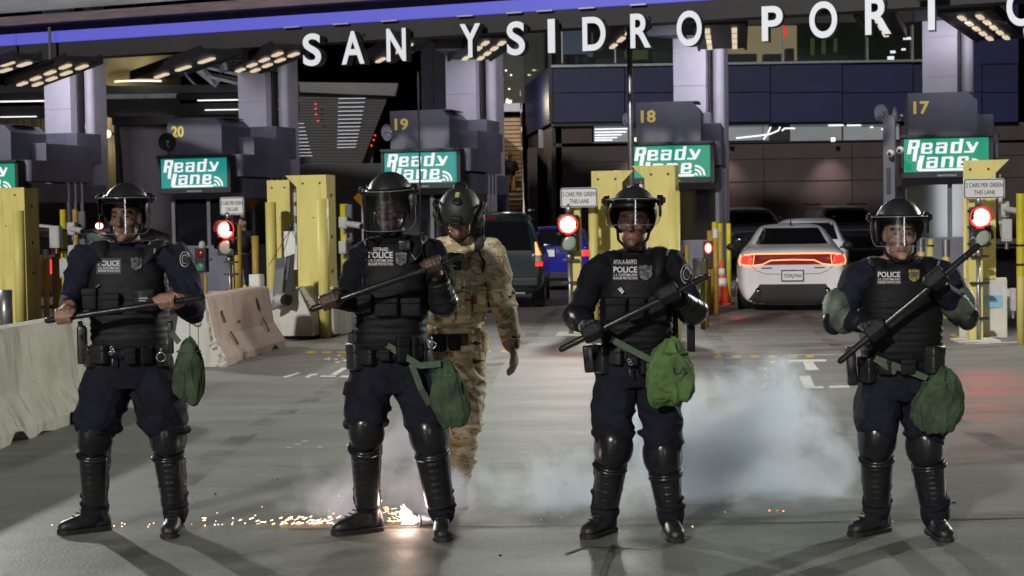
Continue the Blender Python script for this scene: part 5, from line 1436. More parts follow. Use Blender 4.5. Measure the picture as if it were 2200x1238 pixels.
def finish_body(name, bm, vox, base, classes, mats, cls, wr=None, smooth=3):
    me = remesh(bm, vox, smooth)
    if wr: wrinkle(me, wr)
    bv = bvh_me(me)
    n = len(me.polygons); c = np.empty(n*3); me.polygons.foreach_get("center", c); c = c.reshape(-1, 3)
    mi = [cls(V(p)) for p in c]
    me.transform(Matrix.Translation(-base)); me.materials.clear()
    for m in mats: me.materials.append(m)
    me.polygons.foreach_set("material_index", mi)
    me.polygons.foreach_set("use_smooth", [True]*n); me.name = name
    o = bpy.data.objects.new(name, me); COL.objects.link(o); o.location = base
    return o, bv

def helmet_riot(par, H, s, f, u, vz, raised=0, shell='helmet'):
    q = lambda a, b, c: H+s*a+f*b+u*c
    C = q(0, -.012, .058); rx, ry, rz = .121, .146, .137
    pt = lambda a, e, k=1: C+(s*math.sin(a)*rx*k+f*math.cos(a)*ry*k)*math.cos(e)+u*math.sin(e)*rz*k
    low = lambda a: R(10) if abs(a) < R(62) else R(10)-R(58)*min(1, (abs(a)-R(62))/R(40))
    bm = BM(); na, ne = 48, 16; rings = []
    for j in range(ne+1):
        rings.append([bm.verts.new(pt(-math.pi+2*math.pi*i/na, R(89)+(low(-math.pi+2*math.pi*i/na)-R(89))*j/ne)) for i in range(na)])
    skin(bm, rings, caps=False); bm.faces.new(rings[0]); bmesh.ops.recalc_face_normals(bm, faces=bm.faces); bmesh.ops.solidify(bm, geom=bm.faces[:], thickness=.006)
    h = mk("helmet", bm, M[shell], par, True, base='w')
    bm = BM(); tube(bm, [pt(-math.pi+2*math.pi*i/na, low(-math.pi+2*math.pi*i/na), 1.01) for i in range(na+1)], .0045, 8, round_ends=False); mk("edge_trim", bm, M['black'], h, True, base='w')
    # band that carries the visor
    bm = BM(); rings = []
    for k in range(37):
        a = R(-100)+R(200)*k/36; r = []
        for dz, dr in ((vz[0]-.012, .006), (vz[0]-.014, .014), (vz[0]+.012, .014), (vz[0]+.014, .004)):
            e = math.asin(max(-.9, min(.9, (dz-.058)/rz))); r.append(bm.verts.new(C+s*math.sin(a)*(rx*math.cos(e)+dr)+f*math.cos(a)*(ry*math.cos(e)+dr)+u*(dz-.058)))
        rings.append(r)
    skin(bm, rings); mk("visor_band", bm, M['plastic'], h, True, base='w')
    vx, vy = .146, .168
    vp = lambda a, z: q(0, -.012, z)+s*math.sin(a)*vx+f*math.cos(a)*vy*(1+.0*z)
    am = R(82); bm = BM(); rings = []
    def edge(a):  # rounded lower corners
        k = max(0, abs(a)-R(58))/R(24); return vz[1]+.05*k*k
    for k in range(41):
        a = -am+2*am*k/40; rings.append([bm.verts.new(vp(a, vz[0]+(edge(a)-vz[0])*j/8)) for j in range(9)])
    skin(bm, rings, caps=False, closed=False); bmesh.ops.recalc_face_normals(bm, faces=bm.faces); 
    vis = mk("visor", bm, M['visor'], h, True, base='w')
    bm = BM(); bd = [vp(-am, vz[0])]+[vp(-am+2*am*k/40, edge(-am+2*am*k/40)) for k in range(41)]+[vp(am, vz[0])]
    tube(bm, bd, .0017, 6, round_ends=False); tube(bm, [vp(-am+2*am*k/40, vz[0]+.004) for k in range(41)], .0026, 6, round_ends=False); mk("visor_rim", bm, M['visor_rim'], h, True, base='w')
    bm = BM()
    for k in (-1, 1):
        a = q(k*.128, .0, vz[0]+.0); cyl(bm, a, a+s*k*.028, .030, .026, 20); cyl(bm, a+s*k*.028, a+s*k*.040, .016, .014, 14)
        obox(bm, a+s*k*.014+u*.02, a+s*k*.014-u*.085+f*.01, .012, .035, up=f, bev=.004)
    mk("pivot_knob", bm, M['plastic'], h, True, base='w')
    bm = BM()
    for k in (-1, 1): tube(bm, [q(k*.088, -.01, -.02), q(k*.076, .025, -.085), q(k*.03, .055, -.128)], .008, 8)
    tube(bm, [q(-.03, .055, -.128), q(.03, .055, -.128)], .011, 8); mk("chin_strap", bm, M['vest'], h, True, base='w')
    return h

def eyes(par, H, s, f, u):
    for k in (-1, 1):
        bm = BM(); c = H+s*k*.032+f*.0715+u*.012; ell(bm, c, (.0125, .0125, .0068), None, 14, 0); ell(bm, c+f*.0080, (.0066, .0060, .0058), None, 10, 1)
        mk("eye", bm, [M['eyewhite'], M['iris']], par, True, base='w')

def boot(par, ank, head, D3, L=.29, m='leather', solem='sole', hi=.15):
    """ank: ground point under the ankle; head: heading in the ground plane"""
    h = V(head).normalized(); w = V((-h.y, h.x, 0)); g = V((ank.x, ank.y, 0))
    prof = [(-.088, .022, .05), (-.075, .034, .10), (-.045, .041, .125), (0, .043, .125), (.045, .043, .105), (.09, .047, .082), (.135, .050, .068), (.175, .046, .058), (.198, .034, .046), (.208, .016, .032)]
    k = L/.296; bm = BM(); rings = []
    for t, hw, hh in prof:
        r = []
        for i in range(14):
            a = 2*math.pi*i/14; x = math.copysign(abs(math.cos(a))**.8, math.cos(a))*hw*k; z = (.5+.5*math.copysign(abs(math.sin(a))**.75, math.sin(a)))*hh
            r.append(bm.verts.new(g+h*t*k+w*x*(1-.28*max(0, z/hh-.5))+V((0, 0, .018+z))))
        rings.append(r)
    skin(bm, rings); tube(bm, [g+V((0, 0, .06))-h*.02, g+V((0, 0, .06+hi))-h*.015], [.050, .052], 16)
    b = mk("boot", bm, M[m], par, True, base='w')
    bm = BM(); rings = []
    for z, e in ((0, .96), (.004, 1.08), (.022, 1.10), (.026, 1.02)):
        up = [g+h*t*k*(1.02)+w*hw*k*e+V((0, 0, z)) for t, hw, hh in prof]; dn = [g+h*t*k*1.02-w*hw*k*e+V((0, 0, z)) for t, hw, hh in prof[::-1]]
        rings.append([bm.verts.new(p) for p in up+dn])
    skin(bm, rings); mk("sole", bm, M[solem], b, False, base='w')
    bm = BM()
    for i in range(5):
        t = .02+i*.022; z = .155-i*.016; obox(bm, g+h*t+w*.026+V((0, 0, z)), g+h*(t+.012)-w*.026+V((0, 0, z+.002)), .006, .006)
    mk("laces", bm, M['black'], b, base='w')

def leg_guard(par, K, A, fd, m='plastic', kr=.103, wt=.087, wb=.068, nrib=6):
    """knee cap and shin plate of hard black plastic in front of a leg"""
    ax = (A-K).normalized(); f = (V(fd)-ax*V(fd).dot(ax)).normalized(); s = ax.cross(f)
    t = empty("leg_guard", (0, 0, 0)); t.parent = par; rt = rootof(par)
    # shin plate
    L = (A-K).length; bm = BM(); rings = []; N = 46
    for j in range(N+1):
        v = j/N; d = .085+(L-.085-.07)*v; wv = wt+(wb-wt)*v; r = []
        rib = 0
        for q in range(nrib):
            c = .16+q*.62/(nrib-1)
            if abs(v-c) < .016: rib = 1
        for i in range(17):
            a = R(-88)+R(176)*i/16; rr = wv+.012*math.cos(a)
            if rib and abs(a) < R(24): rr += .0055
            if j in (0, N): rr -= .012
            r.append(bm.verts.new(K+ax*d+s*math.sin(a)*wv*1.02+f*(math.cos(a)*rr*1.0-.012)))
        rings.append(r)
    skin(bm, rings, caps=False, closed=False); bmesh.ops.recalc_face_normals(bm, faces=bm.faces); bmesh.ops.solidify(bm, geom=bm.faces[:], thickness=.005)
    mk("shin_plate", bm, M[m], t, True, base='w')
    # knee cap: domed shell with a lip
    bm = BM(); rings = []
    for j in range(11):
        e = R(88)*(1-j/10); r = []
        for i in range(28):
            a = 2*math.pi*i/28; rad = math.cos(e)
            x = math.copysign(abs(math.sin(a))**.85, math.sin(a))*rad*kr; z = math.copysign(abs(math.cos(a))**.85, math.cos(a))*rad*kr*1.13
            r.append(bm.verts.new(K+s*x-ax*z+f*(.028+.070*math.sin(e)*1.0+.0*rad-.055*(x/kr)**2)))
        rings.append(r)
    skin(bm, rings, caps=False); bm.faces.new(rings[0]); bmesh.ops.recalc_face_normals(bm, faces=bm.faces); bmesh.ops.solidify(bm, geom=bm.faces[:], thickness=.006)
    mk("knee_cap", bm, M[m], t, True, base='w')
    bm = BM()
    tube(bm, [K+ax*.105+s*math.sin(a)*wt*1.05+f*(math.cos(a)*(wt+.016)-.012) for a in [R(-72)+R(144)*i/12 for i in range(13)]], .010, 8); mk("lip", bm, M[m], t, True, base='w')
    bm = BM()
    for d in (.03, .17, L-.17): tube(bm, [K+ax*d+(s*math.sin(a)+f*math.cos(a))*(.066 if d < .3 else .054)-f*.01 for a in [R(70)+R(220)*i/10 for i in range(11)]], .014, 6, squash=(ax.orthogonal().normalized(), 1))
    mk("strap", bm, M['black'], t, True, base='w')
    return t

def baton(A, B, lab, r=.0165):
    ax = (B-A).normalized(); t = empty("baton", (A+B)/2, 0, lab, "baton", "long batons held by the officers")
    bm = BM(); tube(bm, [A+ax*.02, B-ax*.02], r, 20); mk("shaft", bm, M['plastic'], t, True, base='w')
    bm = BM(); L = (B-A).length
    for k in range(14): p = A+ax*(L*.30+k*.011); cyl(bm, p, p+ax*.006, r+.0016, seg=18)
    mk("grip_rings", bm, M['plastic'], t, base='w')
    bm = BM(); cyl(bm, B-ax*.10, B-ax*.094, r+.003, seg=18); cyl(bm, A+ax*.10, A+ax*.106, r+.003, seg=18); mk("collar", bm, M['black'], t, base='w')
    return t

def bag(px0, py0, px1, py1, Y, lab, m, lean=0, straps=(), text=None, squash=.62, seed=1):
    a, b = P(px0, (py0+py1)/2, Y), P(px1, (py0+py1)/2, Y); c = (a+b)/2; hw = (b.x-a.x)/2; hh = (P(px0, py0, Y).z-P(px0, py1, Y).z)/2
    t = empty("gear_bag", c, 0, lab, "bag", "green bags on the officers' hips")
    bm = BM(); bmesh.ops.create_icosphere(bm, subdivisions=6, radius=1)
    for v in bm.verts:
        d = v.co.copy(); e = 2.7
        n = (abs(d.x)**e+abs(d.y)**e+abs(d.z)**e)**(1/e); p = d/n
        wz = 1-.42*max(0, p.z+.1)**1.6+.06*max(0, -p.z)
        q = V((p.x*hw*wz+lean*p.z*hw, p.y*hw*squash, p.z*hh))
        w1 = V((noise.noise(V((p.x*1.3+seed, p.z, p.y))), noise.noise(V((p.x, p.z*1.3+seed, p.y+4))), 0))*.55
        vd = noise.voronoi(V((p.x*1.25+p.z*.45+seed*1.7, p.y*1.0, p.z*.80-p.x*.35))+w1)[0]
        ve = noise.voronoi(V((p.x*2.6-p.z*.9+seed, p.y*2.0, p.z*1.9+p.x*.8))+w1)[0]
        fold = -.20*min(.55, vd[1]-vd[0])/.55-.055*min(.5, ve[1]-ve[0])/.5+.12+.17*noise.noise(V((p.x*1.05+seed, p.y, p.z*1.05)))
        v.co = q*(1+fold*(1 if p.y < .5 else .4))
    bv = bvh_of(bm); o = mk("bag_body", bm, M[m], t, True)
    bm = BM(); z = hh*.60
    tube(bm, [(hw*.9*math.cos(k*math.pi/12)*.86+lean*.6*hw, hw*squash*.9*math.sin(k*math.pi/12), z) for k in range(25)], .006, 6, round_ends=False); mk("drawstring", bm, M['webbing'], t, True)
    for pts in straps:
        bm = BM(); w = [P(*p) for p in pts]
        for p, q in zip(w, w[1:]): obox(bm, p, q+(q-p).normalized()*.004, .032, .004, up=V((0, 1, 0)))
        mk("strap", bm, M['webbing'], t, base='w')
    if text:
        bm = BM(); tx0, tz0, tw, th = text
        def fn(uu, vv):
            x, zz = tx0*hw+uu*tw, tz0*hh+vv*th; h = bv.ray_cast(V((x, -1, zz)), V((0, 1, 0))); return (h[0] if h[0] else V((x, -hw*squash, zz)))-V((0, .003, 0))
        add_text(bm, "US", fn, bold=.02); mk("print", bm, M['ink'], t, recalc=False)
    return t

BADGE = [(0, 1), (.28, .92), (.42, .98), (.5, .80), (.44, .62), (.48, .42), (.40, .2), (.2, .08), (0, 0), (-.2, .08), (-.40, .2), (-.48, .42), (-.44, .62), (-.5, .80), (-.42, .98), (-.28, .92)]

def officer(cfg):
    D = cfg['D']; J = lambda p: P(p[0], p[1], D+(p[2] if len(p) > 2 else 0))
    L = cfg['label']
    fl, fr = G(*cfg['footL']), G(*cfg['footR']); base = (fl+fr)/2
    H = J(cfg['head']); s, f, u = hframe(H, R(cfg.get('yaw', 0)), R(cfg.get('pitch', 0)), R(cfg.get('roll', 0)))
    neck = J(cfg['neck']); SL, SR = J(cfg['shL']), J(cfg['shR']); EL, ER = J(cfg['elL']), J(cfg['elR'])
    pel = J(cfg['pelvis']); belt = J(cfg['belt']); cro = J(cfg['crotch'])
    KL, KR, AL, AR = J(cfg['knL']), J(cfg['knR']), J(cfg['anL']), J(cfg['anR'])
    AL = V((fl.x, fl.y, AL.z)) if cfg.get('snap', True) else AL; AR = V((fr.x, fr.y, AR.z)) if cfg.get('snap', True) else AR
    A, B = J(cfg['bat'][0]), J(cfg['bat'][1]); ax = (B-A).normalized()
    CL, CR = A.lerp(B, cfg['grip'][0]), A.lerp(B, cfg['grip'][1])
    g = .0035 if cfg.get('glove') else 0
    bulk = cfg.get('bulk', 1)
    bm = BM()
    add_head(bm, H, s, f, u, neck)
    WL = hand_grip(bm, CL, ax, EL, .0165, 1, g); WR = hand_grip(bm, CR, ax, ER, .0165, -1, g)
    # torso
    up = neck-belt; rings = []
    for fr_, rx, ry in ((-.42, .15, .12), (-.30, .185, .14), (-.12, .19, .142), (0, .18, .135), (.25, .182, .135), (.5, .19, .14), (.75, .185, .13), (.88, .15, .105), (.98, .10, .085)):
        rings.append(superring(bm, belt+up*fr_, rx*bulk, ry*bulk, 24, 2.3))
    skin(bm, rings)
    for S_, E_, W_ in ((SL, EL, WL), (SR, ER, WR)):
        sg = 1 if S_.x > neck.x else -1
        tube(bm, [neck+V((sg*.05, .01, -.04)), S_+V((-sg*.02, 0, 0))], [.075, .082], 16)
        mid = S_.lerp(E_, .5)
        tube(bm, [S_, mid+V((sg*.008, 0, 0)), E_], [.083*bulk, .073*bulk, .062*bulk], 16)
        tube(bm, [E_, E_.lerp(W_, .45), E_.lerp(W_, .93)], [.061*bulk, .056*bulk, .043], 16)
    # legs
    bl = cfg.get('baggy', 1)
    for K_, A_, sg in ((KL, AL, -1), (KR, AR, 1)):
        hip = V((pel.x+sg*.088, pel.y, pel.z)); th = hip.lerp(K_, .5)
        tube(bm, [hip+V((0, 0, .06)), hip.lerp(K_, .2)+V((sg*.012, 0, 0)), th+V((sg*.016, -.005, 0)), hip.lerp(K_, .80)+V((sg*.006, -.01, 0)), K_], [.118, .124*bl, .124*bl, .110*bl, .078], 20)
        kk = hip.lerp(K_, .83)
        for q in range(3):
            c = hip.lerp(K_, .70+.07*q); rot = Matrix.Rotation(random.uniform(-.35, .35), 3, 'Y') @ Matrix.Rotation(random.uniform(-.3, .3), 3, 'X')
            ell(bm, c+V((random.uniform(-.012, .012), 0, 0)), (.118*bl, .112*bl, .030), rot, 18)
        cf = A_.copy(); cf.z = max(A_.z, .13)
        tube(bm, [K_, K_.lerp(cf, .35)+V((0, .02, 0)), K_.lerp(cf, .75)+V((0, .012, 0)), cf, cf-V((0, 0, .02))], [.080, .080, .068, .070, .074], 18)
        for q in range(2):
            rot = Matrix.Rotation(random.uniform(-.3, .3), 3, 'Y'); ell(bm, cf+V((0, .0, .02+.05*q)), (.080-.004*q, .082, .022), rot, 16)
    hz = neck.z+.012
    dL, dR = (WL-EL).normalized(), (WR-ER).normalized()
    skinH = 2
    beard = cfg.get('beard')
    def cls(p):
        if (p-H).length < .20 and (p-H).dot(u) > -.16 and (p.z > neck.z+.02 or (p-H).dot(u) > -.12):
            a, b_, c_ = (p-H).dot(s), (p-H).dot(f), (p-H).dot(u)
            if c_ < -.115 and cfg.get('gaiter'): return 0
            if b_ > .06 and abs(a) < .027 and abs(c_+.068) < .0115: return 4
            if b_ > .05 and .012 < abs(a) < .056 and abs(c_-.037) < .0052: return 5
            if beard and b_ > 0 and (c_ < -.084 or (c_ < -.03 and abs(a) > .056) or (abs(a) < .036 and -.056 < c_ < -.044 and b_ > .06)): return 5
            if c_ > .06 and b_ < .07: return 5
            return 2
        for C_, W_, d_ in ((CL, WL, dL), (CR, WR, dR)):
            if (p-C_).length < .17 and (p-W_).dot(d_) > -.008 and min((p-C_).length, (p-W_.lerp(C_, .5)).length) < .085: return 3
        return 1 if p.z < belt.z else 0
    def wr(p):
        if (p-H).length < .2 or (p-CL).length < .12 or (p-CR).length < .12: return 0
        arms = p.z > belt.z
        k = noise.noise(V((p.x*7+3, p.y*7, p.z*(11 if arms else 11)+p.x*7)))
        k2 = noise.noise(V((p.x*15, p.y*15+5, p.z*30)))
        amp = .017 if arms else .013
        if not arms and abs(p.z-KL.z-.12) < .14: amp = .018
        if not arms and p.z < .45: amp = .008
        return amp*((1-abs(k)*2.2)*.8)+.0035*k2
    skm = M[cfg['skin']]
    body, bv = finish_body("person", bm, .0062, V((base.x, base.y, 0)), None, [M[cfg['shirt']], M['trouser'], skm, M['glove'] if cfg.get('glove') else skm, M[cfg.get('lip', 'lip')], M['hair']], cls, wr)
    tag(body, L, "person", "riot officers in the front line")
    eyes(body, H, s, f, u)
    helmet_riot(body, H, s, f, u, cfg['visor'])
    # ---- vest
    vm = cfg.get('vest', 'vest'); bm = BM(); rings = []
    F_t = [-.02, .03, .12, .25, .42, .58, .72, .82, .89, .94, .975]
    RX = [.196, .204, .210, .214, .216, .214, .205, .186, .158, .128, .108]; RY = [.145, .155, .163, .168, .172, .172, .162, .146, .130, .116, .10]
    N = 66
    for j in range(N+1):
        v = -.02+(.975+.02)*j/N; rx, ry = float(np.interp(v, F_t, RX))*bulk*cfg.get('vestw', 1), float(np.interp(v, F_t, RY))*bulk
        bd = .0035 if (.06 < v < .62 and (v*15) % 1 < .55) else 0
        r = superring(bm, belt+up*v+V((0, -.012, 0)), rx+bd, ry+bd, 44, 2.35)
        for w_ in r:
            w_.co += (w_.co-(belt+up*v)).normalized()*(.007*noise.noise(w_.co*9)+.005*noise.noise(V((w_.co.x*20, w_.co.y*20, w_.co.z*34))))
        rings.append(r)
    skin(bm, rings)
    for S_ in (SL, SR):
        sg = 1 if S_.x > neck.x else -1; c = neck.lerp(S_, .62)+V((0, 0, .045))
        tube(bm, [neck+V((sg*.10, -.115, -.10)), c+V((0, -.05, .005)), c+V((0, .03, .012)), neck+V((sg*.10, .13, -.10))], [.03, .05, .05, .03], 14, squash=(V((0, 0, 1)), .5))
    bvv = bvh_of(bm); vest = mk("vest", bm, M[vm], body, True, base='w')
    bm = BM(); tube(bm, [neck+V((.094*math.sin(a), -.082*math.cos(a)+.012, -.012+.02*math.cos(a+math.pi))) for a in [2*math.pi*i/24 for i in range(25)]], .024, 10, round_ends=False, squash=(V((0, 1, 0)), .8)); mk("collar", bm, M[cfg['shirt']], body, True, base='w')
    def hit(px, py, off=.004, useb=False):
        d = ray(px, py).normalized(); best = None
        for b_ in ((bvv, bv) if useb else (bvv,)):
            h = b_.ray_cast(CAM, d)
            if h[0] is not None and (best is None or h[3] < best[1]): best = (h[0], h[3])
        q = best[0] if best else P(px, py, D-.16)
        return q-d*off
    def drape_px(x0, y0, x1, y1, off, n=6, useb=False, rot=0):
        bm = BM(); g_ = {}; cx, cy = (x0+x1)/2, (y0+y1)/2
        for i in range(n+1):
            for j in range(n+1):
                dx, dy = x0+(x1-x0)*i/n-cx, y0+(y1-y0)*j/n-cy
                g_[i, j] = bm.verts.new(hit(cx+dx*math.cos(rot)-dy*math.sin(rot), cy+dx*math.sin(rot)+dy*math.cos(rot), off, useb))
        for i in range(n):
            for j in range(n): bm.faces.new((g_[i, j], g_[i+1, j], g_[i+1, j+1], g_[i, j+1]))
        return bm
    # name and agency patch
    x0, y0, x1, y1 = cfg['patch']; bk = 2 if cfg.get('patchgrey') else 0
    bm = drape_px(x0-4, y0-5, x1+4, y1+4, .006); setmat(bm.faces, bk)
    dy = y1-y0; lines = [("POLICE", 0, .46, .02, 0, 1), ("U.S. CUSTOMS AND", .54, .72, .012, 0, 1), ("BORDER PROTECTION", .78, .98, .012, 0, 1)]
    for tx, a, b_, bo, u0, u1 in lines:
        add_text(bm, tx, lambda uu, vv: hit(x0+(x1-x0)*(u0+(u1-u0)*uu), y0+dy*(b_+(a-b_)*vv), .010), 1, bold=bo)
    if cfg.get('name'):
        nm, nx0, ny0, nx1, ny1 = cfg['name']
        add_text(bm, nm, lambda uu, vv: hit(nx0+(nx1-nx0)*uu, ny1+(ny0-ny1)*vv, .010), 1, bold=.008)
    mk("agency_patch", bm, [M['patchback'], M['patchtxt'], M['patchgrey']], vest, recalc=False, base='w')
    bx, by, bh = cfg['badge']
    bm = BM()
    bv_ = [bm.verts.new(hit(bx+p[0]*bh*.86, by+bh/2-p[1]*bh, .012)) for p in BADGE]; bm.faces.new(bv_)
    c_ = hit(bx, by, .014)
    ring = [bm.verts.new(c_+V((.011*math.cos(a), -.002, .011*math.sin(a)))) for a in [i*math.pi/8 for i in range(16)]]; bm.faces.new(ring).material_index = 1
    obox(bm, hit(bx-bh*.3, by-bh*.22, .015), hit(bx+bh*.3, by-bh*.22, .015), .003, .008, up=V((0, -1, 0)), mi=1)
    mk("badge", bm, [M['badge_' + cfg.get('badgem', 'silver')], M['patchgrey']], vest, base='w')
    # pouches on the vest: pixel rects with depth
    for (a, b_, c2, d2, dep) in cfg.get('pouches', []):
        bm = BM(); p0 = hit((a+c2)/2, (b_+d2)/2, 0); sc_ = D/FPX; w_, h_ = (c2-a)*sc_/2, (d2-b_)*sc_/2
        box(bm, p0.x-w_, p0.x+w_, p0.y-dep, p0.y+.03, p0.z-h_, p0.z+h_, .012); box(bm, p0.x-w_*1.02, p0.x+w_*1.02, p0.y-dep-.006, p0.y+.02, p0.z+h_*.35, p0.z+h_*1.04, .008)
        mk("pouch", bm, M[vm], vest, True, base='w')
    for (kind, a, b_, c2, d2) in cfg.get('marks', []):
        if kind == 'flag':
            bm = drape_px(a, b_, c2, d2, .05 if cfg.get('flagoff') else .012); setmat(bm.faces, 0)
            n0 = bm.verts[:][0]
            for k in range(4):
                yy = b_+(d2-b_)*(.12+.25*k); h_ = (d2-b_)*.11; xs_ = a+(c2-a)*(.42 if k < 2 else .04)
                q = [hit(xx, y_, .056 if cfg.get('flagoff') else .016) for xx, y_ in ((xs_, yy+h_), (c2-1, yy+h_), (c2-1, yy), (xs_, yy))]; bm.faces.new([bm.verts.new(v) for v in q]).material_index = 1
            mk("flag_patch", bm, [M['patchgrey'], M['patchtxt']], vest, recalc=False, base='w')
        if kind == 'disc':
            bm = BM(); r_ = (c2-a)/2; cx, cy = (a+c2)/2, (b_+d2)/2
            for rr, mi, of in ((1, 0, .030), (.82, 1, .033), (.60, 0, .036)):
                ff = bm.faces.new([bm.verts.new(hit(cx+r_*rr*math.cos(t), cy+r_*rr*math.sin(t), of)) for t in [i*math.pi/12 for i in range(24)]]); ff.material_index = mi
            q = [hit(cx+dx*r_, cy+dy_*r_, .039) for dx, dy_ in ((-.06, .5), (.06, .5), (.06, -.5), (-.06, -.5))]; bm.faces.new([bm.verts.new(v) for v in q]).material_index = 1
            mk("round_patch", bm, [M['patchback'], M['patchtxt']], vest, recalc=False, base='w')
        if kind == 'clip':
            bm = BM(); obox(bm, hit(a, b_, .02), hit(c2, d2, .02), .010, .01, bev=.003); mk("clip", bm, M['steel'], vest, base='w')
        if kind == 'radio':
            bm = BM(); p0 = hit((a+c2)/2, (b_+d2)/2, 0); sc_ = D/FPX; w_, h_ = (c2-a)*sc_/2, (d2-b_)*sc_/2
            box(bm, p0.x-w_, p0.x+w_, p0.y-.045, p0.y+.01, p0.z-h_, p0.z+h_, .01, 0, Matrix.Identity(4)); tube(bm, [p0+V((w_*.8, -.03, -h_)), p0+V((w_*1.6, -.05, -h_*2.4)), p0+V((w_*2.6, -.03, -h_*1.2)), p0+V((w_*2.4, .0, h_*1.5))], .006, 8)
            mk("radio_mic", bm, M['plastic'], vest, True, base='w')
        if kind == 'cord':
            bm = BM(); tube(bm, [hit(a+(c2-a)*k/8+2*math.sin(k*2), b_+(d2-b_)*k/8, .012) for k in range(9)], .005, 6); mk("cord", bm, M['plastic'], vest, True, base='w')
        if kind == 'shpatch':
            bm = BM(); cx, cy, r_ = (a+c2)/2, (b_+d2)/2, (c2-a)/2; ry_ = (d2-b_)/2
            for rr, mi, of in ((1, 2, .006), (.88, 0, .009), (.60, 2, .012), (.5, 0, .015)):
                ff = bm.faces.new([bm.verts.new(hit(cx+r_*rr*math.cos(t), cy+ry_*rr*math.sin(t), of, True)) for t in [i*math.pi/12 for i in range(24)]]); ff.material_index = mi
            for k in range(5):
                q = [hit(cx+dx*r_, cy+dy_*ry_, .018, True) for dx, dy_ in ((-.3+k*.12, .3), (-.22+k*.12, .3), (-.2+k*.1, -.3), (-.26+k*.1, -.3))]; bm.faces.new([bm.verts.new(v) for v in q]).material_index = 1
            mk("shoulder_patch", bm, [M['patchback'], M['patchgrey'], M['boxgrey']], body, recalc=False, base='w')
        if kind == 'gold':
            bm = BM(); bm.faces.new([bm.verts.new(hit(a+(c2-a)*x, b_+(d2-b_)*y, .006, True)) for x, y in ((.4, 0), (.8, .1), (.6, .4), (1, .8), (.5, 1), (.0, .9), (.3, .5))]); mk("gold_mark", bm, M['badge_gold'], body, base='w')
    # ---- belt with pouches and hardware
    bm = BM(); tl = (V((up.x, up.y, up.z))).normalized()
    rings = [superring(bm, belt+tl*z, .198*bulk*k, .152*bulk*k, 40, 2.4) for z, k in ((-.065, .98), (-.062, 1.03), (-.012, 1.03), (-.009, .98))]
    skin(bm, rings); be = mk("belt", bm, M['vest'], body, True, base='w')
    for (an, w_, h_, d_, dz, mm) in cfg.get('gear', []):
        a = R(an); n = V((math.sin(a), -math.cos(a), 0)); c = belt+V((math.sin(a)*.205*bulk, -math.cos(a)*.160*bulk, dz-.035)); sx = V((math.cos(a), math.sin(a), 0))
        bm = BM(); box(bm, -w_/2, w_/2, -d_/2, d_/2, -h_/2, h_/2, min(w_, d_, h_)*.2, 0, frame(c+n*d_*.3, sx, -n, V((0, 0, 1)))); box(bm, -w_*.52, w_*.52, -d_*.54, d_*.5, h_*.12, h_*.53, min(w_, d_, h_)*.18, 0, frame(c+n*d_*.3, sx, -n, V((0, 0, 1))))
        mk("pouch", bm, M[mm], be, True, base='w')
    for (x, y, k) in cfg.get('rings', []):
        c = P(x, y, D-.2); bm = BM(); tube(bm, [c+V((k*math.cos(t), 0, k*math.sin(t))) for t in [i*math.pi/10 for i in range(21)]], .004, 6, round_ends=False); obox(bm, c+V((0, 0, k)), c+V((0, 0, k+.035)), .014, .006); mk("ring_clip", bm, M['chrome'], be, True, base='w')
    for (x, y, n) in cfg.get('keys', []):
        c = P(x, y, D-.2); bm = BM()
        for k in range(n): q = c+V((.008*math.sin(k*2.1), 0, -.014*k)); tube(bm, [q+V((.009*math.cos(t), 0, .009*math.sin(t))) for t in [i*math.pi/5 for i in range(11)]], .0025, 5, round_ends=False)
        obox(bm, c+V((0, 0, -.014*n)), c+V((.004, 0, -.014*n-.05)), .012, .006); mk("key_chain", bm, M['chrome'], be, True, base='w')
    for pts, w_, d_, mm, nm in cfg.get('hang', []):
        bm = BM(); q = [P(p[0], p[1], D+p[2]) for p in pts]
        for a, b_ in zip(q, q[1:]): obox(bm, a, b_, w_, d_, up=V((0, -1, 0)), bev=min(w_, d_)*.2)
        mk(nm, bm, M[mm], be, True, base='w')
    # ---- guards, boots, arms
    for K_, A_, hd, gp, mm in ((KL, AL, cfg['hdL'], fl, 0), (KR, AR, cfg['hdR'], fr, 1)):
        fdv = V((hd[0]*.45, -1, 0)).normalized()
        leg_guard(body, K_+V((0, -.012, 0)), V((A_.x, A_.y, .10)), fdv, nrib=cfg.get('ribs', 6), kr=cfg.get('kr', .103))
        boot(body, gp, hd, D)
    for (E_, W_, kind) in ((EL, WL, cfg.get('padL')), (ER, WR, cfg.get('padR'))):
        if not kind: continue
        bm = BM(); d = (W_-E_).normalized()
        if kind == 'hard':
            rings = []
            sd = d.orthogonal().normalized(); up_ = d.cross(sd)
            for j in range(23):
                v = j/22; r_ = (.079-.024*v)*(1.0+.06*((v*5) % 1 < .18))
                if j == 0: r_ = .062
                rings.append([bm.verts.new(E_+d*((W_-E_).length*(-.05+v*.86))+(sd*math.cos(a)+up_*math.sin(a))*r_) for a in [i*math.pi/10 for i in range(20)]])
            skin(bm, rings); ell(bm, E_-d*.005, (.085, .085, .075), None, 20)
            mk("forearm_guard", bm, M['plastic'], body, True, base='w')
        if kind == 'green':
            sg = 1 if E_.x > neck.x else -1
            tube(bm, [E_+(SL if sg < 0 else SR-E_).normalized()*0+V((sg*.0, 0, .07)), E_+V((sg*.006, 0, .0)), E_.lerp(W_, .35)], [.078, .084, .074], 18)
            for v in bm.verts: v.co += (v.co-E_).normalized()*.014*noise.noise(v.co*16)
            mk("elbow_pad", bm, M['elbowgreen'], body, True, base='w')
            bm = BM(); ell(bm, E_+V((sg*.028, -.03, -.02)), (.058, .05, .07), None, 18); mk("elbow_cup", bm, M['plastic'], body, True, base='w')
    return dict(body=body, A=A, B=B, D=D)

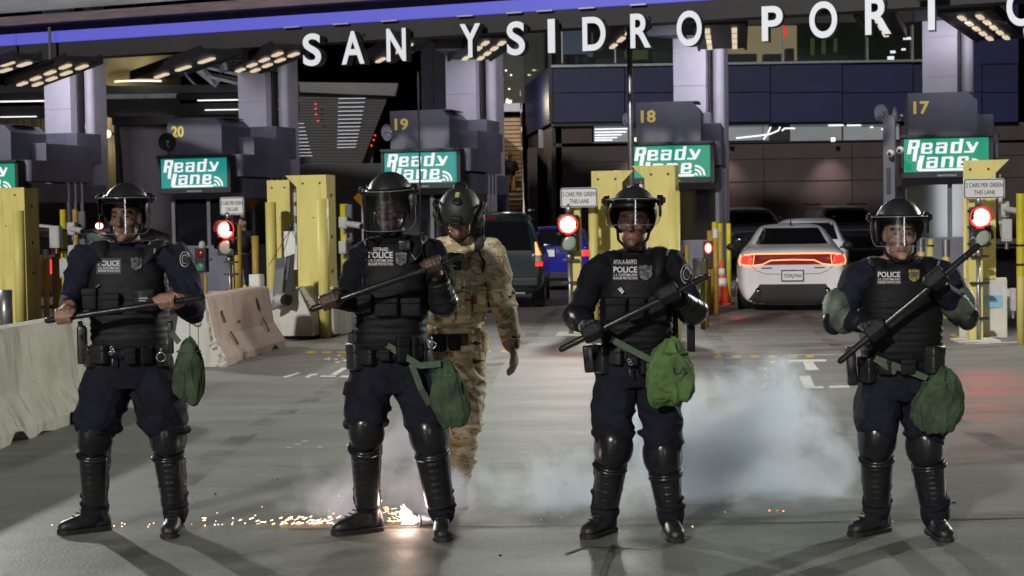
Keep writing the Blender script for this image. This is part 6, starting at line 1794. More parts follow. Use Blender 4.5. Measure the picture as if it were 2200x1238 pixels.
O1 = officer(dict(label="officer in riot helmet at left, bare hands on a nearly level baton, navy shirt sleeves", D=9.05, head=(271, 470, 0), yaw=-10, pitch=0, neck=(277, 528, .03), shL=(183, 556, .02), shR=(382, 556, .02), elL=(158, 650, -.02), elR=(415, 668, -.06),
    belt=(280, 742, 0), pelvis=(283, 790, 0), crotch=(290, 850), knL=(203, 938, -.02), knR=(360, 940, -.02), anL=(197, 1105), anR=(376, 1105), footL=(205, 1141), footR=(377, 1143), hdL=(-.85, -.5, 0), hdR=(.0, -1, 0),
    bat=((94, 690, -.33), (441, 638, -.33)), grip=(.128, .765), skin='skin_a', shirt='shirt_navy', vest='vest2', visor=(.108, -.082), patch=(211, 560, 257, 585), patchgrey=True, badge=(293, 567, 29), bulk=1.0, vestw=.97, baggy=1.08,
    pouches=[(180, 620, 212, 665, .05), (222, 632, 260, 672, .045), (290, 622, 335, 668, .045)], marks=[('flag', 297, 627, 333, 648), ('clip', 206, 618, 214, 612), ('gold', 327, 533, 337, 556), ('shpatch', 386, 540, 408, 574)], flagoff=True,
    gear=[(-62, .09, .11, .06, -.02, 'plastic'), (-35, .10, .10, .06, 0, 'leather'), (10, .06, .09, .04, -.01, 'vest'), (32, .06, .09, .04, -.01, 'vest'), (60, .07, .12, .05, -.02, 'vest')],
    rings=[(346, 767, .024)], keys=[(240, 748, 3)], hang=[([(176, 700, -.04), (178, 782, -.04)], .05, .05, 'plastic', 'holster'), ([(366, 690, -.12), (368, 760, -.12)], .028, .028, 'plastic', 'radio_antenna'), ([(310, 863, -.125), (338, 857, -.13), (366, 849, -.115)], .035, .006, 'webbing', 'thigh_strap'), ([(172, 690, -.05), (174, 705, -.05)], .026, .026, 'black', 'grip')]))
O2 = officer(dict(label="officer in riot helmet and glasses with short beard, baton tilted up across the chest", D=8.82, head=(838, 449, -.01), yaw=-16, pitch=6, neck=(848, 516, .03), shL=(776, 556, .02), shR=(932, 548, .02), elL=(748, 648, -.03), elR=(952, 650, -.05),
    belt=(838, 744, 0), pelvis=(842, 795, 0), crotch=(850, 840), knL=(785, 925, -.03), knR=(922, 935, -.03), anL=(782, 1085), anR=(938, 1095), footL=(790, 1143), footR=(950, 1150), hdL=(-.9, -.45, 0), hdR=(.05, -1, 0),
    bat=((664, 667, -.34), (1000, 548, -.30)), grip=(.13, .80), skin='skin_b', lip='lipdark', beard=True, gaiter=True, shirt='shirt_black', visor=(.100, -.102), patch=(792, 541, 844, 571), name=("GEFFRARD", 802, 532, 834, 540), badge=(862, 556, 30),
    pouches=[(768, 632, 800, 672, .05), (806, 640, 856, 680, .045), (862, 640, 905, 680, .05)], marks=[('disc', 818, 642, 850, 674), ('flag', 768, 650, 784, 674), ('radio', 856, 515, 884, 540), ('cord', 789, 505, 786, 560), ('cord', 776, 560, 783, 630), ('cord', 905, 500, 908, 545)],
    gear=[(-58, .10, .14, .07, -.01, 'leather'), (-32, .08, .08, .06, -.01, 'plastic'), (-5, .06, .06, .04, 0, 'vest'), (22, .075, .13, .06, .025, 'vest'), (44, .075, .13, .06, .03, 'vest'), (66, .08, .12, .06, .0, 'vest')],
    rings=[(928, 741, .02)], keys=[(921, 735, 2)], hang=[([(760, 715, -.06), (757, 770, -.05)], .05, .05, 'plastic', 'holster'), ([(752, 820, -.02), (746, 850, -.02)], .05, .06, 'vest', 'cargo_pouch')], padR='hard', bulk=.90, baggy=.94))
O3 = officer(dict(label="officer in riot helmet and black gloves with a bright green bag on the hip", D=8.75, head=(1361, 480, -.01), yaw=-14, pitch=-2, neck=(1368, 545, .03), shL=(1284, 584, .02), shR=(1447, 570, .02), elL=(1243, 680, -.02), elR=(1487, 668, -.05),
    belt=(1366, 746, 0), pelvis=(1366, 800, 0), crotch=(1372, 880), knL=(1316, 962, -.02), knR=(1424, 978, -.02), anL=(1312, 1100), anR=(1436, 1110), footL=(1300, 1146), footR=(1441, 1152), hdL=(-.55, -.8, 0), hdR=(.08, -1, 0),
    bat=((1199, 754, -.30), (1526, 590, -.33)), grip=(.225, .735), glove=True, skin='skin_c', shirt='shirt_black', visor=(.118, -.012), patch=(1318, 573, 1369, 601), name=("AYALA-RAFFO", 1318, 558, 1368, 568), badge=(1387, 586, 34),
    pouches=[(1300, 640, 1345, 690, .045), (1350, 640, 1384, 690, .05), (1392, 636, 1432, 690, .045)], marks=[('clip', 1328, 620, 1338, 632), ('clip', 1332, 618, 1341, 629), ('shpatch', 1462, 568, 1488, 610), ('cord', 1420, 640, 1412, 690)],
    gear=[(-62, .09, .15, .07, -.02, 'plastic'), (-34, .07, .09, .05, 0, 'leather'), (-8, .06, .08, .05, -.01, 'vest'), (14, .09, .13, .06, -.03, 'vest'), (50, .08, .1, .05, -.01, 'vest')],
    keys=[(1352, 775, 2)], hang=[([(1262, 742, -.05), (1268, 800, -.05)], .055, .06, 'plastic', 'holster'), ([(1445, 640, .02), (1448, 745, .02)], .05, .03, 'vest', 'slung_case'), ([(1484, 690, .04), (1485, 756, .04)], .042, .02, 'vest', 'hanging_strap'), ([(1312, 728, -.17), (1350, 752, -.18)], .035, .006, 'webbing', 'bag_sling')],
    padL='hard', padR='hard', ribs=4, kr=.106, bulk=.88, baggy=.87))
O4 = officer(dict(label="officer in riot helmet at right, steep baton in black gloves and sage elbow pads", D=8.65, head=(1932, 507, -.01), yaw=-2, pitch=0, neck=(1934, 560, .03), shL=(1846, 598, .02), shR=(2030, 598, .02), elL=(1800, 682, -.02), elR=(2063, 672, -.06),
    belt=(1934, 768, 0), pelvis=(1938, 815, 0), crotch=(1946, 905), knL=(1882, 945, -.02), knR=(1988, 958, -.02), anL=(1878, 1095), anR=(2003, 1105), footL=(1885, 1144), footR=(2009, 1150), hdL=(-.8, -.6, 0), hdR=(.05, -1, 0),
    bat=((1799, 781, -.27), (2107, 524, -.36)), grip=(.27, .70), glove=True, skin='skin_d', shirt='shirt_navy', visor=(.095, -.052), patch=(1886, 584, 1934, 610), badge=(1964, 592, 28), badgem='gold', bulk=.98, baggy=.94, beard=False,
    pouches=[], marks=[], gear=[(-60, .09, .13, .06, -.02, 'plastic'), (-30, .07, .08, .05, 0, 'vest'), (0, .08, .08, .05, 0, 'vest'), (40, .10, .14, .07, .03, 'leather')],
    hang=[([(1826, 745, -.04), (1832, 828, -.04)], .05, .05, 'plastic', 'holster'), ([(1880, 770, -.17), (1925, 800, -.18)], .035, .006, 'webbing', 'bag_sling')], padL='green', padR='green', kr=.103))
baton(O1['A'], O1['B'], "black baton held almost level by the bare-handed officer at left")
baton(O2['A'], O2['B'], "black baton held by the officer with glasses, tip over the camouflaged soldier's chest")
baton(O3['A'], O3['B'], "black baton held by the gloved officer with the bright green bag")
baton(O4['A'], O4['B'], "steepest black baton, its tip in front of the right traffic signal")
# glasses of the second officer
H = P(838, 449, 8.81); s, f, u = hframe(H, R(-16), R(6)); bm = BM()
for k in (-1, 1): tube(bm, [H+s*(k*.033+.024*math.cos(a))+f*.094+u*(.008+.020*math.sin(a)) for a in [i*math.pi/9 for i in range(19)]], .0024, 6, round_ends=False); tube(bm, [H+s*k*.057+f*.09+u*.012, H+s*k*.079+f*.0+u*.012], .0024, 6)
tube(bm, [H-s*.01+f*.098+u*.01, H+s*.01+f*.098+u*.01], .0024, 6); mk("glasses", bm, M['black'], O2['body'], True, base='w')
bag(374, 728, 437, 862, 8.95, "dark green cloth bag hanging at the hip of the officer at left", 'olive', .05, [[(366, 712, 8.92), (384, 735, 8.9)]], seed=2)
bag(928, 778, 1000, 912, 8.66, "dark green drawstring bag on the thigh of the officer with glasses", 'olive', -.28, [[(832, 742, 8.66), (902, 786, 8.64)], [(884, 782, 8.64), (904, 835, 8.64), (922, 868, 8.68)], [(902, 786, 8.64), (945, 782, 8.6)]], seed=5, squash=.5)
bag(1392, 730, 1487, 870, 8.52, "bright green bag printed US on the hip of the officer center right", 'olive_lite', .08, [[(1312, 728, 8.56), (1400, 775, 8.5)]], ( .10, -.04, .072, .036), .6, 3)
bag(1968, 794, 2063, 926, 8.5, "large green bag hanging over the thigh of the officer at right", 'olive', .12, [[(1880, 770, 8.48), (1990, 812, 8.45)]], seed=8)

# ---------------------------------------------------------------- soldier in camouflage walking behind the line
def soldier():
    D = 9.9; J = lambda x, y, d=0: P(x, y, D+d)
    base = G(985, 1070); H = J(988, 468, -.10); s, f, u = hframe(H, R(-6), R(38), R(4)); neck = J(983, 522, .04)
    SL, SR = J(926, 548, .02), J(1052, 545, .02); ER, WR = J(1083, 655, .0), J(1100, 742, -.10); EL, WL = J(902, 655, .02), J(915, 735, -.12)
    belt = J(972, 722, .02); up = neck-belt; bm = BM()
    add_head(bm, H, s, f, u, neck)
    rings = []
    for k, rx, ry in ((-.40, .15, .12), (-.28, .18, .14), (-.1, .18, .14), (.2, .17, .13), (.5, .18, .14), (.78, .18, .13), (.9, .15, .105), (.98, .10, .085)): rings.append(superring(bm, belt+up*k, rx, ry, 24, 2.3))
    skin(bm, rings)
    for S_, E_, W_, sd in ((SL, EL, WL, -1), (SR, ER, WR, 1)):
        tube(bm, [neck+V((sd*.05, .01, -.04)), S_], [.075, .082], 16); tube(bm, [S_, S_.lerp(E_, .5)+V((sd*.006, 0, 0)), E_], [.088, .080, .070], 16); tube(bm, [E_, E_.lerp(W_, .6), E_.lerp(W_, .93)], [.069, .066, .058], 16)
        d = (W_-E_).normalized(); tube(bm, [E_.lerp(W_, .9), W_+d*.01], [.034, .032], 12); hand_loose(bm, W_, d, V((0, -1, .1)).normalized(), sd, .006)
    HR_, HL_ = J(1004, 765, .02), J(942, 765, .02); KR, KL = J(1000, 895, -.16), J(925, 890, .05); AR, AL = J(985, 1022, -.05), J(915, 985, .42)
    for a, b_, c in ((HR_, KR, AR), (HL_, KL, AL)):
        tube(bm, [a+V((0, 0, .06)), a.lerp(b_, .5), b_], [.116, .112, .092], 20); tube(bm, [b_, b_.lerp(c, .35)+V((0, .02, 0)), b_.lerp(c, .8), c], [.092, .092, .078, .070], 18)
        for q in range(5):
            t = .1+.19*q; ell(bm, b_.lerp(c, t)+V((random.uniform(-.012, .012), 0, 0)), (.108-.022*t, .104-.02*t, .026), Matrix.Rotation(random.uniform(-.4, .4), 3, 'Y'), 16)
    d1, d2 = (WR-ER).normalized(), (WL-EL).normalized()
    def cls(p):
        if (p-H).length < .2 and (p-H).dot(u) > -.135:
            a, b_, c_ = (p-H).dot(s), (p-H).dot(f), (p-H).dot(u)
            if b_ > .06 and abs(a) < .027 and abs(c_+.068) < .0115: return 3
            if b_ > .05 and .012 < abs(a) < .056 and abs(c_-.036) < .0075: return 4
            if b_ > .0 and c_ < -.088: return 4
            return 1
        for W_, d_ in ((WR, d1), (WL, d2)):
            if (p-W_).length < .26 and (p-W_).dot(d_) > -.02 and (p-(W_+d_*max(0, (p-W_).dot(d_)))).length < .11:
                return 1 if (p-W_).dot(d_) < .015 else 2
        return 0
    def wr(p):
        if (p-H).length < .2 or (p-WR).length < .24: return 0
        k = noise.noise(V((p.x*8+3, p.y*8, p.z*12+p.x*7))); return .013*(1-abs(k)*2.2)+.004*noise.noise(p*24)
    body, bv = finish_body("person", bm, .0062, V((base.x, base.y, 0)), None, [M['camo'], M['skin_a'], mat('tan_glove', S(150, 132, 104), .8, S(118, 100, 76), 12), M['lip'], M['hair']], cls, wr)
    tag(body, "soldier in camouflage walking with bowed head behind the officer with glasses", "person")
    # helmet
    q = lambda a, b, c: H+s*a+f*b+u*c; C = q(0, -.008, .055); rx, ry, rz = .122, .142, .130
    pt = lambda a, e, k=1: C+(s*math.sin(a)*rx*k+f*math.cos(a)*ry*k)*math.cos(e)+u*math.sin(e)*rz*k
    low = lambda a: R(-4) if abs(a) < R(50) else (R(18) if R(62) < abs(a) < R(112) else R(-38) if abs(a) > R(124) else R(6))
    bm = BM(); na = 48; rings = [[bm.verts.new(pt(-math.pi+2*math.pi*i/na, R(89)+(low(-math.pi+2*math.pi*i/na)-R(89))*j/14)) for i in range(na)] for j in range(15)]
    skin(bm, rings, caps=False); bm.faces.new(rings[0]); bmesh.ops.recalc_face_normals(bm, faces=bm.faces); bmesh.ops.solidify(bm, geom=bm.faces[:], thickness=.007)
    hm = mk("helmet", bm, mat('slate_helmet', S(48, 53, 50), .55, S(38, 42, 41), 10, bump=.1), body, True, base='w')
    bm = BM(); c = pt(0, R(12), 1.02); box(bm, -.03, .03, -.012, .014, -.035, .03, .008, 0, frame(c, s, -f, u)); box(bm, -.016, .016, -.024, -.01, -.03, .0, .005, 0, frame(c, s, -f, u)); mk("goggle_mount", bm, M['black'], hm, True, base='w')
    bm = BM(); ell(bm, pt(0, R(60), 1.01), (.03, .03, .012), Matrix((s, f, u)).transposed(), 14); ell(bm, pt(R(180), R(65), 1.01), (.04, .05, .012), Matrix((s, f, u)).transposed(), 14); mk("fastener_pad", bm, M['black'], hm, True, base='w')
    bm = BM()
    for k in (-1, 1):
        obox(bm, q(k*.124, .07, .05), q(k*.124, -.09, .05), .02, .03, bev=.005); ell(bm, q(k*.115, -.01, -.01), (.032, .045, .055), Matrix((s, f, u)).transposed(), 16)
        for w_ in range(3): box(bm, -.012, .012, -.012, .012, -.014, .014, .004, 0, frame(q(k*.138, .05-.05*w_, .055), s, f, u))
        tube(bm, [q(k*.13, .06, .06), q(k*.15, .02, .10), q(k*.15, -.04, .09)], .008, 8)
    mk("headset", bm, mat('headset_black', S(34, 36, 32), .5, S(70, 72, 60), 20), hm, True, base='w')
    bm = BM(); box(bm, -.012, .012, -.02, .02, -.004, .006, .002, 0, frame(pt(R(-8), R(78), 1.01), s, f, u)); mk("marker_strip", bm, mat('lime_marker', S(190, 196, 110), .5), hm, base='w')
    bm = BM()
    for k in (-1, 1): tube(bm, [q(k*.088, .02, -.0), q(k*.076, .04, -.075), q(k*.0, .075, -.128)], .007, 8)
    mk("chin_strap", bm, M['black'], hm, True, base='w')
    eyes(body, H, s, f, u)
    # plate carrier
    bm = BM(); rings = []
    for j in range(40):
        v = .16+.70*j/39; rx = float(np.interp(v, [.16, .3, .6, .76, .86], [.188, .196, .192, .16, .13])); ry = float(np.interp(v, [.16, .3, .6, .76, .86], [.155, .172, .168, .15, .13]))
        bd = .004 if v < .6 and (v*14) % 1 < .55 else 0; rings.append(superring(bm, belt+up*v+V((0, -.012, 0)), rx+bd, ry+bd, 40, 2.6))
    skin(bm, rings)
    for sd in (-1, 1): tube(bm, [neck+V((sd*.10, -.125, -.14)), neck+V((sd*.105, -.03, -.005)), neck+V((sd*.10, .13, -.12))], [.034, .042, .036], 12, squash=(V((0, 0, 1)), .55))
    bvv = bvh_of(bm); car = mk("plate_carrier", bm, M['camo'], body, True, base='w')
    def hit(px, py, off=.004):
        d = ray(px, py).normalized(); h = bvv.ray_cast(CAM, d); return (h[0] if h[0] is not None else P(px, py, D-.17))-d*off
    bm = BM(); px0, py0, px1, py1 = 935, 547, 988, 577
    bm.faces.new([bm.verts.new(hit(*p, .012)) for p in ((px0-4, py1+4), (px1+3, py1+4), (px1+3, py0-4), (px0-4, py0-4))])
    add_text(bm, "POLICE", lambda a, b_: hit(px0+(px1-px0)*a, py1-4+(py0+2-py1+4)*b_, .022), 1, bold=.02); mk("agency_patch", bm, [M['patchback'], M['patchtxt']], car, recalc=False, base='w')
    bm = BM(); bx, by, bh = 1000, 568, 30; bm.faces.new([bm.verts.new(hit(bx+p[0]*bh*.9, by+bh/2-p[1]*bh, .016)) for p in BADGE]); mk("badge", bm, mat('tan_badge', S(150, 126, 88), .5, S(110, 90, 60), 50), car, base='w')
    for (a, b_, c2, d2, dep) in ((905, 630, 940, 690, .06), (948, 632, 978, 690, .07), (982, 628, 1012, 690, .075), (1000, 604, 1030, 640, .03), (1016, 615, 1044, 668, .07), (950, 596, 992, 626, .03)):
        p0 = hit((a+c2)/2, (b_+d2)/2, 0); sc_ = D/FPX; w_, h_ = (c2-a)*sc_/2, (d2-b_)*sc_/2
        bm = BM(); box(bm, p0.x-w_, p0.x+w_, p0.y-dep, p0.y+.03, p0.z-h_, p0.z+h_, .012); box(bm, p0.x-w_*.4, p0.x+w_*.4, p0.y-dep-.01, p0.y, p0.z-h_*.3, p0.z+h_*1.08, .008); mk("pouch", bm, M['camo'], car, True, base='w')
    bm = BM(); obox(bm, hit(1018, 636, .075), hit(1020, 654, .075), .02, .02, bev=.005); mk("red_tag", bm, mat('red_tag', S(140, 40, 30), .5), car, base='w')
    bm = BM(); c = hit(1030, 520, .02); box(bm, c.x-.03, c.x+.03, c.y-.03, c.y+.04, c.z-.07, c.z+.05, .01); tube(bm, [c+V((.02, 0, .05)), c+V((.025, -.02, .12))], .008, 8); tube(bm, [c+V((0, -.03, -.06)), c+V((.03, -.06, -.12)), c+V((.01, -.04, -.2))], .007, 8); mk("radio", bm, M['black'], car, True, base='w')
    bm = BM(); rings = [superring(bm, belt+V((0, 0, z)), .192*k, .152*k, 36, 2.4) for z, k in ((-.05, .98), (-.047, 1.03), (.02, 1.03), (.023, .98))]; skin(bm, rings); be = mk("belt", bm, mat('brown_belt', S(84, 72, 50), .7, S(60, 52, 36), 20), body, True, base='w')
    for an, w_, h_, d_, mm in ((-20, .07, .1, .06, 'vest'), (5, .07, .09, .06, 'vest'), (40, .07, .17, .07, 'camo'), (62, .07, .12, .06, 'camo')):
        a = R(an); n = V((math.sin(a), -math.cos(a), 0)); bm = BM(); box(bm, -w_/2, w_/2, -d_/2, d_/2, -h_/2, h_/2, .012, 0, frame(belt+V((math.sin(a)*.2, -math.cos(a)*.16, -.03)), V((math.cos(a), math.sin(a), 0)), -n, V((0, 0, 1)))); mk("pouch", bm, M[mm], be, True, base='w')
    # watch, boots
    bm = BM(); d = d1; sd = d.orthogonal().normalized(); w_ = d.cross(sd); c = WR-d*.004
    tube(bm, [c+(sd*math.cos(a)+w_*math.sin(a))*.035 for a in [i*math.pi/8 for i in range(17)]], .010, 8, round_ends=False); box(bm, c.x+.005, c.x+.035, c.y-.045, c.y-.028, c.z-.018, c.z+.018, .004); mk("watch", bm, M['black'], body, True, base='w')
    g2 = V((AR.x, AR.y, 0)); bm_ = mat('tan_suede', S(150, 134, 112), .8, S(122, 108, 88), 14, bump=.2); M['suede'] = bm_; M['tansole'] = mat('tan_sole', S(84, 74, 60), .8)
    boot(body, g2, (.05, -1, 0), D, .30, 'suede', 'tansole', .16)
    # trailing foot, heel lifted
    bm = BM(); tube(bm, [AL+V((0, .0, .03)), AL-V((0, -.03, .09)), AL+V((0, -.02, -.17))], [.052, .052, .046], 14); tube(bm, [AL+V((0, .05, -.10)), AL+V((0, -.06, -.2)), AL+V((0, -.13, -.25))], [.045, .046, .036], 14, squash=(V((0, .5, 1)).normalized(), .75)); mk("boot", bm, M['suede'], body, True, base='w')
soldier()

# ---------------------------------------------------------------- two far figures
def far_person(px, ptop, pfoot, Y, lab, top, bot, skinm, yaw, armout, cap=None, vox=.012):
    base = P(px, pfoot, Y); sc_ = (P(px, ptop, Y).z-base.z)/1.80
    rz = Matrix.Rotation(yaw, 3, 'Z'); q = lambda x, y, z: base+(rz @ V((x, y, z)))*sc_
    bm = BM(); H = q(0, -.01, 1.66); s, f, u = hframe(H, yaw, 0); add_head(bm, H, s, f, u, q(0, .01, 1.5))
    skin(bm, [superring(bm, q(0, 0, z), rx*sc_, ry*sc_, 20, 2.3, rz @ V((1, 0, 0)), rz @ V((0, 1, 0))) for z, rx, ry in ((.84, .15, .12), (.95, .18, .135), (1.08, .17, .13), (1.25, .19, .14), (1.4, .18, .125), (1.5, .09, .08))])
    for sd in (-1, 1):
        el = q(sd*.27, .04, 1.16); w_ = q(sd*.25, -.12, .98) if not armout else q(sd*.12, -.22, 1.10)
        tube(bm, [q(sd*.1, 0, 1.43), q(sd*.19, 0, 1.41)], .07, 12); tube(bm, [q(sd*.2, 0, 1.41), el], [.07, .055], 12); tube(bm, [el, w_], [.052, .038], 12)
        d = (w_-el).normalized(); hand_loose(bm, w_, d, (rz @ V((0, -1, .1))).normalized(), -sd)
        tube(bm, [q(sd*.09, 0, .92), q(sd*.11, -.01, .5), q(sd*.12, .01, .1)], [.105, .078, .055], 14); tube(bm, [q(sd*.12, .05, .05), q(sd*.14, -.17, .04)], [.045, .04], 12)
    def cls(p):
        h = (p.z-base.z)/sc_
        if h > 1.5: return 2 if (p-H).dot(u) < .05 or (p-H).dot(f) > .07 else 3
        if h < .12: return 4
        return 1 if h < .95 else 0
    o, bv = finish_body("person", bm, vox, base.copy(), None, [top, bot, M[skinm], M['hair'], M['leather']], cls, lambda p: .01*noise.noise(p*9))
    tag(o, lab, "person")
    bm = BM(); skin(bm, [superring(bm, q(0, 0, z), .19*sc_, .145*sc_, 20, 2.3, rz @ V((1, 0, 0)), rz @ V((0, 1, 0))) for z in (.94, 1.0)]); mk("belt", bm, M['black'], o, True, base='w')
    bm = BM(); skin(bm, [superring(bm, q(0, -.005, z), rx*sc_, ry*sc_, 20, 2.4, rz @ V((1, 0, 0)), rz @ V((0, 1, 0))) for z, rx, ry in ((1.02, .19, .15), (1.2, .205, .16), (1.38, .18, .145), (1.46, .11, .1))]); mk("vest", bm, M['vest'], o, True, base='w')
    return o
far_person(524, 466, 640, 36.0, "bearded guard in dark uniform standing by the worn yellow posts at left", M['shirt_navy'], M['trouser'], 'skin_d', R(-20), False)
far_person(1097, 327, 432, 60.0, "dim figure in tan trousers standing on the stair", M['shirt_black'], mat('tan_trousers', S(176, 132, 84), .8), 'skin_b', R(-10), True)
# ================================================================= burning canister, smoke, sparks
cc = G(888, 1131); t = empty("smoke_canister", (cc.x, cc.y, 0), 0, "small metal canister lying on the ground and burning white behind the officer's boot", "canister")
r = .032; a = V((cc.x+.03, cc.y, r)); b = V((cc.x+.19, cc.y+.03, r))
bm = BM(); cyl(bm, a, b, r, seg=24); cyl(bm, a, a+(b-a).normalized()*.012, r*1.06, seg=24); cyl(bm, b-(b-a).normalized()*.012, b, r*1.06, seg=24); mk("can", bm, M['steel'], t, True, base='w')
bm = BM(); random.seed(5)
ell(bm, a+V((-.045, -.01, .006)), (.044, .028, .026), None, 16)
for k in range(26):
    an = random.uniform(1.9, 4.6); l = random.uniform(.03, .09); d = V((math.cos(an)*l, random.uniform(-.03, .03), abs(math.sin(an*1.0+.4))*l*.75+random.uniform(-.02, .04)))
    p = a+V((-.03, -.01, .0)); tube(bm, [p, p+d*.6, p+d], [.013, .008, .002], 6)
mk("flame", bm, emis('magnesium_flame', (1, .74, .70), 12), t, True, base='w')
ld = bpy.data.lights.new("flare_light", 'POINT'); ld.energy = 3.5; ld.color = (1, .66, .52); ld.shadow_soft_size = .05
lo = bpy.data.objects.new("flare_light", ld); COL.objects.link(lo); lo.location = a+V((-.08, -.05, .07))
bm = BM()
def spk(px, py, Y, k, L=0, an=0):
    k *= .72
    p = P(px, py, Y); p.z = max(p.z, .006)
    if L: d = V((math.cos(an)*L, 0, math.sin(an)*L)); tube(bm, [p-d, p+d], [k*.6, k], 6)
    else: ell(bm, p, (k, k, k), None, 8)
for k in range(62):
    x = 408+(k/62)**.8*370+random.uniform(-20, 20); y = 1122+random.gauss(0, 9)
    if random.random() < .4: spk(x, y, 9.28, random.uniform(.0022, .004), random.uniform(.004, .012), random.uniform(-.1, .5))
    else: spk(x, y, 9.28, random.uniform(.002, .0048))
for k in range(46): spk(random.uniform(600, 780), random.gauss(1121, 7), 9.28, random.uniform(.003, .006), random.uniform(.003, .012), random.uniform(.1, .6))
for (x, y) in ((245, 1130), (262, 1124), (262, 1131), (268, 1126), (112, 1128), (321, 1127), (330, 1124), (318, 1139), (440, 1133), (563, 1089), (728, 1066), (820, 1076)): spk(x, y, 9.25, .0035)
for k in range(24): spk(random.uniform(812, 860), random.uniform(1090, 1130), 9.3, .0016, random.uniform(.006, .016), random.uniform(-.6, .5))
o = mk("sparks", bm, emis('glowing_spark', (1, .55, .30), 8), smooth=True, base=(P(600, 1120, 9.28).x, 9.28, 0)); tag(o, "orange sparks scattered low over the ground left of the burning canister", "sparks", kind="stuff")
bm = BM()
for (x, y) in ((1488, 1132), (1653, 1097), (1683, 1098), (1670, 1097), (1558, 1100), (1206, 1112), (1163, 1117), (1918, 1120)): spk(x, y, 9.0, .0055 if x in (1488, 1653, 1683) else .003)
o = mk("embers", bm, emis('ember', (1, .18, .08), 6), smooth=True, base=(P(1600, 1110, 9).x, 9, 0)); tag(o, "few red embers on the ground around the smoke", "embers", kind="stuff")
bm = BM()
for (x, y, w) in ((597, 333/880*240+940, 4), (462, 1063, 5), (1216, 1042, 8), (1075, 1196, 8), (2050, 1082, 9)):
    p = G(x if x > 500 else x, y); ell(bm, p+V((0, 0, .006)), (w/FPX*p.y*.5, .012, .005), None, 8)
o = mk("ground_debris", bm, M['black'], base=(0, 9, 0)); tag(o, "tiny dark scraps lying on the pavement", "debris", kind="stuff")

def smoke(name, lab, lo, hi, dens, col, blobs, nscale, thr, seed, wisp=2.1):
    """noise-broken smoke inside a box; blobs are (centre, radii, weight) soft ellipsoids that shape the cloud"""
    lo, hi = V(lo), V(hi); c = (lo+hi)/2
    bm = BM(); box(bm, lo.x, hi.x, lo.y, hi.y, lo.z, hi.z)
    m = bpy.data.materials.new(name+"_volume"); m.use_nodes = True; nt = m.node_tree; N, L = nt.nodes, nt.links
    N.remove(N["Principled BSDF"]); out = N["Material Output"]
    pv = N.new("ShaderNodeVolumePrincipled"); pv.inputs["Color"].default_value = (*col, 1); pv.inputs["Anisotropy"].default_value = .5
    tc = N.new("ShaderNodeTexCoord")
    def mth(op, a, b=None, cl=False):
        x = N.new("ShaderNodeMath"); x.operation = op; x.use_clamp = cl
        for i, q in enumerate((a, b)):
            if q is None: continue
            if isinstance(q, (int, float)): x.inputs[i].default_value = q
            else: L.new(q, x.inputs[i])
        return x.outputs[0]
    tot = None
    for (bc, br, wt) in blobs:
        mp = N.new("ShaderNodeMapping"); mp.vector_type = 'TEXTURE'; mp.inputs["Location"].default_value = V(bc)-c; mp.inputs["Scale"].default_value = br; L.new(tc.outputs["Object"], mp.inputs["Vector"])
        g = N.new("ShaderNodeTexGradient"); g.gradient_type = 'SPHERICAL'; L.new(mp.outputs[0], g.inputs[0])
        q = mth('MULTIPLY', g.outputs["Fac"], wt); tot = q if tot is None else mth('MAXIMUM', tot, q)
    mp = N.new("ShaderNodeMapping"); mp.inputs["Location"].default_value = (seed, seed, 0); mp.inputs["Scale"].default_value = (1, 1, 1.1); L.new(tc.outputs["Object"], mp.inputs["Vector"])
    n = N.new("ShaderNodeTexNoise"); n.inputs["Scale"].default_value = nscale; n.inputs["Detail"].default_value = 6; n.inputs["Roughness"].default_value = .58; n.inputs["Distortion"].default_value = .5; L.new(mp.outputs[0], n.inputs["Vector"])
    nn = mth('MULTIPLY', mth('SUBTRACT', n.outputs["Fac"], thr), 2.4)
    d = mth('ADD', mth('MULTIPLY', tot, 1.55), mth('MULTIPLY', nn, wisp)); d = mth('SUBTRACT', d, .38); d = mth('MAXIMUM', d, 0); d = mth('MULTIPLY', d, mth('GREATER_THAN', tot, .001))
    d = mth('MULTIPLY', d, mth('MULTIPLY', tot, 4.0, True))
    L.new(mth('MULTIPLY', d, dens), pv.inputs["Density"]); L.new(pv.outputs[0], out.inputs["Volume"])
    o = mk(name, bm, m, base=c); tag(o, lab, "smoke", kind="stuff")
    return o
# big pale cloud between the third and fourth officer, low wisps leftwards
smoke("smoke", "big pale blue cloud of smoke rolling low between the two officers at right", (-.6, 9.15, .005), (2.5, 11.1, 1.25), 6.5, (.87, .935, 1.0),
      [((1.42, 9.95, .28), (.78, .75, .60), 1.0), ((1.60, 9.9, .48), (.45, .6, .44), .62), ((1.05, 9.8, .22), (.85, .6, .55), .9), ((.28, 9.6, .08), (.95, .5, .36), .76)], 2.6, .5, 3)
smoke("smoke", "thin violet smoke curling around the burning canister", (-1.45, 9.2, .005), (.25, 10.3, .72), 4.6, (.95, .92, 1.0),
      [((-.66, 9.45, .16), (.55, .35, .42), .8), ((-.92, 9.5, .12), (.5, .35, .40), .68), ((-.55, 9.65, .26), (.26, .28, .5), .62), ((-.35, 9.45, .04), (.4, .25, .18), .45)], 3.0, .5, 11)
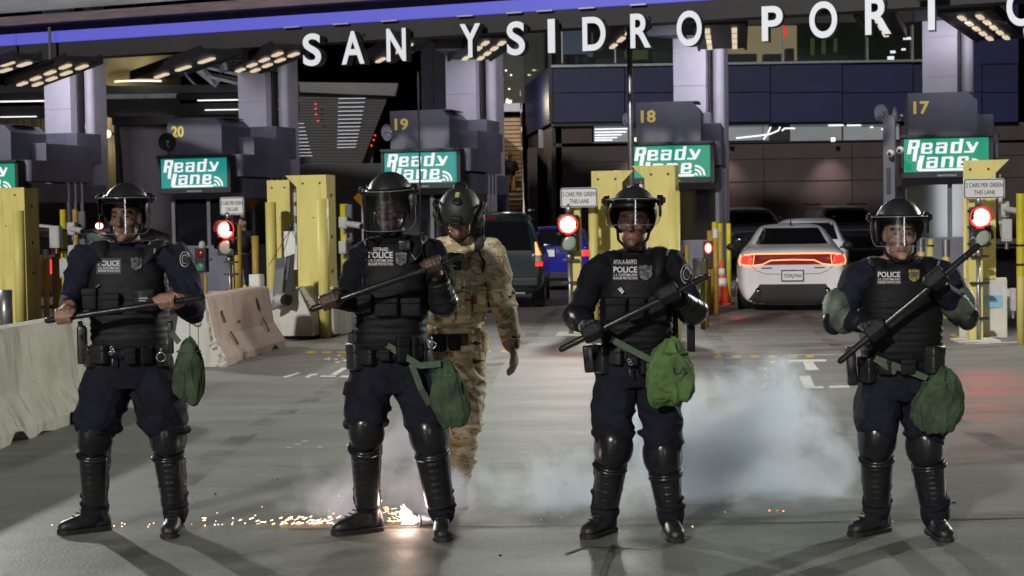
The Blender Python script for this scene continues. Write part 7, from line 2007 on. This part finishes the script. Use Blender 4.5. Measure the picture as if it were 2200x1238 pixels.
# ================================================================= light
w = bpy.data.worlds.new("World"); sc.world = w; w.use_nodes = True
nt = w.node_tree; bg = nt.nodes["Background"]
sky = nt.nodes.new("ShaderNodeTexSky"); sky.sky_type = 'NISHITA'; sky.sun_disc = False
SUN_EL, SUN_AZ = 21, -24      # street floodlights over the photographer's left shoulder stand in the sun lamp's place
sky.sun_elevation = R(-4.0); sky.sun_rotation = R(180+SUN_AZ)
nt.links.new(sky.outputs[0], bg.inputs[0]); bg.inputs[1].default_value = .05
sd = bpy.data.lights.new("sun", 'SUN'); sd.energy = 2.25; sd.angle = R(2.5); sd.color = (1, .97, .92)
so = bpy.data.objects.new("sun", sd); COL.objects.link(so)
az, el = R(SUN_AZ), R(SUN_EL)
so.rotation_euler = V((-math.sin(az)*math.cos(el), math.cos(az)*math.cos(el), -math.sin(el))).to_track_quat('-Z', 'Y').to_euler()

def spot(name, loc, to, e, size, col=(.97, .98, .92), soft=.25, blend=.6, fall=None):
    ld = bpy.data.lights.new(name, 'SPOT'); ld.energy = e; ld.color = col; ld.spot_size = R(size); ld.spot_blend = blend; ld.shadow_soft_size = soft
    if fall:
        ld.use_nodes = True; n = ld.node_tree; em = n.nodes["Emission"]; lf = n.nodes.new("ShaderNodeLightFalloff"); lf.inputs["Strength"].default_value = 1.0; lf.inputs["Smooth"].default_value = 0
        n.links.new(lf.outputs[fall], em.inputs["Strength"])
    o = bpy.data.objects.new(name, ld); COL.objects.link(o); o.location = loc; o.rotation_euler = (V(to)-V(loc)).to_track_quat('-Z', 'Y').to_euler()
    return o
# floodlights of the canopy that continues on both sides of the frame, aimed at the plaza
KF = 1.0
spot("flood_left", (-14, 30, 7.2), (-.5, 7, 0), 500*KF, 75, fall="Linear")
spot("flood_right", (17, 26, 7.2), (-.5, 8, 0), 560*KF, 75, fall="Linear")
spot("flood_center", (1.5, 29, 5.3), (0, 12, 0), 170*KF, 100, fall="Linear", soft=.4)
# lamps of the visible floodlight bars, pointing down at the booths and lanes
def area(name, loc, to, e, sx, sy, col=(1, .93, .88)):
    ld = bpy.data.lights.new(name, 'AREA'); ld.shape = 'RECTANGLE'; ld.size = sx; ld.size_y = sy; ld.energy = e; ld.color = col
    o = bpy.data.objects.new(name, ld); COL.objects.link(o); o.location = loc; o.rotation_euler = (V(to)-V(loc)).to_track_quat('-Z', 'Y').to_euler(); return o
for n, px in (('21', 60), ('20', 570), ('19', 1040), ('18', 1540), ('17', 2100)):
    b = booths[n].location
    p = b+V((math.sin(PHI)*3.4, math.cos(PHI)*3.4, 0)); area("pillar_light", p+V((-math.sin(PHI)*2.2+.9, -math.cos(PHI)*2.2-.2, 5.35)), (p.x, p.y, 4.2), 75, 1.6, .4, (.93, .91, 1))
    p = b+V((math.sin(PHI)*3.4, math.cos(PHI)*3.4, 0)); c = p+V((-math.sin(PHI)*5.0+.5, -math.cos(PHI)*5.0, 4.95))
    area("bar_light", c, (b.x, b.y, 3.5), 34, 1.6, .5, (.93, .90, 1))
# red light thrown on the pavement by the lit signals and tail lamps
spot("red_spill", P(2102, 470, 20.8), G(2125, 830), 75, 22, (1, .06, .05), .12, 1)
spot("red_spill", P(1222, 480, 23.2), G(1190, 800), 22, 60, (1, .06, .05), .12, 1)
spot("red_spill", P(487, 495, 29), G(480, 640), 60, 60, (1, .06, .05), .12, 1)
for s_ in (-.9, .75):
    ld = bpy.data.lights.new("tail_glow", 'POINT'); ld.energy = 1.2; ld.color = (1, .08, .06); ld.shadow_soft_size = .1
    lo = bpy.data.objects.new("tail_glow", ld); COL.objects.link(lo); lo.location = P(1701, 640, 27.4)+V((s_, 0, 0)); lo.location.z = .22
# tall lit lamp column by the photographer, whose streak shows in the visors
LC = area("lamp_column", (3.4, -8, 2.0), (1, 9, 1.7), 170, 1.3, 3.4, (.93, .95, 1))
# the row of lamps along the front of the canopy light the approach
for px in (300, 1100, 1900):
    continue
    c = cpt(px, 5.0, -.1); area("edge_light", c, (c.x*.8, c.y-9, 0), 200, 3, .4)

sc.render.film_transparent = False
sc.view_settings.view_transform = 'Standard'; sc.view_settings.look = 'None'; sc.view_settings.exposure = -0.1; sc.view_settings.gamma = 1
cy = sc.cycles; cy.max_bounces = 8; cy.transparent_max_bounces = 16; cy.diffuse_bounces = 3; cy.glossy_bounces = 3; cy.volume_bounces = 4
cy.sample_clamp_indirect = 4; cy.sample_clamp_direct = 30; cy.use_denoising = True; cy.volume_step_rate = 1.0; cy.volume_max_steps = 256
